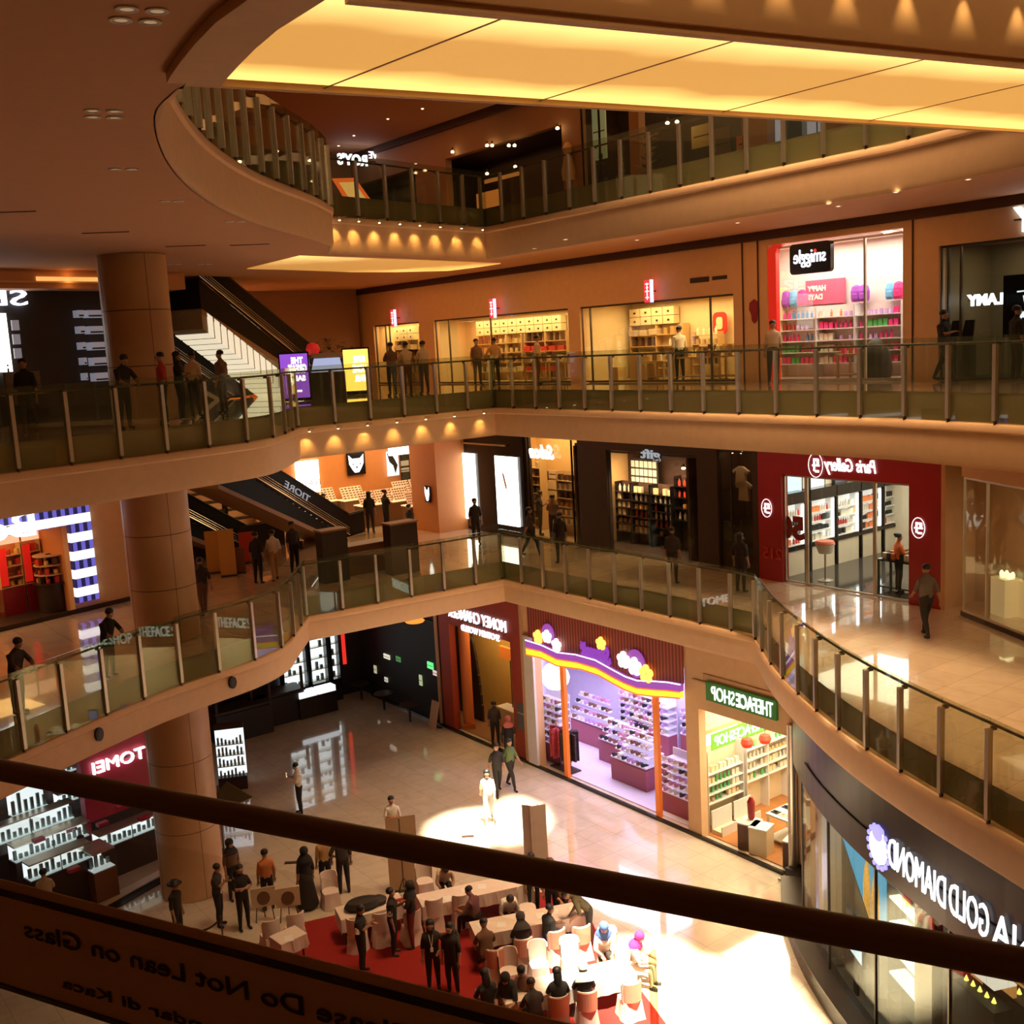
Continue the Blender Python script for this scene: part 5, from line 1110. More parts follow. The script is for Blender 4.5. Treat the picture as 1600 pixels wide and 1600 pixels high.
MB().box(-.9, .7, 0, .5, 0, 1.05).build('cabinet', mat('counter_cream', (.75, .55, .3), .5), b); MB().box(-.95, .75, -.05, .5, 1.052, 1.1).build('countertop', m_white, b)
MB().box(-1.1, .7, .35, .5, 3.0, 3.45).build('header', mat('orange_band', (.8, .22, .03), .4, emit=(1, .25, .03), es=.25), b); MB().box(-.35, -.32, .3, .33, 1.1, 3.0).box(.7, .75, .35, .5, 1.1, 3.5).build('post', m_dsteel, b)
s, z = H1(815, 1118, .35); b = board('notice_board', 'small dark grey notice board on the red pier of the money changer', 'sign', R, s-.28, s+.22, .39, z-.55, z+.45, mat('slate', (.10, .11, .12), .3), .04)
MB().box(-.2, .2, -.05, -.041, .1, .14).build('print_line', m_steel, b)
# purple shoe shop
m_slat = bpy.data.materials.new('red_slats'); m_slat.use_nodes = True; n = m_slat.node_tree.nodes; l = m_slat.node_tree.links; pb = n['Principled BSDF']; pb.inputs['Roughness'].default_value = .6
tc = n.new('ShaderNodeTexCoord'); wv = n.new('ShaderNodeTexWave'); wv.inputs['Scale'].default_value = 2.2; wv.inputs['Distortion'].default_value = .4; l.new(tc.outputs['Object'], wv.inputs[0])
cr = n.new('ShaderNodeValToRGB'); l.new(wv.outputs['Fac'], cr.inputs[0]); cr.color_ramp.elements[0].color = (.16, .03, .02, 1); cr.color_ramp.elements[1].color = (.45, .10, .07, 1); l.new(cr.outputs[0], pb.inputs['Base Color'])
m_lav = mat('lavender_white', (.80, .74, .90), .4); LVC = (.80, .72, 1.0)
proom(pu0-.3, pu1+.15, .7, 4.6, -1.05, 0, 5.35, m_lav, mat('lavender_floor', (.72, .66, .78), .12), m_lav, 620, LVC)
Z6 = lambda x, y: (780+x/3.2, 940+y/3.2)
def P6(pts, t=.3): return [H1(*Z6(x, y), t) for x, y in pts]
up = [(140, 190), (220, 215), (300, 252), (390, 262), (490, 290), (580, 340), (640, 372), (700, 392), (780, 395), (850, 400), (915, 412)]
mid = [(143, 228), (220, 245), (300, 285), (400, 300), (500, 330), (580, 375), (640, 405), (700, 428), (780, 436), (850, 440), (915, 448)]
lo = [(145, 262), (220, 278), (300, 318), (420, 335), (510, 365), (580, 405), (640, 437), (700, 460), (780, 470), (850, 474), (915, 480)]
U, Mi, Lo = P6(up), P6(mid), P6(lo)
b = thing('wave_sign', 'purple and yellow wavy lit band across the shoe shop front', 'sign', R.w(0, .3, 0), R.a)
MB().prism(U+Mi[::-1], -.08, .06).build('purple_band', emis('purple_glow', (.36, .07, .42), 1.0), b)
MB().prism(Mi+Lo[::-1], -.10, .05).build('yellow_band', emis('yellow_glow', (1, .72, .03), 1.35), b)
def rib(pts, y, r_, mt, nm):
    m = MB()
    for a_, c_ in zip(pts, pts[1:]): m.tube((a_[0], y, a_[1]), (c_[0], y, c_[1]), r_, n=6)
    m.build(nm, mt, b)
rib(U, -.09, .02, emis('neon_white', (1, .9, 1), 2.2), 'white_tube'); rib(Mi, -.11, .02, emis('neon_red', (1, .10, .03), 1.6), 'red_tube'); rib(Lo, -.11, .02, emis('neon_red', (1, .10, .03), 1.6), 'red_tube')
hd_ = [H1(824, 962, .36), H1(1068, 1028, .36)]
MB_top = zc1-.02
pts = [(U[0][0], MB_top), (U[0][0], U[0][1])]+U[1:-1]+[(U[-1][0], U[-1][1]), (U[-1][0], MB_top)]
b2 = thing('slatted_fascia', 'dark red vertically slatted wooden fascia above the wavy sign', 'shop fascia', R.w(0, .34, 0), R.a)
MB().prism(pts, 0, .05).build('panel', m_slat, b2); MB().box(U[0][0], U[-1][0], -.02, .04, MB_top-.06, MB_top).build('top_rail', m_dsteel, b2)
for px in (884, 1026):
    s = H1(px, 1150, .5)[0]; zt_ = H1(px, 1043 if px < 900 else 1082, .5)[1]
    tag(MB().box(-.09, .09, -.06, .08, .03, zt_).build('orange_post', mat('orange_paint', (.80, .20, .02), .4, emit=(1, .2, .02), es=.25), None, R.w(s, .5, 0), R.a), 'upright orange post at the %s of the shoe shop entrance' % ('left' if px < 900 else 'right'), 'post')
for i, (x, y, c, r_) in enumerate([(193, 177, 'orange', .27), (237, 175, 'white', .25), (285, 218, 'white', .25), (507, 210, 'orange', .24), (620, 292, 'white', .30), (675, 325, 'white', .32), (733, 362, 'orange', .32)]):
    s, z = H1(*Z6(x, y), .22); b = thing('flower_sign', '%s lit flower shape, %s from the left above the wavy sign' % (c, ORD[i]), 'sign', R.w(s, .24, z), R.a, None)
    m = MB(); k = [(0, .6), (.57, .18), (.35, -.5), (-.35, -.5), (-.57, .18)]
    for x_, z_ in k: m.lathe([(0, -.03), (r_*.42, -.03), (r_*.42, .03), (0, .03)], 12, (0, 0, 0)); 
    m = MB()
    for q in range(5):
        a = math.radians(90+72*q); cx2, cz2 = r_*.55*math.cos(a), r_*.55*math.sin(a)
        m.prism([(cx2+r_*.42*math.cos(u*.5236), cz2+r_*.42*math.sin(u*.5236)) for u in range(12)], -.04-q*.002, .02)
    m.build('petals', emis('fl_'+c, (1, .95, .95) if c == 'white' else (1, .45, .08), 2.2), b)
    if i in (1, 5): MB().prism([(r_*1.35*math.cos(u*.314), r_*1.45*math.sin(u*.314)+.08) for u in range(20)], .03, .07).build('purple_disc', emis('purple_glow', (.36, .07, .42), 1.0), b)
    MB().tube((0, .02, 0), (0, .10, 0), .02).build('bracket', m_dsteel, b)
s, z = H1(*Z6(480, 255), .28); b = thing('shop_sign', 'purple mirrored script lettering in the middle of the slatted fascia', 'sign', R.w(s, .28, z), R.a)
text('Summit', .6, .06, emis('purple_script', (.30, .05, .5), 1.0), 'lettering', b, (0, 0, 0), 0, True, width=1.5, height=.62, bold=.03, shear=.35); MB().box(-.7, .7, .03, .06, -.02, .02).build('rail', m_dsteel, b)
sh = [('shoe', 'black', (.02, .02, .02)), ('shoe', 'lilac', (.45, .35, .7)), ('shoe', 'brown', (.22, .10, .06)), ('shoe', 'white', (.8, .78, .85)), ('shoe', 'rose', (.6, .25, .35))]
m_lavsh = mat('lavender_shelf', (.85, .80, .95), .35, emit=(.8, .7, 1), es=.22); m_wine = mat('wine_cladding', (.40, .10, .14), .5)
def island(s, t, w_, d_, tiers, z0, label, loc, base=True):
    t_ = thing('shoe_display', label, 'display shelf', R.w(s, t, .03), R.a)
    if base: MB().box(0, w_, 0, d_, 0, z0-.12).build('cabinet', m_wine, t_)
    for k in range(tiers):
        h = z0+.26*k; i_ = .16*k if base else 0; m = MB().box(i_*.4, w_-i_*.4, i_, d_-i_*.3, h-.05, h)
        m.build('shelf_board', m_lavsh, t_)
        x = i_*.4+.14
        while x < w_-i_*.4-.1:
            kk, cn, c = random.choice(sh)
            place(kk, cn, c, R.w(s+x, t+i_+.12, .03+h+.002), R.a+1.57+random.uniform(-.2, .2), '%s shoe on the %s tier of the %s shoe display' % (cn, ORD[k], loc), 'shoes on the %s display' % loc, (1.15, 1.15, 1.3))
            x += .24
    if not base:
        MB().box(0, w_, d_-.04, d_, 0, z0+.26*tiers).build('back_panel', m_lav, t_)
        MB().box(0, w_, 0, d_-.05, 0, z0-.06).build('cabinet', m_wine, t_)
    return t_
def sx(px, py): p = gp(px, py, 0); v = Vector(p.xy)-R.o; return v.dot(R.e1), v.dot(R.e2)
sA = sx(843, 1182); island(sA[0]+.1, 1.0, 1.25, .55, 7, .75, 'wall-like shoe display just inside the left window of the shoe shop', 'left window', False)
sB = sx(921, 1180); island(2.0, 2.4, 2.0, .9, 3, .85, 'long low shoe display in the middle of the shoe shop', 'middle')
sC = sx(958, 1212); island(3.6, 1.55, 1.75, 1.0, 6, .85, 'tall tiered shoe island with wine red base near the right orange post', 'front island')
island(6.7, .95, 1.4, .6, 5, .7, 'shoe display behind the right window of the shoe shop', 'right window', False)
island(-.6, 3.1, 2.2, .6, 4, .9, 'rear shoe display in the middle left of the shoe shop', 'rear left')
island(1.2, 4.2, 2.6, .5, 5, .9, 'rear wall shoe display of the shoe shop', 'rear wall', False)
island(5.0, 3.6, 1.8, .6, 4, 1.5, 'high rear shoe display at the right of the shoe shop', 'rear right', False)
# bag wall
t_ = thing('bag_wall', 'dark wall rack with handbags high at the rear left of the shoe shop', 'shelf', R.w(-2.6, 4.75, 0), R.a)
MB().box(0, 2.6, .2, .3, 2.4, 4.6).build('back_panel', m_black, t_)
for h in (2.6, 3.3, 4.0): MB().box(0, 2.6, -.1, .2, h-.04, h).build('shelf_board', m_lavsh, t_)
bg = [('black', (.03, .02, .02)), ('red', (.7, .04, .05)), ('teal', (.05, .3, .32)), ('tan', (.7, .45, .28)), ('wine', (.35, .04, .07))]
for k, h in enumerate((2.6, 3.3, 4.0)):
    for i in range(6):
        cn, c = bg[(i*3+k*2) % 5]; place('handbag', cn, c, R.w(-2.35+i*.43, 4.78, h+.002), R.a, '%s handbag, %s shelf up on the dark bag wall' % (cn, ORD[k]), 'handbags in the shoe shop', (1.3, 1.3, 1.4))
s, z = H1(864, 1058, 1.2); t_ = thing('paper_lantern', 'large white oval lantern decoration at the upper left of the shoe shop', 'lantern', R.w(s, 1.3, z), R.a)
MB().lathe([(0, -.5), (.3, -.42), (.45, -.2), (.5, 0), (.45, .2), (.3, .42), (0, .5)], 20, sx=1.2).build('lamp_shade', emis('lantern_white', (1, .97, .95), 1.4), t_, smooth=True); MB().tube((0, 0, .5), (0, 0, 5.3-z), .01, n=6).build('cord', m_dsteel, t_)
s, z = H1(858, 1030, 1.0); t_ = board('wall_panel', 'mauve curved panel behind the white lantern', 'panel', R, s-1.4, s+2.0, 2.2, 3.6, 5.3, mat('mauve', (.45, .18, .42), .5), .05); MB().box(-1.6, 1.6, -.06, -.05, -.8, -.76).build('edge_trim', m_white, t_)
sr = sx(903, 1195); t_ = thing('clothes_rack', 'round rack of red and black patterned garments at the shoe shop entrance', 'clothes rack', R.w(sr[0], .95, .03), R.a)
for j, (dx, mt_, nm) in enumerate([(-.3, mat('red_print', (.45, .05, .07), .8, noise=.9, nscale=14), 'red_garments'), (.32, mat('black_print', (.05, .035, .04), .8, noise=.9, nscale=10), 'black_garments')]):
    m = MB()
    for i in range(9):
        a = 6.283*i/9; m.cbox((dx+.2*math.cos(a), .2*math.sin(a), .92+.03*(i % 3)), (.26, .07, 1.0+.1*(i % 2)), 0, a)
    m.build(nm, mt_, t_)
MB().tube((-.3, 0, 0), (-.3, 0, 1.5), .025).tube((.32, 0, 0), (.32, 0, 1.5), .025).tube((-.45, 0, 1.48), (.5, 0, 1.48), .02).box(-.55, .6, -.25, .25, 0, .05).build('rack_frame', m_dsteel, t_)
# green sign cosmetics shop
m_fcream = mat('face_cream', (.78, .66, .45), .5)
room(R, 8.5, fa1+.3, .7, 4.4, 0, 4.2, m_fcream, mat('orange_wood_floor', (.50, .20, .06), .35, noise=.3, nscale=3), mat('ceil_white', (.85, .82, .72), .5), 300, (1, .88, .62))
FS = Fr(*R.w(8.5, .7).xy, 36.87)
s, _ = H1(1158, 1096, .3); zt_ = (H1(1103, 1063, .3)[1]+H1(1213, 1097, .3)[1])/2; zb_ = (H1(1103, 1091, .3)[1]+H1(1213, 1129, .3)[1])/2
sl, sr_ = H1(1103, 1075, .3)[0], H1(1213, 1110, .3)[0]
b = board('shop_sign', 'dark green sign board with white mirrored letters over the corner cosmetics shop', 'sign', R, sl, sr_, .39, zb_, zt_, mat('shop_green', (.03, .13, .02), .4, emit=(.03, .16, .02), es=.25), .1)
Ws = sr_-sl; TW_ = emis('face_letters', (.95, 1, .9), 2.0)
text('THE', .5, .03, TW_, 'lettering', b, (Ws*.36, -.12, 0), 0, True, width=Ws*.20, height=.42)
text('FACE', .5, .03, TW_, 'lettering', b, (Ws*.10, -.12, 0), 0, True, width=Ws*.29, height=.42, bold=.012)
text('SHOP', .5, .03, TW_, 'lettering', b, (-Ws*.24, -.12, 0), 0, True, width=Ws*.34, height=.42)
a_, zz_ = FS.hit(1112, 1160, -.1); c_, zd_ = FS.hit(1205, 1143, -.1)
b = board('wall_sign', 'bright green mirrored letters on the inside wall of the corner cosmetics shop', 'sign', FS, a_, c_, -.02, zz_-.28, zz_+.24, mat('lime_green', (.15, .42, .05), .4, emit=(.2, .6, .05), es=.3), .06)
text('THEFACESHOP', .4, .02, TW_, 'lettering', b, (0, -.07, 0), 0, True, width=(c_-a_)*.9, height=.34, bold=.005)
fs_ = [('box', 'white', (.85, .8, .8)), ('bottle', 'green', (.15, .4, .1)), ('bottle', 'white', (.8, .74, .6)), ('jar', 'tan', (.6, .42, .2)), ('box', 'cream', (.8, .65, .4))]
x0 = FS.hit(1108, 1260, -.4)[0]; x1 = FS.hit(1163, 1240, -.4)[0]; x2 = FS.hit(1168, 1240, -.4)[0]; x3 = FS.hit(1234, 1220, -.4)[0]
shelving(FS, x0, x1, -.4, .03, [.9, 1.2, 1.5, 1.85], [fs_], 'the corner cosmetics shop', 'left', .16, mt=m_white, back=m_fcream, sc=1.15, top=2.6)
shelving(FS, x2, x3, -.4, .03, [1.1, 1.45, 1.8, 2.15], [fs_], 'the corner cosmetics shop', 'right', .16, mt=m_white, back=m_fcream, sc=1.15, top=2.4)
for k, (cx, w_) in enumerate(((x0+.5, .9), (x0+1.45, .8))):
    b = thing('low_drawer', 'open pale drawer unit, %s under the left shelves of the corner shop' % ('left', 'right')[k], 'drawer', FS.w(cx, -.55, .03), FS.a)
    MB().box(-w_/2, w_/2, -.3, .1, 0, .12).build('cabinet', m_fcream, b); MB().box(-w_/2, w_/2, -.32, -.28, .0, .3).box(-w_/2, w_/2, .08, .12, 0, .7).build('panel', m_white, b)
b = thing('wall_mirror', 'brown framed mirror panel behind the left shelves of the corner shop', 'mirror', FS.w(x0-.1, -.06, .03), FS.a)
MB().box(0, x1-x0+.3, 0, .05, 0, 3.1).build('frame', m_kraft, b); MB().box(.1, x1-x0+.2, -.012, -.002, 2.62, 3.0).build('light_strip', emis('warm_strip', (1, .95, .75), 1.5), b)
low_table(R, 11.2, 2.1, .03, 1.5, 1.0, .9, m_white, 'white makeup table with trays and a small screen in the corner cosmetics shop', [('tray', 'black', (.02, .02, .02)), ('tray', 'cream', (.8, .65, .4))], 'the corner cosmetics shop', gap=.3, sc=.9)
b = thing('monitor', 'small upright screen on the white makeup table', 'screen', R.w(11.0, 2.5, .94), R.a); MB().box(-.2, .2, 0, .03, .08, .55).build('housing', m_black, b); MB().box(-.17, .17, -.008, -.001, .12, .5).build('screen', emis('mon', (.35, .45, .8), 1.2), b); MB().box(-.08, .08, -.03, .08, 0, .08).build('foot', m_black, b)
for k, (px, py) in enumerate([(1163, 1330), (1185, 1335), (1225, 1365)]):
    s, t = sx(px, py); t = max(.95, t); b = thing('promotion_cube', '%s, corner cosmetics shop entrance' % ('dark sided promotion cube with red bow, left one', 'plain cream promotion cube', 'dark sided promotion cube with red bow, right one')[k], 'display cube', R.w(s, t, .03), R.a+.3)
    MB().box(-.28, .28, -.28, .28, 0, .8).build('cabinet', m_fcream, b)
    if k != 1:
        MB().box(-.29, -.27, -.27, .27, .02, .8).box(-.27, .27, -.295, -.281, .02, .8).build('dark_panel', mat('dark_print', (.08, .03, .02), .4), b); MB().lathe([(0, 0), (.10, .1), (.12, .6), (.05, .75), (0, .76)], 12, (0, .1, .8)).build('red_bow', m_red, b)
    MB().box(-.29, .29, -.30, .29, .802, .84).build('top_board', m_white, b)
for k, (x, t) in enumerate([(.9, .1), (1.6, .25)]):
    b = thing('hanging_lantern', 'small red paper lantern, %s of two in the corner cosmetics shop' % ('left', 'right')[k], 'lantern', FS.w(FS.hit(1168+k*28, 1195, -.9)[0], -.9, 2.75-.1*k), 0)
    MB().lathe([(0, -.17), (.15, -.13), (.2, 0), (.15, .13), (0, .17)], 14).build('lantern', mat('lantern_red2', (.75, .05, .02), .5, emit=(1, .05, .02), es=.2), b, smooth=True); MB().tube((0, 0, .17), (0, 0, 1.4+.1*k), .008, n=5).build('cord', m_dsteel, b)
tag(MB().lathe([(0, 0), (.13, 0), (.13, 4.6), (0, 4.6)], 20).box(-.35, .25, -.25, .25, 0, .06).build('steel_post', m_steel, None, R.w(12.55, .25, 0), R.a, smooth=True), 'tall round steel post at the corner of the green sign shop', 'post')
struct(MB().box(12.5, 13.3, -.05, .7, 0, .5).build('trim_54', m_blackm, None, O(R), R.a))
# curved jewellery shop beneath the middle gallery
PT = [Vector(p) for p in [(7.28, 28.2), (6.95, 26.6), (6.83, 24.2), (7.05, 21.8), (7.55, 19.3), (8.25, 16.8), (9.2, 13), (10.1, 8)]]
PT = smooth(PT, 5)
def strip(pts, o0, o1, z0, z1):
    a = offset(pts, o0); b_ = offset(pts, o1); m = MB(); n = len(pts)
    for i in range(n-1):
        vs = [(p.x, p.y, z) for z in (z0, z1) for p in (a[i], a[i+1], b_[i+1], b_[i])]
        m.add(vs, [(0,3,2,1),(4,5,6,7),(0,1,5,4),(1,2,6,5),(2,3,7,6),(3,0,4,7)])
    return m
struct(strip(PT[4:], -.1, .1, 4.25, L2-1.45).build('wall_right', mat('header_black', (.012, .009, .009), .3, spec=.25)))
struct(strip(PT, -.45, .12, 0, .42).build('trim_55', m_black)); struct(strip(PT, -.45, .16, .42, .47).build('trim_56', m_dsteel))
struct(strip(PT, 5.0, 5.2, 0, L2-1.45).build('wall_right', m_dark)); struct(strip(PT, .2, 5.0, 4.3, 4.4).build('ceiling', m_dark)); struct(strip(PT, .12, 5.0, .005, .05).build('floor', mat('grey_tiles', (.35, .34, .3), .2)))
w1 = [i for i, p in enumerate(PT)]
t_ = thing('curved_window', 'long curved shop window of the gold and diamond shop under the gallery edge', 'window', (0, 0, 0), 0)
strip(PT[6:], -.01, .01, .48, 4.24).build('glass_pane', m_shopglass, t_)
for i in range(6, len(PT), 5): MB().box(-.03, .03, -.03, .03, .48, 4.24).build('mullion', m_dsteel, t_, (PT[i].x, PT[i].y, 0))
def along(pts, s):
    for a, b_ in zip(pts, pts[1:]):
        d = (b_-a).length
        if s <= d: u = (b_-a)/d; return a+u*s, u
        s -= d
    return pts[-1], u
def near_s(x, y):
    best = (9e9, 0); acc = 0
    for a, b_ in zip(PT, PT[1:]):
        d = b_-a; k = max(0, min(1, (Vector((x, y))-a).dot(d)/d.length_squared)); q = (a+d*k-Vector((x, y))).length
        if q < best[0]: best = (q, acc+k*d.length)
        acc += d.length
    return best[1]
# letters: string runs towards the camera, mirrored, bent along the curve
b = thing('shop_sign', 'large white mirrored letters curving round the black fascia of the gold and diamond shop', 'sign', (0, 0, 0), 0)
GW = emis('gold_letters', (.92, .94, 1), 1.7); Ltxt = 5.1
def ftext(body, s_mid, width, h):
    def bend(co):
        p, u = along(PT, s_mid+co.x); n_ = Vector((u.y, -u.x)); q = p+n_*(.15-co.y); return Vector((q.x, q.y, 4.95+co.z))
    # the walk along PT heads to the camera, the atrium lies on its right side
    return text(body, .6, .03, GW, 'lettering', b, (0, 0, 0), 0, True, width=width, height=h, bend=bend)

def path_hit(px, py, off_=0.0):
    r = ray(px, py); pts = offset(PT, off_) if off_ else PT; acc = 0
    for a, b_ in zip(pts, pts[1:]):
        d = b_-a; den = r.x*d.y-r.y*d.x
        if abs(den) > 1e-9:
            k = (a.x*d.y-a.y*d.x)/den; q = (r.x*a.y-r.y*a.x)/den*-1
            u = ((r.x*k-a.x)*d.x+(r.y*k-a.y)*d.y)/d.length_squared
            if -.001 <= u <= 1.001 and k > 0: return acc+u*d.length, EYE+r.z*k
        acc += d.length
    return None
def span(px0, px1, y0, y1): return path_hit(px0, y0)[0], path_hit(px1, y1)[0]
for w_, (a, c_) in (('DIAMOND', span(1399, 1488, 1345, 1400)), ('GOLD', span(1494, 1556, 1405, 1445))):
    ftext(w_, (a+c_)/2, abs(c_-a), .62)
a = path_hit(1562, 1450)[0]; ftext('ONA', a+.75, 1.5, .62)
m = strip(PT[8:], -.13, -.11, 4.93, 4.97); m.build('rail', m_blackm, b)
a, z = path_hit(1383, 1323); p, u = along(PT, a); t_ = thing('shop_emblem', 'round white and violet emblem left of the gold and diamond letters', 'sign', (p.x-.14, p.y, z), math.atan2(u.y, u.x))
m = MB(); m2 = MB()
m.prism([(.33*math.cos(k*.2618), .36*math.sin(k*.2618)) for k in range(24)], -.02, .02)
for k in range(16): a_ = k*.3927; m2.prism([(.40*math.cos(a_)+.055*math.cos(q_*1.05), .43*math.sin(a_)+.055*math.sin(q_*1.05)) for q_ in range(6)], -.02, .02)
m.build('disc', emis('disc_white', (.85, .88, 1), 2.2), t_); m2.build('dots', emis('dots_violet', (.35, .3, .95), 1.6), t_); MB().prism([(.2*math.cos(k*.5236)+.0, .16*math.sin(k*.5236)+.3) for k in range(12)], -.035, -.021).prism([(.2*math.cos(k*.5236)+.0, .16*math.sin(k*.5236)+.3) for k in range(12)], .021, .035).build('crown', emis('dots_violet', (.35, .3, .95), 1.6), t_)
def in_shop(px, py, off_): a_, z_ = path_hit(px, py, off_); p_, u_ = along(offset(PT, off_), a_); return p_, z_, math.atan2(u_.y, u_.x)
for px, mt_, nm, r_ in [(1274, mat('rust_pier', (.45, .16, .08), .4), 'rust red', .24), (1297, m_pcream, 'cream', .22)]:
    p, z, an = in_shop(px, 1380, .35); tag(MB().box(-r_, r_, -r_, r_, .02, 4.24).box(-r_-.03, r_+.03, -r_-.03, r_+.03, .02, .2).build('shop_pier', mt_, None, (p.x, p.y, .04), an), 'square %s pier behind the left end of the curved shop window' % nm, 'column')
p, z, an = in_shop(1345, 1360, 1.0); t_ = thing('light_box', 'lit picture of golden twin towers under blue sky in the curved shop', 'light box', (p.x, p.y, 0), an)
MB().box(-1.6, 1.5, .0, .1, 1.3, 4.22).build('panel', emis('sky_blue', (.06, .35, .55), 1.1), t_)
MB().prism([(-1.25, 4.2), (-1.2, 3.4), (-.6, 3.0), (-.1, 3.1), (.2, 3.4), (.5, 3.3), (.9, 3.6), (1.0, 4.2)], -.02, -.001).build('cloud', emis('cloud_white', (1, 1, 1), 1.8), t_)
m = MB()
for x in (.55, 1.15):
    m.prism([(x-.25, 1.35), (x-.24, 2.3), (x-.17, 2.7), (x-.07, 2.95), (x-.02, 3.3), (x+.02, 3.3), (x+.07, 2.95), (x+.17, 2.7), (x+.24, 2.3), (x+.25, 1.35)], -.05, -.022)
m.build('tower', mat('gold_tower', (.6, .35, .08), .4, emit=(1, .5, .08), es=.6, noise=.8, nscale=14), t_)
MB().add([(-1.5, -.08, 2.9), (1.5, -.08, 1.3), (1.5, -.08, .5), (-1.5, -.08, .5), (-1.5, -.06, 2.9), (1.5, -.06, 1.3), (1.5, -.06, .5), (-1.5, -.06, .5)], [(0,1,2,3),(7,6,5,4),(0,4,5,1),(1,5,6,2),(2,6,7,3),(3,7,4,0)]).build('grey_partition', mat('grey_olive', (.22, .21, .16), .4), t_)
p, z, an = in_shop(1336, 1500, .45); t_ = thing('monitor', 'dark framed tilted screen low in the curved shop window', 'screen', (p.x, p.y, .05), an)
MB().box(-.55, .5, 0, .06, .9, 1.9).build('housing', m_black, t_); MB().box(-.45, .4, -.012, -.001, .95, 1.45).build('screen', emis('scr_w', (.7, .85, .9), 1.3), t_); MB().box(-.1, .1, 0, .06, 0, .9).build('post', m_black, t_)
p, z, an = in_shop(1411, 1500, .9); t_ = thing('glass_showcase', 'tall glass showcase with glowing white shelves in the curved shop', 'display case', (p.x, p.y, .05), an)
MB().box(-.75, .75, 0, .5, 0, .4).build('cabinet', m_dark, t_); MB().box(-.72, .72, .45, .5, .4, 3.0).build('lit_back', mat('lit_grey', (.4, .42, .38), .4, emit=(.8, 1, .8), es=.22), t_)
for h in (.9, 1.5, 2.1, 2.7): MB().box(-.72, .72, .05, .42, h, h+.05).build('shelf_board', emis('shelf_glow', (.9, 1, .88), 1.5), t_)
MB().box(-.75, .75, 0, .012, .4, 3.1).build('glass_front', m_shopglass, t_); MB().box(-.76, .76, -.01, .5, 3.1, 3.16).build('top_rail', mat('blue_rail', (.1, .25, .5), .3), t_)
MB().tube((-.2, .2, 2.75), (-.2, .2, 3.05), .03).tube((-.4, .2, 2.85), (0, .2, 2.85), .025).build('trophy', emis('gold_glow', (1, .8, .15), 1.5), t_)
for k, px in enumerate((1451,)):
    p, z, an = in_shop(px, 1500, .15); tag(MB().box(-.28, .28, -.12, .12, .05, 4.2).box(-.3, .3, -.14, .14, .05, .3).build('shop_pier', m_black, None, (p.x, p.y, 0), an), 'black pier in the middle of the curved shop window', 'column')
for k, (px, py, off_, lb) in enumerate([(1478, 1440, 1.2, 'front left'), (1520, 1470, 1.6, 'front right'), (1520, 1545, .8, 'lower'), (1570, 1540, 1.2, 'rightmost')]):
    p, z, an = in_shop(px, py, off_); z = max(.9, z); t_ = thing('jewellery_case', 'dark jewellery case with small gold lights, %s in the curved shop' % lb, 'display case', (p.x, p.y, .05), an)
    MB().box(-.6, .6, 0, .5, 0, z-.2).build('cabinet', m_blackm, t_); MB().box(-.6, .6, .42, .5, z-.2, z+.25).build('lit_back', mat('dim_gold', (.3, .15, .05), .4, emit=(1, .45, .12), es=.35), t_)
    m = MB()
    for i in range(5): m.lathe([(0, 0), (.05, .02), (.02, .1), (0, .14)], 8, (-.45+i*.2, .2, z-.19))
    m.build('trinket', emis('gold_glow', (1, .8, .15), 1.5), t_); MB().box(-.6, .6, 0, .5, z+.26, z+.29).build('top_rail', emis('case_bar', (1, .9, .7), .8), t_)
for s_ in (12, 20):
    p, u = along(PT, s_*.5+2); light('curved_shop_light', 'POINT', (p.x+2.2, p.y, 3.9), 10, (1, .8, .6), .2)
tag(MB().box(-.2, .2, -.12, .12, 0, .012).box(-.16, .16, -.08, .08, .012, .02).build('floor_grate', m_dark, None, gp(1246, 1419, .002), .3), 'small dark floor grate near the foot of the curved shop window', 'grate')
tag(MB().box(-.2, .2, -.08, .08, 0, .012).box(-.16, .16, -.05, .05, .012, .02).build('floor_grate', m_dark, None, gp(731, 1307, .002), 0), 'small dark floor grate in the front bright sun patch', 'grate')
tag(MB().box(-.2, .2, -.08, .08, 0, .012).box(-.16, .16, -.05, .05, .012, .02).build('floor_grate', m_dark, None, gp(455, 1348, .002), 0), 'small dark floor grate between the standing visitors on the left', 'grate')
# ============================================================ top floor (L4) behind the balustrade
def H4(px, py, t=3.5): return R.hit(px, py, t)
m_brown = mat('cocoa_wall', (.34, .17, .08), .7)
q = [H4(x, 260)[0] for x in (648, 690, 735, 880, 908, 985, 1000, 1160, 1200, 1290)]
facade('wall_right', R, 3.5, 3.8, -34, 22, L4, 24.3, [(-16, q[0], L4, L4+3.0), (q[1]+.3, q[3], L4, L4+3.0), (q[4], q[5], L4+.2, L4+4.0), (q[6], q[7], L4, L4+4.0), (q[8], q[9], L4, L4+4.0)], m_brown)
room(R, -16, q[0], 3.8, 2, L4, L4+3.05, m_dark, m_dark, m_dark, 14, WARM, ext=2)
room(R, q[1]+.3, q[3], 3.8, 2.4, L4, L4+3.05, m_dark, m_dark, m_dark, 22, (1, .5, .2), ext=2)
room(R, q[4]-.05, q[7], 3.8, 2.4, L4, L4+4.05, m_dark, m_dark, m_dark, 40, (1, .6, .25), ext=1)
room(R, q[8], q[9], 3.8, 2.4, L4, L4+4.05, mat('grey_wall', (.30, .28, .26), .6), m_dark, m_dark, 60, (.8, .85, 1), ext=1)
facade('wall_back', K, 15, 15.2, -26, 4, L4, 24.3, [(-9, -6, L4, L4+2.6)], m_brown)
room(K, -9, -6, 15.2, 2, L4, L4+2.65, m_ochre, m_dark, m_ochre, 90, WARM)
facade('wall_left', LF, 3.2, 3.4, -22, 14, L4, 24.3, [], m_brown)
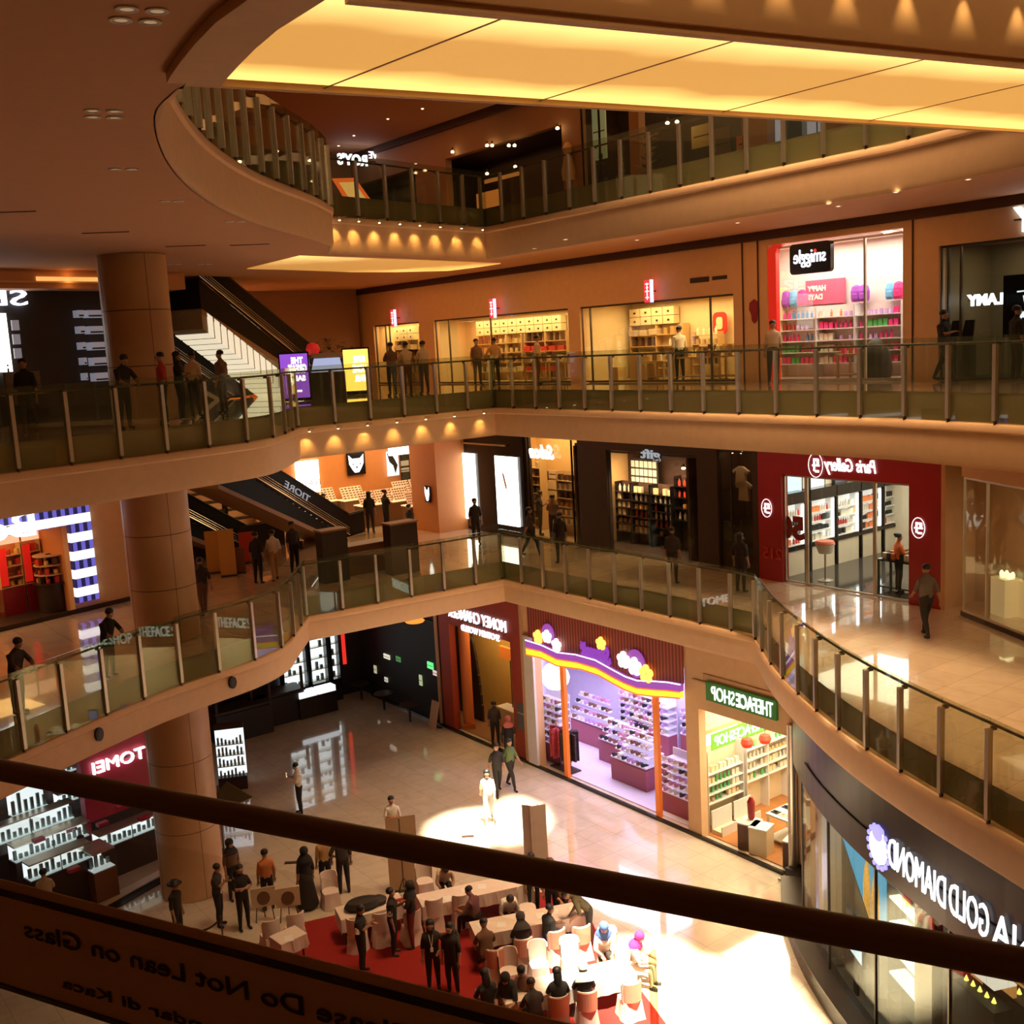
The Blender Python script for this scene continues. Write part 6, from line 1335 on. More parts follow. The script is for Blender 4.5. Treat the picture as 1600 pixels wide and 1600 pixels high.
pane(R, q[4], q[5], 3.6, L4+.2, L4+4.0, 'tall dark framed display window on the top floor', (.9,), m_black)
for i, (px, py) in enumerate([(707, 237), (761, 227), (769, 227), (795, 227), (804, 227), (871, 200), (805, 260), (761, 271), (1037, 172), (1049, 171), (1036, 191), (1051, 189), (993, 177), (634, 261)]):
    s, z = H4(px, py, 3.3 if i < 8 else 3.9); z = min(z, 24.1); t_ = thing('spotlight', 'small bright track spotlight on the top floor, %s from the first in the row' % (ORD+['thirteenth', 'fourteenth'])[i], 'lamp', R.w(s, 3.3 if i < 8 else 4.1, z), R.a)
    MB().tube((0, 0, .04), (0, 0, .16), .035).build('lamp_body', m_dsteel, t_); MB().lathe([(0, -.06), (.06, -.04), (.07, 0), (.03, .04), (0, .04)], 10).build('bulb', emis('bulb_glow', (1, .75, .35), 14), t_)
s, z = H4(707, 300, 3.45); p = R.w(s, 3.1, z+1.3); light('niche_spot', 'SPOT', p, 60, (1, .6, .2), .05, aim=R.w(s, 3.5, z-.5), spot=60, blend=.8)
tag(MB().lathe([(0, 0), (.22, 0), (.26, .3), (.12, .9), (.2, 1.1), (.08, 1.3), (0, 1.3)], 16).build('wall_ornament', m_kraft, None, R.w(H4(892, 230)[0], 3.35, L4+1.0), 0, smooth=True), 'carved pale ornament on the brown pier of the top floor', 'ornament')
# signs on the top floor left of the corner
s, z = H4(560, 250, 2.6); b = thing('shop_sign', 'white mirrored neon letters on the top floor behind the orange poster', 'sign', R.w(s, 2.6, z), K.a)
text("ROY'S", .6, .06, emis('cool_neon', (.8, .85, 1), 3.2), 'lettering', b, (-.3, 0, 0), 0, True, width=1.5, height=.5, bold=.02); text('LIVE', .4, .06, emis('cool_neon', (.8, .85, 1), 3.2), 'lettering', b, (.9, 0, .25), 0, True, width=.7, height=.3); MB().box(-1, 1.2, .04, .08, -.05, .0).build('rail', m_dsteel, b)
p = atd(556, 42, L4); t_ = thing('poster_stand', 'tilted orange bordered poster on the top floor near the corner', 'poster', p, .15)
MB().prism([(-.75, 1.75), (.1, 1.75), (.75, .75), (-.2, .75)], -.05, .0).build('frame', emis('orange_frame', (.85, .13, .02), 1.0), t_); MB().prism([(-.5, 1.6), (.05, 1.6), (.5, .9), (-.1, .9)], -.07, -.052).build('picture', emis('poster_yellow', (.85, .45, .12), 1.0), t_); MB().box(-.03, .03, .0, .05, 0, 1.2).build('post', m_dsteel, t_)
for i, (px, w_, h_, c, lb) in enumerate([(745, 1.3, 1.5, (1, .32, .06), 'orange glowing backdrop in a dark top floor shop')]):
    s, _ = H4(px+10, 300, 5.0); b = board('wall_panel', lb, 'panel', R, s-.7, s+.9, 5.2, L4+.2, L4+1.7, mat('amber_panel', (.7, .3, .08), .6, emit=c, es=.35)); MB().box(-.6, .6, -.07, -.061, -.1, -.06).build('edge_trim', m_dark, b)
s, _ = H4(780, 250, 5.8); b = board('wall_panel', 'faint orange strip glow high in the dark top floor shop', 'light strip', R, s-1.2, s+1.2, 5.9, L4+2.2, L4+2.35, emis('faint_orange', (.8, .25, .05), .5)); MB().box(-1.2, 1.2, -.03, -.0, .09, .12).build('edge_trim', m_dark, b)
# display plants and mannequin in the dark window
for i, (px, lb) in enumerate([(935, 'left'), (965, 'right')]):
    s = H4(px, 240, 4.2)[0]; t_ = thing('mannequin', 'dark dressed mannequin, %s of two in the tall top floor window' % lb, 'mannequin', R.w(s, 4.3, L4+.03), R.a)
    MB().lathe([(0, .9), (.16, .92), (.13, 1.15), (.2, 1.45), (.06, 1.55), (.05, 1.62), (.09, 1.7), (.08, 1.82), (0, 1.86)], 14, sy=.7).build('torso', m_blackm, t_, smooth=True); MB().lathe([(0, 0), (.35, .0), (.15, .95), (0, .95)], 14, sy=.8).build('skirt', m_blackm, t_, smooth=True)
s = H4(945, 200, 5)[0]; b = board('wall_panel', 'pale greenish tall panel inside the dark top floor window', 'panel', R, s-.5, s+.2, 4.9, L4+1.8, L4+3.9, mat('pale_green_panel', (.5, .5, .3), .5, emit=(.9, .9, .4), es=.12)); MB().box(-.3, .3, -.07, -.061, -.1, -.06).build('edge_trim', m_dark, b)
for i, px in enumerate((1215, 1282)):
    s = H4(px, 230, 3.9)[0]; b = board('window_blind', 'pale grey-blue lit blind, %s of two on the top floor' % ('left', 'right')[i], 'blind', R, s-.45, s+.25, 3.95, L4+.6, L4+3.8, mat('blind_blue', (.5, .55, .65), .6, emit=(.6, .7, 1), es=.3)); MB().box(-.02, .02, -.07, -.061, -1.5, 1.5).build('cord', m_dark, b)
for i, (px, py, w_, h_, c) in enumerate([(1095, 212, .9, .7, (.7, .55, .2)), (1125, 225, .8, 1.0, (.15, .09, .05)), (1157, 225, .4, .5, (.75, .28, .05))]):
    s, z = H4(px, py, 4.6); b = board('framed_picture', '%s framed picture in the rear of the top floor shop' % ('yellow', 'dark', 'small orange')[i], 'picture', R, s-w_/2, s+w_/2, 4.7, z-h_/2, z+h_/2, mat('pic%d' % i, c, .5)); MB().box(-w_/2+.1, w_/2-.1, -.07, -.061, -.02, .02).build('print_line', m_dark, b)
p = atd(1004, 37.5, L4); p = R.w(H4(1010, 250, 2.5)[0], 2.6, L4); t_ = thing('potted_plant', 'potted plant with yellow flowers and red bow behind the top floor balustrade', 'plant', p, 0)
MB().lathe([(0, 0), (.2, 0), (.28, .5), (0, .5)], 14).build('pot', m_dark, t_); m = MB(); m2 = MB()
for i in range(60):
    a = random.uniform(0, 6.28); r_ = random.uniform(.05, .4); h = random.uniform(.5, 1.9); c = Vector((r_*math.cos(a), r_*math.sin(a), h)); d = Vector((math.cos(a), math.sin(a), .4))*.14; e = Vector((-math.sin(a), math.cos(a), 0))*.05
    (m if i % 4 else m2).add([c-d, c+e, c+d, c-e, c+Vector((0, 0, .012))], [(0, 1, 4), (1, 2, 4), (2, 3, 4), (3, 0, 4)])
m.build('foliage', mat('leaf_green', (.08, .12, .03), .6), t_); m2.build('flowers', mat('flower_yellow', (.7, .5, .05), .6), t_); MB().lathe([(0, 0), (.1, .1), (0, .3)], 10, (0, -.3, .9)).build('red_bow', m_red, t_)
# ceiling fittings on the left soffit and the right soffit
zc = L4-1.7
fit = [gp(x, y, zc-.002) for x, y in [(222, 15), (212, 32), (162, 173), (162, 183), (193, 264), (268, 314), (367, 346), (272, 413), (320, 413)]]
t0_ = None
for i, p in enumerate(fit):
    if t0_ is None:
        t0_ = thing('recessed_light', 'unlit twin recessed fitting in the cream soffit', 'ceiling light', p, .4, 'twin recessed fittings in the soffit')
        MB().lathe([(.06, 0), (.10, 0), (.10, -.012), (.06, -.012)], 14, (-.12, 0, 0)).lathe([(.06, 0), (.10, 0), (.10, -.012), (.06, -.012)], 14, (.12, 0, 0)).build('rim', m_white, t0_)
        for q_ in (-.12, .12): MB().lathe([(0, -.002), (.06, -.002), (.06, -.006), (0, -.006)], 14, (q_, 0, 0)).build('lamp_glass', emis('dim_fit', (1, .6, .3), .35), t0_)
    else: dup(t0_, p, .4)
downlights([gp(x, y, zc-.004) for x, y in [(883, 374), (995, 395-20), (1152, 348), (1295, 318), (1310, 322), (1513, 280), (1400, 300), (835, 388)]], 'small lit recessed light in the soffit over the right upper gallery', 'recessed lights, right soffit', (1, .7, .4), 6, .06)
downlights([gp(x, y, 24.29) for x, y in [(606, 186), (553, 212), (529, 228), (660, 170), (600, 235)]], 'small bright recessed light in the top floor ceiling', 'recessed lights, top floor ceiling', (1, .8, .5), 14, .05)
for x, y in [(12, 331), (165, 363), (290, 384), (390, 382)]:
    tag(MB().box(-.5, .5, -.03, .03, -.012, 0).box(-.48, .48, -.006, .006, -.016, -.012).build('air_slot', m_dark, None, gp(x, y, zc-.001), .15), 'thin dark air slot in the left soffit', 'vent', 'air slots in the left soffit')
for x, y in [(362, 1066), (153, 1147)]:
    k_ = -1.05+.0; r = ray(x, y); best = None
    fp = offset([FC2]+LT2, .10)
    for a, b_ in zip(fp, fp[1:]):
        d = b_-a; den = r.x*d.y-r.y*d.x
        if abs(den) < 1e-9: continue
        k = (a.x*d.y-a.y*d.x)/den; u = ((r.x*k-a.x)*d.x+(r.y*k-a.y)*d.y)/d.length_squared
        if -.01 <= u <= 1.01 and k > 0: best = (Vector((r.x*k, r.y*k, EYE+r.z*k)), math.atan2(d.y, d.x))
    if best:
        t_ = thing('wall_speaker', 'small dark oval fitting on the curved middle gallery fascia, %s one' % ('right' if x > 200 else 'left'), 'fitting', best[0], best[1])
        MB().prism([(.12*math.cos(i*.5236), .17*math.sin(i*.5236)) for i in range(12)], 0, .07).build('housing', m_blackm, t_); MB().prism([(.07*math.cos(i*.5236), .1*math.sin(i*.5236)) for i in range(12)], .071, .08).build('lens', m_dark, t_)
# recessed lights of the lower soffits and over the atrium floor (their reflections dot the marble)
downlights([R.w(s, t, L3-1.605) for s in (-6, -3, 0, 3, 6, 9, 12) for t in (1.2, 2.6)], 'recessed light in the soffit over the middle gallery', 'recessed lights, middle gallery', (1, .8, .5), 9, .07)
downlights([BR.w(x, y, 24.29) for x, y in [(1, 14), (3, 15), (5, 15.5)]], 'recessed light in the highest ceiling', 'recessed lights, highest ceiling', (1, .85, .6), 9, .1)
pts = []
for x, y in [(495, 1190), (505, 1205), (540, 1203), (558, 1206), (596, 1228), (610, 1222), (617, 1236), (634, 1232), (641, 1241), (665, 1250), (455, 1180), (560, 1180), (650, 1215), (700, 1235)]:
    p = gp(x, y, 0); k = (L2-1.47)/EYE; pts.append(Vector((p.x*(1+k), p.y*(1+k), L2-1.455)))
downlights(pts, 'small bright recessed lamp in the soffit above the ground floor', 'recessed lights over the ground floor', (1, .9, .7), 60, .10)
# ============================================================ foreground: own balustrade, handrail and glass notice
A = gp(0, 1203, EYE-.52); B_ = gp(1600, 1508, EYE-.52); hd2 = (B_-A).normalized()
rz = math.atan2(hd2.y, hd2.x); fb = thing('glass_balustrade', 'near balustrade with dark round handrail crossing in front of the viewer', 'railing', A, rz)
MB().tube((-4.2, 0, 0), (3.6, 0, 0), .0142, n=20).build('handrail', mat('bronze_rail', (.20, .14, .09), .45, .3), fb, smooth=True)
GF = Fr(A.x, A.y, math.degrees(rz)); off_ = .09
gz0, gz1 = -1.1, .12
gm_ = glass('near_glass', (.97, .965, .95), .05)
xj, zj = GF.hit(1019, 1488, off_)
MB().box(-4.2, xj-.004, off_-.006, off_+.006, gz0, zj-(A.z)).build('glass_panel', gm_, fb)
MB().box(xj+.004, 3.6, off_-.006, off_+.006, gz0, zj-(A.z)).build('glass_panel', gm_, fb)
MB().box(xj-.002, xj+.002, off_-.007, off_+.007, gz0, zj-A.z).build('joint_strip', glass('glass_edge', (.85, .88, .68), .04, .35), fb)
for x in (-2.6, -1.2, 1.6): MB().tube((x, 0, -.015), (x, off_, -.06), .008, n=8).build('bracket', m_dsteel, fb)
# notice strip
def gh(px, py): x, z = GF.hit(px, py, off_+.012); return x, z
P0, P1 = gh(0, 1374), gh(880, 1598)      # upper edge
Q0 = gh(0, 1541)
sl_ = (P1[1]-P0[1])/(P1[0]-P0[0]); th_ = P0[1]-Q0[1]+(Q0[0]-P0[0])*sl_
nt = thing('glass_notice', 'long dark brown notice strip with black mirrored lettering stuck on the near glass', 'notice', GF.w(P0[0], off_+.012, P0[1]), GF.a)
x0, x1 = -1.2, 1.3
def sq(xa, xb, za, zb, y0, y1): return MB().add([(x, y, z+sl_*x) for y in (y0, y1) for x, z in ((xa, za), (xb, za), (xb, zb), (xa, zb))], [(0,1,2,3),(7,6,5,4),(0,4,5,1),(1,5,6,2),(2,6,7,3),(3,7,4,0)])
sq(x0, x1, -th_, 0, 0, .002).build('strip', mat('notice_brown', (.78, .52, .30), .6), nt)
bl = mat('notice_black', (.006, .005, .005), .6)
bk = th_*.07
sq(x0, x1, -bk*1.9, -bk*1.15, -.004, -.0005).build('border', bl, nt); sq(x0, x1, -th_, -th_+bk*.6, -.004, -.0005).build('border', bl, nt)
def notice_text(body, pxl, pyl, pxr, pyr, hgt, zoff=0):
    a = gh(pxl, pyl); c_ = gh(pxr, pyr); W_ = abs(c_[0]-a[0]); cx2 = (a[0]+c_[0])/2-P0[0]; cz = (a[1]+c_[1])/2-P0[1]
    def bend(co): return Vector((cx2+co.x, -.003+co.y, cz+co.z+sl_*co.x))
    text(body, .1, .0012, bl, 'lettering', nt, (0, 0, 0), 0, True, width=W_, height=hgt, bend=bend, bold=.001)
notice_text('Please Do Not Lean on Glass', 40, 1448, 640, 1618, .027)
notice_text('Dilarang Bersandar di Kaca', 100, 1540, 620, 1690, .022)
# ============================================================ people
BODY = {}
m_lip = mat('lip', (.25, .07, .05), .6)
def rotx(v, c, a): y, z = v.y-c.y, v.z-c.z; return Vector((v.x, c.y+y*math.cos(a)-z*math.sin(a), c.z+y*math.sin(a)+z*math.cos(a)))
def skeleton(legs='stand', la='down', ra='down', lean=0, nod=0, slim=1.24):
    V_ = []; E_ = []; RG = []
    def v(p, r_, reg): V_.append((Vector(p), r_*slim if reg not in ('head', 'skin') else r_)); RG.append(reg); return len(V_)-1
    def e(a, b): E_.append((a, b))
    sit = legs in ('sit',); pz = .50 if sit else .93
    pel = Vector((0, 0, pz)); up = []
    P0 = v(pel, .135, 'hip')
    chain = [((0, .0, pz+.14), .125, 'top'), ((0, .01, pz+.30), .135, 'top'), ((0, .0, pz+.43), .135, 'top'), ((0, -.01, pz+.52), .08, 'top'), ((0, .0, pz+.575), .052, 'head'),
             ((0, .035, pz+.625), .064, 'head'), ((0, .025, pz+.70), .082, 'head'), ((0, .01, pz+.765), .070, 'head')]
    ids = []; last = P0
    for p, r_, g in chain: i = v(p, r_, g); e(last, i); last = i; ids.append(i)
    nose = v((0, .118, pz+.675), .014, 'head'); e(ids[6], nose)
    for s_ in (-1, 1): ear = v((s_*.088, .01, pz+.68), .014, 'head'); e(ids[6], ear)
    for s_, arm in ((-1, la), (1, ra)):
        S0 = v((s_*.165, 0, pz+.445), .062, 'top'); e(ids[2], S0)
        el, wr, cur = {'down': ((.21, -.02, .19), (.22, .05, -.05), (0, .2, -1)), 'fwd': ((.20, .08, .22), (.12, .30, .28), (-.3, 1, .2)), 'phone': ((.20, .10, .24), (.07, .28, .38), (-.3, .6, .8)),
                       'rail': ((.24, .20, .26), (.14, .42, .22), (-.5, 1, -.1)), 'swingf': ((.20, .10, .2), (.20, .28, .05), (0, .8, -.6)), 'swingb': ((.21, -.12, .2), (.22, -.22, 0), (0, -.5, -1)),
                       'hip': ((.32, -.06, .22), (.18, .08, .10), (-.5, .5, -.4)), 'fold': ((.22, .08, .22), (.02, .22, .26), (-1, .3, 0)), 'table': ((.23, .16, .20), (.12, .40, .22), (-.2, 1, -.1)), 'head': ((.26, .16, .40), (.10, .12, .62), (-.5, 0, 1))}[arm]
        E1 = v((s_*el[0], el[1], pz+el[2]), .047, 'arm'); e(S0, E1); W1 = v((s_*wr[0], wr[1], pz+wr[2]), .029, 'skin'); e(E1, W1)
        M_ = (Vector((s_*(el[0]*.35+wr[0]*.65), el[1]*.35+wr[1]*.65, pz+el[2]*.35+wr[2]*.65)))
        d = Vector((s_*cur[0], cur[1], cur[2])).normalized(); side = d.cross(Vector((0, 0, 1)) if abs(d.z) < .8 else Vector((0, 1, 0))).normalized(); wv_ = Vector((s_*wr[0], wr[1], pz+wr[2]))
        PL_ = v(wv_+d*.06, .030, 'skin'); e(W1, PL_)
        for q in range(4):
            b0 = v(wv_+d*.095+side*(q-1.5)*.022, .0095, 'skin'); e(PL_, b0); ln = (.045, .055, .05, .038)[q]
            b1 = v(wv_+d*(.095+ln*.6)+side*(q-1.5)*.023+Vector((0, 0, -.012)), .009, 'skin'); e(b0, b1); b2_ = v(wv_+d*(.095+ln*.95)+side*(q-1.5)*.022+Vector((0, 0, -.03)), .008, 'skin'); e(b1, b2_)
        th = v(wv_+d*.05+side*.04, .011, 'skin'); e(PL_, th); th2 = v(wv_+d*.085+side*.055, .009, 'skin'); e(th, th2)
    n_up = len(V_)
    hz = pz-.03
    for s_ in (-1, 1):
        H_ = v((s_*.085, 0, hz), .088, 'leg'); e(P0, H_)
        if sit: kn, an = (s_*.12, .42, .47), (s_*.12, .44, .09)
        elif legs == 'walk': kn, an = ((s_*.09, .16*s_+.06, .50), (s_*.09, .30*s_+.0, .09 if s_ > 0 else .13))
        else: kn, an = (s_*.10, .02, .49), (s_*.11, -.01, .09)
        K_ = v(kn, .058, 'leg'); e(H_, K_); c_ = Vector(kn)*.65+Vector(an)*.35; Cf = v((c_.x, c_.y-.015, c_.z), .052, 'leg'); e(K_, Cf); A_ = v(an, .036, 'leg'); e(Cf, A_)
        hl = v((an[0], an[1]-.03, an[2]-.045), .034, 'shoe'); e(A_, hl); T_ = v((an[0]+s_*.02, an[1]+.15, an[2]-.058), .032, 'shoe'); e(hl, T_)
    L_ = [p for p, _ in V_]
    for i in range(1, n_up):
        if nod and i in (ids[4], ids[5], ids[6], ids[7], nose, nose+1, nose+2): L_[i] = rotx(L_[i], Vector((0, 0, pz+.56)), -nod)
        if lean: L_[i] = rotx(L_[i], pel, -lean)
    return L_, [r_ for _, r_ in V_], E_, RG, (ids[6], pz)
def body_mesh(key):
    if key in BODY: return BODY[key]
    L_, r_, E_, RG, (hi, pz) = skeleton(*key)
    me = bpy.data.meshes.new('b'); me.from_pydata(L_, E_, []); o = bpy.data.objects.new('b', me); COL.objects.link(o)
    sk = o.modifiers.new('s', 'SKIN'); sk.use_smooth_shade = True
    for i, dv in enumerate(me.skin_vertices[0].data): dv.radius = (r_[i], r_[i]*(.78 if RG[i] in ('top', 'hip') else 1)); dv.use_root = (i == 0)
    # torso wider than deep
    for i, dv in enumerate(me.skin_vertices[0].data):
        if RG[i] == 'top': dv.radius = (r_[i]*1.15, r_[i]*.85)
    sb = o.modifiers.new('u', 'SUBSURF'); sb.levels = 1; sb.render_levels = 1
    dg = bpy.context.evaluated_depsgraph_get(); m2 = bpy.data.meshes.new_from_object(o.evaluated_get(dg)); bpy.data.objects.remove(o)
    m2.name = 'body'; m2.materials.clear()
    for k in range(4): m2.materials.append(m_skin)
    reg = {'head': 0, 'skin': 0, 'top': 1, 'arm': 1, 'hip': 2, 'leg': 2, 'shoe': 3}
    segs = [(L_[a], L_[b], r_[a], r_[b], RG[b] if RG[b] != 'skin' or RG[a] == 'skin' else 'skin', RG[a]) for a, b in E_]
    for p in m2.polygons:
        c = p.center; best = (9, 0)
        for a, b, ra, rb, g, ga in segs:
            d = b-a; k = max(0, min(1, (c-a).dot(d)/max(1e-9, d.length_squared))); q = (a+d*k-c).length-(ra*(1-k)+rb*k)
            if q < best[0]:
                gg = g if k > .5 else ga
                if g == 'skin' and ga == 'arm': gg = 'skin' if k > .15 else 'arm'
                best = (q, reg[gg])
        p.material_index = best[1]; p.use_smooth = True
    BODY[key] = (m2, L_[hi], key); return BODY[key]
HAIRM = {}
HO = {'eye': (.030, .082, .002), 'mouth': (0, .086, -.052)}
def head_frame(key):
    m2, hp, _ = body_mesh(key); return hp, -(key[3] if len(key) > 3 else 0)-(key[4] if len(key) > 4 else 0)
def headwear(kind, key):
    k = (kind, key)
    if k in HAIRM: return HAIRM[k]
    hp, tilt = head_frame(key); b = MB()
    if kind == 'short': b.lathe([(.093, -.02), (.101, .01), (.096, .055), (.07, .088), (.03, .104), (0, .107)], 16, (0, -.034, .004), sy=1.0)
    elif kind == 'long':
        b.lathe([(.104, -.02), (.106, .01), (.098, .06), (.07, .09), (.03, .106), (0, .109)], 16, (0, -.036, .004), sy=1.0)
        b.lathe([(.055, -.30), (.09, -.22), (.098, -.08), (.09, .03), (.05, .06), (0, .07)], 12, (0, -.065, 0), sy=.62)
    elif kind == 'bun': b.lathe([(.098, -.02), (.102, .01), (.096, .055), (.07, .088), (.03, .104), (0, .107)], 16, (0, -.034, .004), sy=1.0).lathe([(0, -.05), (.045, -.02), (.045, .03), (0, .05)], 10, (0, -.12, .06))
    elif kind == 'hijab':
        b.lathe([(.10, -.06), (.115, 0), (.108, .06), (.08, .10), (.03, .12), (0, .122)], 16, (0, -.04, 0), sy=1.05)
        b.lathe([(.21, -.30), (.20, -.23), (.15, -.16), (.10, -.10), (.10, -.04), (.06, 0)], 16, (0, -.02, 0), sy=.78)
    elif kind == 'hat':
        b.lathe([(.19, .035), (.20, .045), (.11, .05), (.105, .13), (.05, .15), (0, .15)], 18).lathe([(.095, -.02), (.10, .03), (0, .05)], 14, (0, -.015, 0))
    elif kind == 'eye': b.lathe([(0, -.006), (.009, -.003), (.009, .003), (0, .006)], 8)
    elif kind == 'mouth': b.box(-.022, .022, -.004, .004, -.004, .004)
    me = bpy.data.meshes.new(kind); vs = [Vector(v)+Vector(HO.get(kind, (0, -.004, .018))) for v in b.v]
    vs = [hp+Matrix.Rotation(tilt, 3, 'X') @ v for v in vs]
    me.from_pydata(vs, [], b.f)
    for p in me.polygons: p.use_smooth = True
    me.materials.append(m_hair); HAIRM[k] = me; return me
def person(loc, face, key, top, bottom, hair, label, hcol=None, shoes=None, skirt=None, h=1.0, extra=None, grp=None):
    """face: heading in degrees the person looks towards (0 = +x)"""
    t_ = thing('person', label, 'person', loc, math.radians(face-90), grp); h *= 1.04; t_.scale = (h, h, h)
    me, hp, _ = body_mesh(key); o = bpy.data.objects.new('body', me); COL.objects.link(o); o.parent = t_
    ms = [m_skin, top, bottom, shoes or m_blackm]
    for i, m in enumerate(ms): o.material_slots[i].link = 'OBJECT'; o.material_slots[i].material = m
    nm = 'headscarf' if hair == 'hijab' else 'hat' if hair == 'hat' else 'hair'
    q = bpy.data.objects.new(nm, headwear(hair, key)); COL.objects.link(q); q.parent = t_; q.material_slots[0].link = 'OBJECT'; q.material_slots[0].material = hcol or m_hair
    for nm2, sg in (('eye', 1), ('eye', -1), ('mouth', 1)):
        q = bpy.data.objects.new(nm2, headwear(nm2, key)); COL.objects.link(q); q.parent = t_; q.scale = (sg, 1, 1)
        if nm2 == 'mouth': q.material_slots[0].link = 'OBJECT'; q.material_slots[0].material = m_lip
    if skirt:
        MB().lathe([(.30, .10), (.27, .3), (.20, .75), (.165, .98), (.14, 1.05)], 18, sy=.85).build('skirt', skirt, t_, smooth=True)
    if extra == 'bag': MB().box(-.03, .03, -.13, .13, -.15, .12).build('shoulder_bag', m_blackm, t_, (-.24, .02, .95)); 
    if extra == 'backpack': MB().lathe([(0, -.22), (.13, -.2), (.15, .05), (.08, .22), (0, .24)], 12, (0, -.19, 1.25), sy=.6).build('backpack', m_blackm, t_, smooth=True)
    if extra == 'strap':
        m = MB(); m.tube((-.13, .14, 1.42), (.15, .15, 1.0), .018, n=6); m.build('bag_strap', m_white, t_)
    if extra == 'phone':
        MB().box(-.04, .04, -.01, .01, -.07, .07).build('phone', emis('phone_glow', (1, .7, .4), 1.0), t_, (.07, .34, 1.36))
    if extra == 'lanyard':
        m = MB(); m.tube((-.05, .10, 1.44), (0, .16, 1.15), .008, n=5); m.tube((.05, .10, 1.44), (0, .16, 1.15), .008, n=5); m.box(-.035, .035, .15, .165, 1.05, 1.15); m.build('lanyard', m_white, t_)
    if extra == 'armband': MB().tube((.18, -.01, 1.25), (.20, -.02, 1.12), .062, n=10).build('sleeve_patch', m_white, t_)
    return t_
def c(name, rgb): return mat('cloth_'+name, rgb, .85, noise=.12, nscale=30)
WH = c('white', (.75, .70, .62)); BK = c('black', (.018, .015, .014)); DK = c('charcoal', (.05, .04, .04)); NV = c('navy', (.03, .04, .09)); BR_ = c('brown', (.16, .08, .045)); TN = c('tan', (.50, .30, .12))
OR = c('orange', (.55, .18, .06)); RD = c('red', (.50, .04, .04)); GN = c('green', (.10, .14, .05)); GY = c('grey', (.28, .27, .26)); MG = c('magenta', (.45, .02, .18)); BL = c('blue', (.05, .10, .28)); OV = c('olive', (.09, .07, .03)); JN = c('denim', (.06, .08, .14)); CRM = c('cream', (.62, .48, .32))
def at_px(x, y, z=0): return gp(x, y, z)
def to_cam(p): return math.degrees(math.atan2(-p.y, -p.x))
ST = ('stand', 'down', 'down'); WK = ('walk', 'swingf', 'swingb'); PH = ('stand', 'fwd', 'phone', 0, .3); FD = ('stand', 'fold', 'fold'); HP = ('stand', 'hip', 'down'); RL = ('stand', 'rail', 'rail', .25, .15)
SI = ('sit', 'table', 'table', .15, .3); SI2 = ('sit', 'table', 'down', .1, .1); SI3 = ('sit', 'table', 'table', .55, .6); LN = ('stand', 'table', 'table', .85, .3); SI4 = ('sit', 'down', 'down', 0, .1)
# ground floor: px of the feet, heading (degrees from facing the viewer), pose, clothes
G = [(470, 1271, -80, PH, WH, BK, 'short', 'man in white shirt and dark trousers looking at his phone on the open floor', dict(extra='phone')),
 (617, 1331, 5, FD, WH, DK, 'short', 'man in white T-shirt with folded hands behind the tall pale banner', {}),
 (765, 1286, 0, WK, WH, GY, 'long', 'long-haired woman in white top and grey shorts in the bright sun patch', dict(shoes=WH)),
 (779, 1240, 10, WK, BK, BK, 'short', 'man all in black walking just behind the sunlit woman', {}),
 (799, 1232, 40, WK, GN, BK, 'long', 'woman in green jacket walking beside the man in black', {}),
 (775, 1166, 170, ST, DK, BK, 'short', 'man in dark clothes standing inside the money changer doorway', {}),
 (797, 1192, 190, ST, BK, BK, 'hijab', 'woman with pinkish headscarf and black robe before the money changer', dict(hcol=c('dusty_pink', (.45, .12, .10)), extra='bag')),
 (345, 1447, 70, PH, DK, BK, 'short', 'man in dark shirt with white strap right of the column, arms raised', dict(extra='strap')),
 (383, 1452, 20, FD, BK, BK, 'short', 'heavy person in black with folded arms beside the man with white strap', dict(h=1.03)),
 (367, 1405, 30, ST, BR_, BK, 'hijab', 'woman in brown with dark headscarf close behind the column', dict(hcol=BK)),
 (421, 1422, 190, ST, OR, BK, 'short', 'person in orange-brown top seen from behind left of the black robed woman', {}),
 (482, 1419, 200, ST, BK, BK, 'hijab', 'woman in long black robe standing left of the tan shirted man', dict(hcol=BK, skirt=BK)),
 (511, 1395, 195, ST, TN, BK, 'short', 'man in tan shirt and black trousers seen from behind', {}),
 (539, 1396, 185, HP, DK, BK, 'short', 'tall man in dark shirt standing right of the tan shirted man', dict(h=1.05)),
 (617, 1491, 80, ('stand', 'phone', 'down'), BK, BK, 'short', 'man in black suit talking on the red carpet, facing right', dict(extra='armband')),
 (646, 1480, -100, FD, BK, c('wine', (.2, .03, .03)), 'hijab', 'woman in black jacket and wine skirt talking to the suited man', dict(hcol=BK)),
 (568, 1520, 75, PH, BK, BK, 'short', 'person in black with white sleeve patch left on the red carpet', dict(extra='armband')),
 (679, 1547, 0, HP, BK, BK, 'long', 'woman in black jacket with white lanyard facing the viewer on red carpet', dict(extra='lanyard')),
 (709, 1552, -30, ST, BK, BK, 'long', 'person in black from behind right of the woman with lanyard', dict(extra='backpack')),
 (922, 1474, -80, LN, OV, BK, 'short', 'man in dark olive jacket bending over the far white table', {}),
 (835, 1432, 20, ST, BK, BK, 'short', 'dark standing figure behind the far table, partly behind the handrail', {}),
 (864, 1442, 10, ST, BR_, BK, 'hijab', 'brown clad standing figure beside the pale upright banner behind the handrail', dict(hcol=BR_))]
for x, y, hd, key, tp, bt, hr, lb, kw_ in G:
    p = at_px(x, y); kw_ = dict(kw_); person(p, to_cam(p)+hd, key, tp, bt, hr, lb, **kw_)
p = at_px(281, 1475); person(p, to_cam(p)+60, ST, BK, BK, 'hat', 'person in black wearing a wide-brimmed hat in front of the column', h=.98)
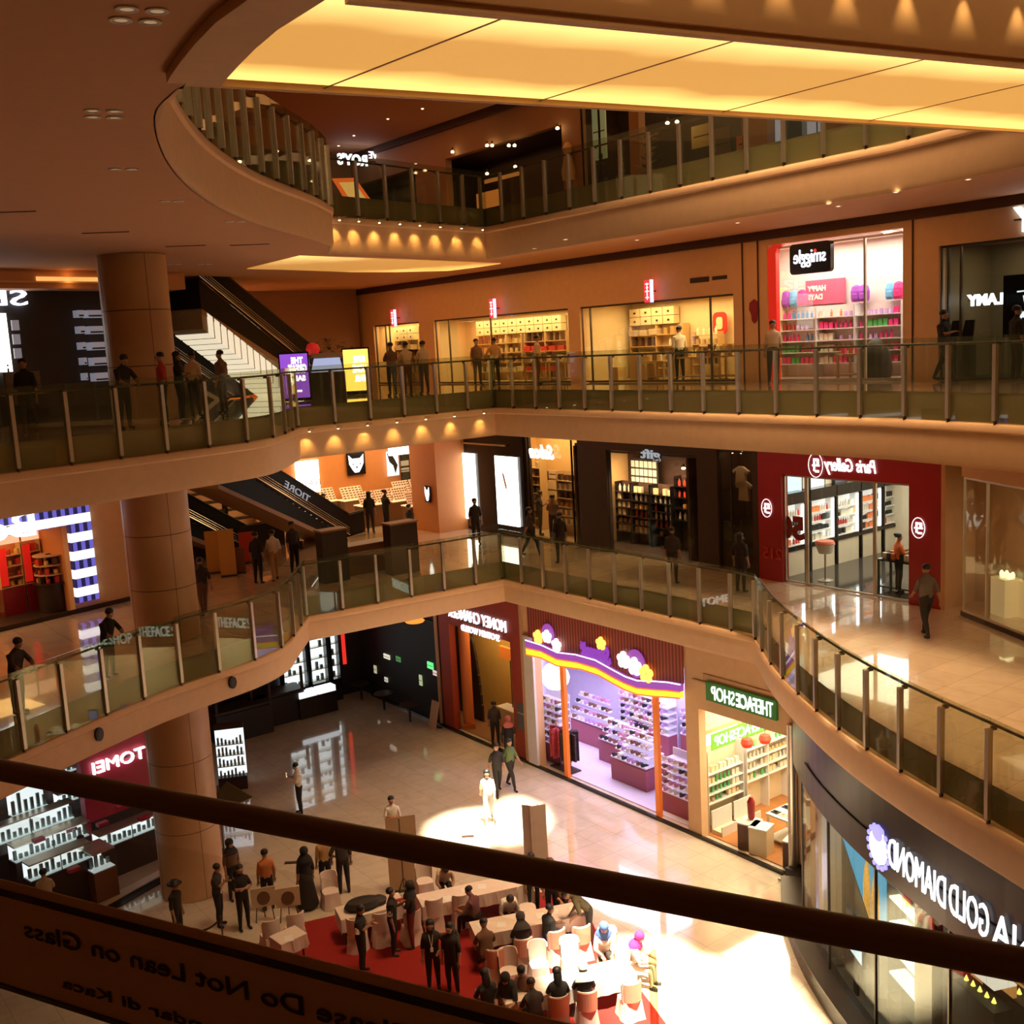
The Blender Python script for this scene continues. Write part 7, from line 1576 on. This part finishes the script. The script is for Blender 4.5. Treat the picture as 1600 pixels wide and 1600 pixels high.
# middle gallery
p = at_px(1447, 996, L2); person(p, to_cam(p)+205, WK, c('slate', (.12, .11, .10)), BK, 'short', 'man in grey-blue shirt walking away on the right middle gallery', shoes=BK, h=1.02)
p = R.w(SX(1388, 4.0, R, 880), 4.5, L2+.03); person(p, to_cam(p)+110, ('stand', 'fwd', 'fwd'), c('bright_orange', (.75, .18, .05)), BK, 'bun', 'person in bright orange top inside the red perfume shop', h=.95)
E1_ = [Vector(q_) for q_ in offset([FC2]+LT2, -.45)]
def rail_hit(px, pts, back):
    pp_ = offset(pts, -back); r = ray(px, 900)
    for a, b_ in zip(pp_, pp_[1:]):
        d = b_-a; den = r.x*d.y-r.y*d.x; k = (a.x*d.y-a.y*d.x)/den; u = ((r.x*k-a.x)*d.x+(r.y*k-a.y)*d.y)/d.length_squared
        if -.001 <= u <= 1.001 and k > 0: return Vector((r.x*k, r.y*k)), math.degrees(math.atan2(d.y, d.x))+90
for px, key, tp, lb, kw_ in [(155, RL, BK, 'person in dark clothes leaning on the left curved middle gallery balustrade', {}), (4, RL, DK, 'man in black leaning on the middle gallery balustrade at the left edge', {})]:
    q_, hd = rail_hit(px, [FC2]+LT2, .55); person((q_.x, q_.y, L2), hd, key, tp, BK, 'short', lb, **kw_)
for x, y, hd, key, tp, bt, hr, lb, kw_ in [(320, 962, 190, WK, DK, BR_, 'short', 'person in dark shirt walking right of the column on the middle gallery', {}),
 (431, 908, 185, WK, WH, TN, 'short', 'man in white shirt and tan trousers walking away on the middle gallery', {}),
 (405, 912, 150, ST, BK, BK, 'short', 'person in black left of the man in white on the middle gallery', {}),
 (462, 897, 30, ST, DK, BK, 'short', 'large person in dark clothes below the escalator with a red bag', dict(h=1.05, extra='bag')),
 (830, 869, 100, WK, DK, BK, 'short', 'person walking right before the soap shop, middle gallery', {}),
 (877, 880, 200, ST, BK, BK, 'short', 'person in black standing before the dark bath shop, near the soap shop', dict(extra='bag')),
 (745, 850, 10, ST, BK, BK, 'short', 'thin dark figure before the slim white light box', {}),
 (644, 838, -60, SI2, BK, RD, 'short', 'seated person in black and red beside the makeup counters', {}),
 (1052, 912, 160, ST, DK, BK, 'short', 'dim figure before the dark bath shop counter', {}),
 (1158, 925, 150, ST, BK, BK, 'long', 'dim dark figure left of the red perfume shop', {})]:
    p = at_px(x, y, L2); person(p, to_cam(p)+hd, key, tp, bt, hr, lb, **kw_)
for i, (px, Y, hd, tp) in enumerate([(866, 42.2, 90, BR_), (845, 43.5, 0, DK)]):
    p = atd(px, Y, L2+.03); person(p, hd, PH, tp, BK, 'short', 'shopper in %s inside the soap shop' % ('brown at the front' if i == 0 else 'charcoal further back'))
for k, px in enumerate((510, 580)):
    p = atd(px, 46.5, L2); person(p, to_cam(p)+170*k, ST, BK, BK, 'long' if k else 'short', 'dark clad %s standing at the makeup counters' % ('assistant with long hair' if k else 'customer nearest the escalator'))
p = atd(605, 46.8, L2); person(p, to_cam(p)+120, FD, BK, BK, 'bun', 'dark clad assistant with bun in the middle of the makeup counters')
# upper gallery
for px, t, hd, key, tp, bt, lb, kw_ in [(773, 1.9, 190, HP, TN, BK, 'man in tan shirt with cross strap before the middle homeware bay', {}), (745, 2.4, 20, ST, BR_, BK, 'woman in patterned brown top left of the man with cross strap', {}),
 (840, 3.0, 90, ST, CRM, BR_, 'person in cream shirt by the right end of the middle homeware bay', {}), (1062, 4.35, 200, ST, WH, BK, 'person in white shirt inside the nearest homeware bay', {}), (1208, 2.6, 0, ST, CRM, BK, 'man in pale shirt standing left of the pink stationery shop', {})]:
    r = ray(px, 560); k = (R.o.dot(R.e2)+t)/(r.x*R.e2.x+r.y*R.e2.y); p = Vector((r.x*k, r.y*k, L3+(.03 if t > 3.8 else 0))); person(p, to_cam(p)+hd, key, tp, bt, 'short', lb, **kw_)
for px, back, tp, lb in [(683, 1.3, CRM, 'man in cream shirt leaning at the back landing, rightmost of three'), (657, 1.5, CRM, 'man in cream shirt, middle of three at the back landing'), (634, 1.6, BR_, 'person in brown, leftmost of three at the back landing')]:
    q_ = rail_hit(px, [C, FC3], back); person((q_[0].x, q_[0].y, L3), q_[1]+170, FD, tp, BK, 'short', lb)
for i, (px, back, tp, key, lb) in enumerate([(222, .55, BK, RL, 'dark person leaning on the upper gallery balustrade before the column'), (310, 1.5, BK, FD, 'tall dark person right of the column on the upper gallery'), (332, 2.2, CRM, ST, 'person in pale shirt among the dark group at the escalator'),
  (352, 2.8, DK, FD, 'dark person second from the pale shirt on the upper gallery'), (375, 1.8, BR_, ST, 'brown clad person in the group near the purple screen'), (392, 2.6, DK, ST, 'dark person farthest right of the group, upper gallery'), (284, 1.3, RD, ST, 'person in red top beside the upper column'), (20, 1.2, DK, FD, 'dark person at the left edge of the upper gallery'), (75, 1.6, BK, ST, 'dark person before the black cosmetics shop')]):
    q_ = rail_hit(px, [FC3]+LT3, back)
    if q_: person((q_[0].x, q_[0].y, L3), q_[1]+(0 if key == RL else 40*i), key, tp, BK, ('short', 'long')[i % 2], lb)
p = R.w(SX(1588, 3.0, R, 560), 3.0, L3); person(p, to_cam(p)+120, ST, BK, BK, 'short', 'dark person before the pen shop at the right edge')
p = R.w(SX(1478, 3.1, R, 560), 3.0, L3); person(p, to_cam(p)+60, ('walk', 'down', 'fwd'), BK, BK, 'short', 'thin dark person left of the pen shop letters')
# ============================================================ event area on the ground floor
cp = [gp(x, y, 0) for x, y in [(455, 1446), (640, 1404), (905, 1392), (930, 1452), (1056, 1620), (1090, 1720), (420, 1900), (250, 1560)]]
tag(MB().slab([Vector(p.xy) for p in cp], [], .002, .012).build('carpet', m_carpet), 'large red carpet under the event tables', 'carpet')
def cloth_table(pa, pb, label, w_=.75, items=6, skirt=m_cloth, nm=''):
    a = gp(*pa, .75); b_ = gp(*pb, .75); d = b_-a; Ln = d.length; rz = math.atan2(d.y, d.x); mid = (a+b_)/2; mid.z = .012
    t_ = thing('event_table', label, 'table', mid, rz); h = .735
    MB().box(-Ln/2+.02, Ln/2-.02, -w_/2+.02, w_/2-.02, h-.04, h).build('tabletop', m_wood, t_)
    for x in (-Ln/2+.1, 0, Ln/2-.1):
        for y in (-w_/2+.08, w_/2-.08): MB().box(x-.02, x+.02, y-.02, y+.02, 0, h-.04).build('leg', m_dsteel, t_)
    m = MB(); n = max(6, int(Ln/.09)); top = h+.006
    m.box(-Ln/2, Ln/2, -w_/2, w_/2, h+.001, top)
    for s_ in (-1, 1):
        for i in range(n):
            x0 = -Ln/2+Ln*i/n; x1 = -Ln/2+Ln*(i+1)/n; y0 = s_*(w_/2+.004+.018*math.sin(i*1.7)); y1 = s_*(w_/2+.004+.018*math.sin((i+1)*1.7)); yt = s_*w_/2; zb_ = .38 if s_ < 0 else .30
            m.add([(x0, yt, top), (x1, yt, top), (x1, y1, zb_), (x0, y0, zb_), (x0, yt-s_*.004, top), (x1, yt-s_*.004, top), (x1, y1-s_*.004, zb_), (x0, y0-s_*.004, zb_)], [(0,1,2,3),(7,6,5,4),(3,2,6,7),(0,3,7,4),(1,5,6,2)])
    for s_ in (-1, 1): m.box(s_*Ln/2-.004, s_*Ln/2+.004, -w_/2, w_/2, .32, top)
    cl = m.build('tablecloth', skirt, None, mid, rz); tag(cl, 'white cloth with folds draped over the %s' % nm, 'tablecloth')
    for i in range(items):
        x = -Ln/2+Ln*(i+.5)/items+random.uniform(-.1, .1); y = random.uniform(-.22, .22); p = mid+Matrix.Rotation(rz, 3, 'Z') @ Vector((x, y, top+.001))
        o = MB().box(-.11, .11, -.15, .15, 0, .004).box(-.09, .09, -.12, .12, .0045, .007).build('paper_sheet', m_white, None, p, rz+random.uniform(-.6, .6)); tag(o, 'white paper sheet lying on the %s' % nm, 'paper', 'papers on the %s' % nm)
    return mid, rz, Ln
T1 = cloth_table((655, 1408), (822, 1372), 'long white draped table at the back of the event area', nm='rear long table')
T0 = cloth_table((528, 1428), (628, 1404), 'white draped table with dark bags left in the event area', items=1, nm='left table with bags')
T2 = cloth_table((738, 1452), (915, 1418), 'white draped table in the middle of the event area', nm='middle table')
T3 = cloth_table((782, 1556), (985, 1508), 'white draped table in the sunlight at the front right', items=8, nm='sunlit front table')
T4 = cloth_table((430, 1470), (470, 1452), 'small white draped table by the queue of visitors', items=1, nm='small left table', w_=.6)
def onT(T, x, y, z=.0): return T[0]+Matrix.Rotation(T[1], 3, 'Z') @ Vector((x, y, .742+z))
b = thing('duffel_bag', 'dark heap of bags and cloths on the left event table', 'bag', onT(T0, -.2, .0, .003), T0[1])
MB().lathe([(0, 0), (.35, 0), (.42, .1), (.34, .22), (.1, .28), (0, .28)], 14, sx=1.2, sy=.7).build('bag_body', m_blackm, b, smooth=True); MB().lathe([(0, 0), (.2, .02), (.22, .12), (.1, .2), (0, .2)], 12, (.45, .05, 0)).build('side_pocket', m_blackm, b, smooth=True)
b = thing('table_sign', 'red lettered sign lying on the left event table', 'sign', onT(T0, .85, -.1, .003), T0[1]); MB().box(-.35, .35, -.08, .08, 0, .03).build('panel', m_red, b); text('OPEN', .2, .01, m_white, 'lettering', b, (0, -.085, .015), 0, True, width=.4, height=.025)
CH = {}
def chair(p, face, covered, label, grp):
    k = covered
    if k not in CH:
        t_ = thing('banquet_chair', label, 'chair', p, math.radians(face-90), grp)
        sk = MB(); n = 24; pr = [(.235, .46), (.25, .30), (.28, .0)]
        for a_ in range(n):
            pass
        vs = []; fs = []
        for z_, r_ in ((.46, .225), (.25, .24), (0, .275)):
            for i in range(n):
                an = 6.2832*i/n; q = 1/max(abs(math.cos(an)), abs(math.sin(an)))**.75; rr = r_*q+(0 if z_ > .4 else .018*math.sin(i*3.1416*.5)*(1-z_)); vs.append((rr*math.cos(an), rr*math.sin(an), z_))
        for j in range(2):
            for i in range(n): fs.append((j*n+i, j*n+(i+1) % n, (j+1)*n+(i+1) % n, (j+1)*n+i))
        fs.append(tuple(range(n))); MB().add(vs, fs).build('seat_cover', m_cloth, t_, smooth=True)
        m = MB(); pts_ = []
        for i in range(13):
            an = math.pi*(1.0+i/12); pts_.append((.235*math.cos(an), -.06+.20*math.sin(an)))
        for (xa, ya), (xb, yb) in zip(pts_, pts_[1:]):
            ta = .95-.35*max(0, (ya+.06)/.2+.35) if ya > -.13 else .95; tb = .95-.35*max(0, (yb+.06)/.2+.35) if yb > -.13 else .95
            m.add([(xa, ya, .44), (xb, yb, .44), (xb*1.06, yb*1.06, tb), (xa*1.06, ya*1.06, ta), (xa*.9, ya*.88, .44), (xb*.9, yb*.88, .44), (xb*.97, yb*.95, tb), (xa*.97, ya*.95, ta)], [(0,1,2,3),(7,6,5,4),(3,2,6,7)])
        m.build('back_cover', m_cloth, t_, smooth=False)
        if covered == 'pink':
            m = MB()
            for (xa, ya), (xb, yb) in zip(pts_[2:-2], pts_[3:-2]):
                m.add([(xa*1.05, ya*1.05-.008, .48), (xb*1.05, yb*1.05-.008, .48), (xb*1.10, yb*1.09-.008, .93), (xa*1.10, ya*1.09-.008, .93), (xa*1.02, ya*1.02, .48), (xb*1.02, yb*1.02, .48), (xb*1.07, yb*1.06, .93), (xa*1.07, ya*1.06, .93)], [(0,1,2,3),(7,6,5,4),(3,2,6,7),(0,4,5,1)])
            m.build('sash', m_pink, t_)
        for x in (-.17, .17):
            for y in (-.17, .17): MB().box(x-.015, x+.015, y-.015, y+.015, 0, .43).build('leg', m_dsteel, t_)
        CH[k] = t_; return t_
    return dup(CH[k], p, math.radians(face-90), label, grp)
chs = [(775, 1533, 'pink', 10, 'beside the dark seated person at the middle table, leftmost of the row'), (819, 1516, 'pink', 10, 'of the person in grey headscarf at the middle table'), (868, 1503, 'pink', 30, 'turned outward, of the young man in black T-shirt'), (908, 1496, 'pink', 20, 'empty, at the right end of the middle table'),
       (797, 1545, 'white', 190, 'empty white back, first from the left behind the front table'), (843, 1533, 'white', 190, 'empty white back, second behind the front table'), (893, 1526, 'white', 190, 'empty white back, third behind the front table'), (952, 1510, 'white', 190, 'white back under the blue headscarf, behind the front table'), (825, 1442, 'white', 190, 'empty white back behind the middle table'),
       (874, 1610, 'pink', 10, 'of the dark haired woman at the front table'), (918, 1602, 'pink', 10, 'of the woman in pale grey headscarf at the front table'), (985, 1588, 'pink', 25, 'empty, at the right end of the front table'),
       (680, 1452, 'white', 10, 'at the left end of the rear long table'), (722, 1445, 'white', 10, 'second from the left at the rear long table'), (645, 1472, 'white', 20, 'beside the woman in wine skirt'), (560, 1484, 'white', 340, 'at the left table with bags, front left'), (598, 1474, 'white', 10, 'at the left table with bags, front right'), (463, 1475, 'white', 20, 'nearest the small left table, right'), (425, 1486, 'white', 20, 'nearest the small left table, left'), (518, 1416, 'white', 190, 'behind the left table with bags'), (665, 1400, 'white', 190, 'behind the rear long table, left')]
for x, y, k_, hd, lb in chs:
    p = gp(x, y, 0); p.z = .013; chair(p, to_cam(p)+180+hd, k_, ('pink-sashed' if k_ == 'pink' else 'white-covered')+' chair '+lb, 'covered banquet chairs')
def seated(px, py, hd, key, tp, bt, hr, lb, **kw_):
    p = gp(px, py, .0); p.z = .013; person(p, to_cam(p)+180+hd, key, tp, bt, hr, lb, **kw_)
seated(819, 1510, 10, SI, DK, BK, 'hijab', 'seated person with dark grey headscarf at the middle table', hcol=DK)
seated(858, 1494, -60, SI2, BK, JN, 'short', 'young man in black T-shirt seated sideways at the middle table')
seated(762, 1520, 10, SI, BR_, BR_, 'short', 'person in brown batik seated with back to viewer, middle table left')
seated(745, 1462, 60, SI, c('plum', (.14, .05, .05)), BK, 'short', 'dark red clad person seated at the left end of the middle table')
seated(795, 1452, 190, SI3, WH, BK, 'short', 'person in white shirt bowed over the middle table')
seated(880, 1432, 190, SI, RD, BK, 'short', 'person in red shirt seated behind the right end of the middle table')
seated(695, 1404, 190, SI3, CRM, BK, 'long', 'woman with long hair resting her head at the rear long table')
seated(876, 1604, 8, SI, BK, BK, 'long', 'woman with long dark hair seated with back to viewer, front table')
seated(916, 1596, 8, SI, BK, BK, 'hijab', 'woman with pale grey headscarf and black top at the front table', hcol=c('pale_grey', (.5, .5, .48)))
seated(945, 1518, 190, SI, WH, BK, 'hijab', 'woman with blue headscarf behind the front table', hcol=BL)
seated(993, 1537, 250, SI, WH, WH, 'hijab', 'woman with magenta headscarf and white top at the end of the front table', hcol=MG)
seated(797, 1602, 160, SI, BK, BK, 'hijab', 'woman in black headscarf facing the viewer at the left of the front table', hcol=BK)
seated(824, 1590, 150, SI, c('rosewood', (.3, .15, .12)), BK, 'short', 'curly haired person in patterned top at the left of the front table')
seated(838, 1622, 20, SI, DK, BK, 'short', 'person in charcoal seen from behind at the lower left of the front table')
seated(766, 1606, 20, SI, BK, BK, 'long', 'long haired person in black lowest left of the front table')
# banner stands, tripod, speakers
def roll_up(px, py, h_, w_, label, hd=0, m_=None):
    p = gp(px, py, 0); t_ = thing('roll_up_banner', label, 'banner', p, math.radians(to_cam(p)+90+hd))
    MB().box(-w_/2, w_/2, -.01, .01, .06, h_).build('panel', m_ or mat('banner_grey', (.46, .34, .28), .6, noise=.15, nscale=3), t_); MB().box(-w_/2-.02, w_/2+.02, -.08, .08, 0, .06).build('foot', m_dsteel, t_); MB().tube((0, .03, .06), (0, .03, h_+.02), .012, n=6).build('pole', m_dsteel, t_)
roll_up(845, 1356, 1.95, .48, 'right half of the pair of pale upright banners beyond the handrail', 15); roll_up(829, 1356, 1.95, .36, 'left half of the pair of pale upright banners beyond the handrail', -25)
roll_up(633, 1392, 2.25, .85, 'tall translucent tan banner behind the tripod stand', 5, mat('banner_tan', (.50, .34, .20), .6))
p = gp(632, 1402, 0); t_ = thing('tripod_stand', 'thin dark tripod stand before the tall tan banner', 'stand', p, 0)
MB().tube((0, 0, .3), (0, 0, 2.35), .018, n=8).build('pole', m_dsteel, t_)
for k in range(3): a_ = 2.094*k; m = MB(); m.tube((0, 0, .6), (.38*math.cos(a_), .38*math.sin(a_), .02), .014, n=6); m.build('leg', m_dsteel, t_)
for i, (px, py) in enumerate([(415, 1440), (453, 1440)]):
    p = gp(px, py, 0); t_ = thing('framed_board', 'pale framed board on an easel, %s of two left of the red carpet' % ('left', 'right')[i], 'sign board', p, math.radians(to_cam(p)+90))
    MB().box(-.33, .33, -.02, .02, .45, 1.0).build('panel', CRM, t_); MB().prism([(.18*math.cos(u*.5236), .7+.2*math.sin(u*.5236)) for u in range(12)], -.03, -.021).build('picture', BR_, t_)
    MB().tube((-.25, 0, 0), (-.2, 0, .45), .015).tube((.25, 0, 0), (.2, 0, .45), .015).tube((0, .3, 0), (0, .0, .45), .015).build('easel', m_dsteel, t_)
p = gp(300, 1452, 0); t_ = thing('rope_barrier', 'black sagging rope barrier in front of the column foot', 'barrier', p, 0)
m = MB(); A = gp(282, 1446, .85)-p; B = gp(345, 1432, .9)-p
A.z, B.z = .85, .85; L_ = [A.lerp(B, i/10)+Vector((0, 0, -.25*(1-(2*i/10-1)**2))) for i in range(11)]
for a_, b_ in zip(L_, L_[1:]): m.tube(a_, b_, .028, n=8)
m.build('rope', m_blackm, t_); MB().tube((A.x, A.y, 0), (A.x, A.y, .92), .02).tube((B.x, B.y, 0), (B.x, B.y, .92), .02).lathe([(0, 0), (.15, 0), (.15, .02), (0, .03)], 14, (A.x, A.y, 0)).lathe([(0, 0), (.15, 0), (.15, .02), (0, .03)], 14, (B.x, B.y, 0)).build('post', m_dsteel, t_)
p = gp(365, 1330, 0); t_ = thing('flag_canopy', 'dark pointed cloth flag on a stand right of the column', 'flag', p, 0)
MB().prism([(-.4, 1.9), (.0, 2.3), (.75, 1.75), (.2, 1.55), (-.3, 1.5)], -.02, .02).build('cloth', OV, t_); MB().tube((-.3, 0, 0), (-.3, 0, 2.2), .02).build('pole', m_dsteel, t_); MB().lathe([(0, 0), (.2, 0), (.2, .03), (0, .04)], 14, (-.3, 0, 0)).build('base', m_dsteel, t_)
# shop staff at the jewellery counters
for i, (px, py, t, tp, lb) in enumerate([(70, 1385, -1.3, CRM, 'customer in cream top before the front jewellery counter'), (128, 1330, -.15, BK, 'assistant in black behind the front jewellery counter'), (132, 1300, 1.0, BK, 'assistant with white cuffs between the jewellery showcases')]):
    p = LG.w(LG.hit(px, py, t)[0], t, 0); person(p, to_cam(p)+(180 if i == 0 else 0), FD, tp, BK, ('bun', 'long', 'short')[i], lb)
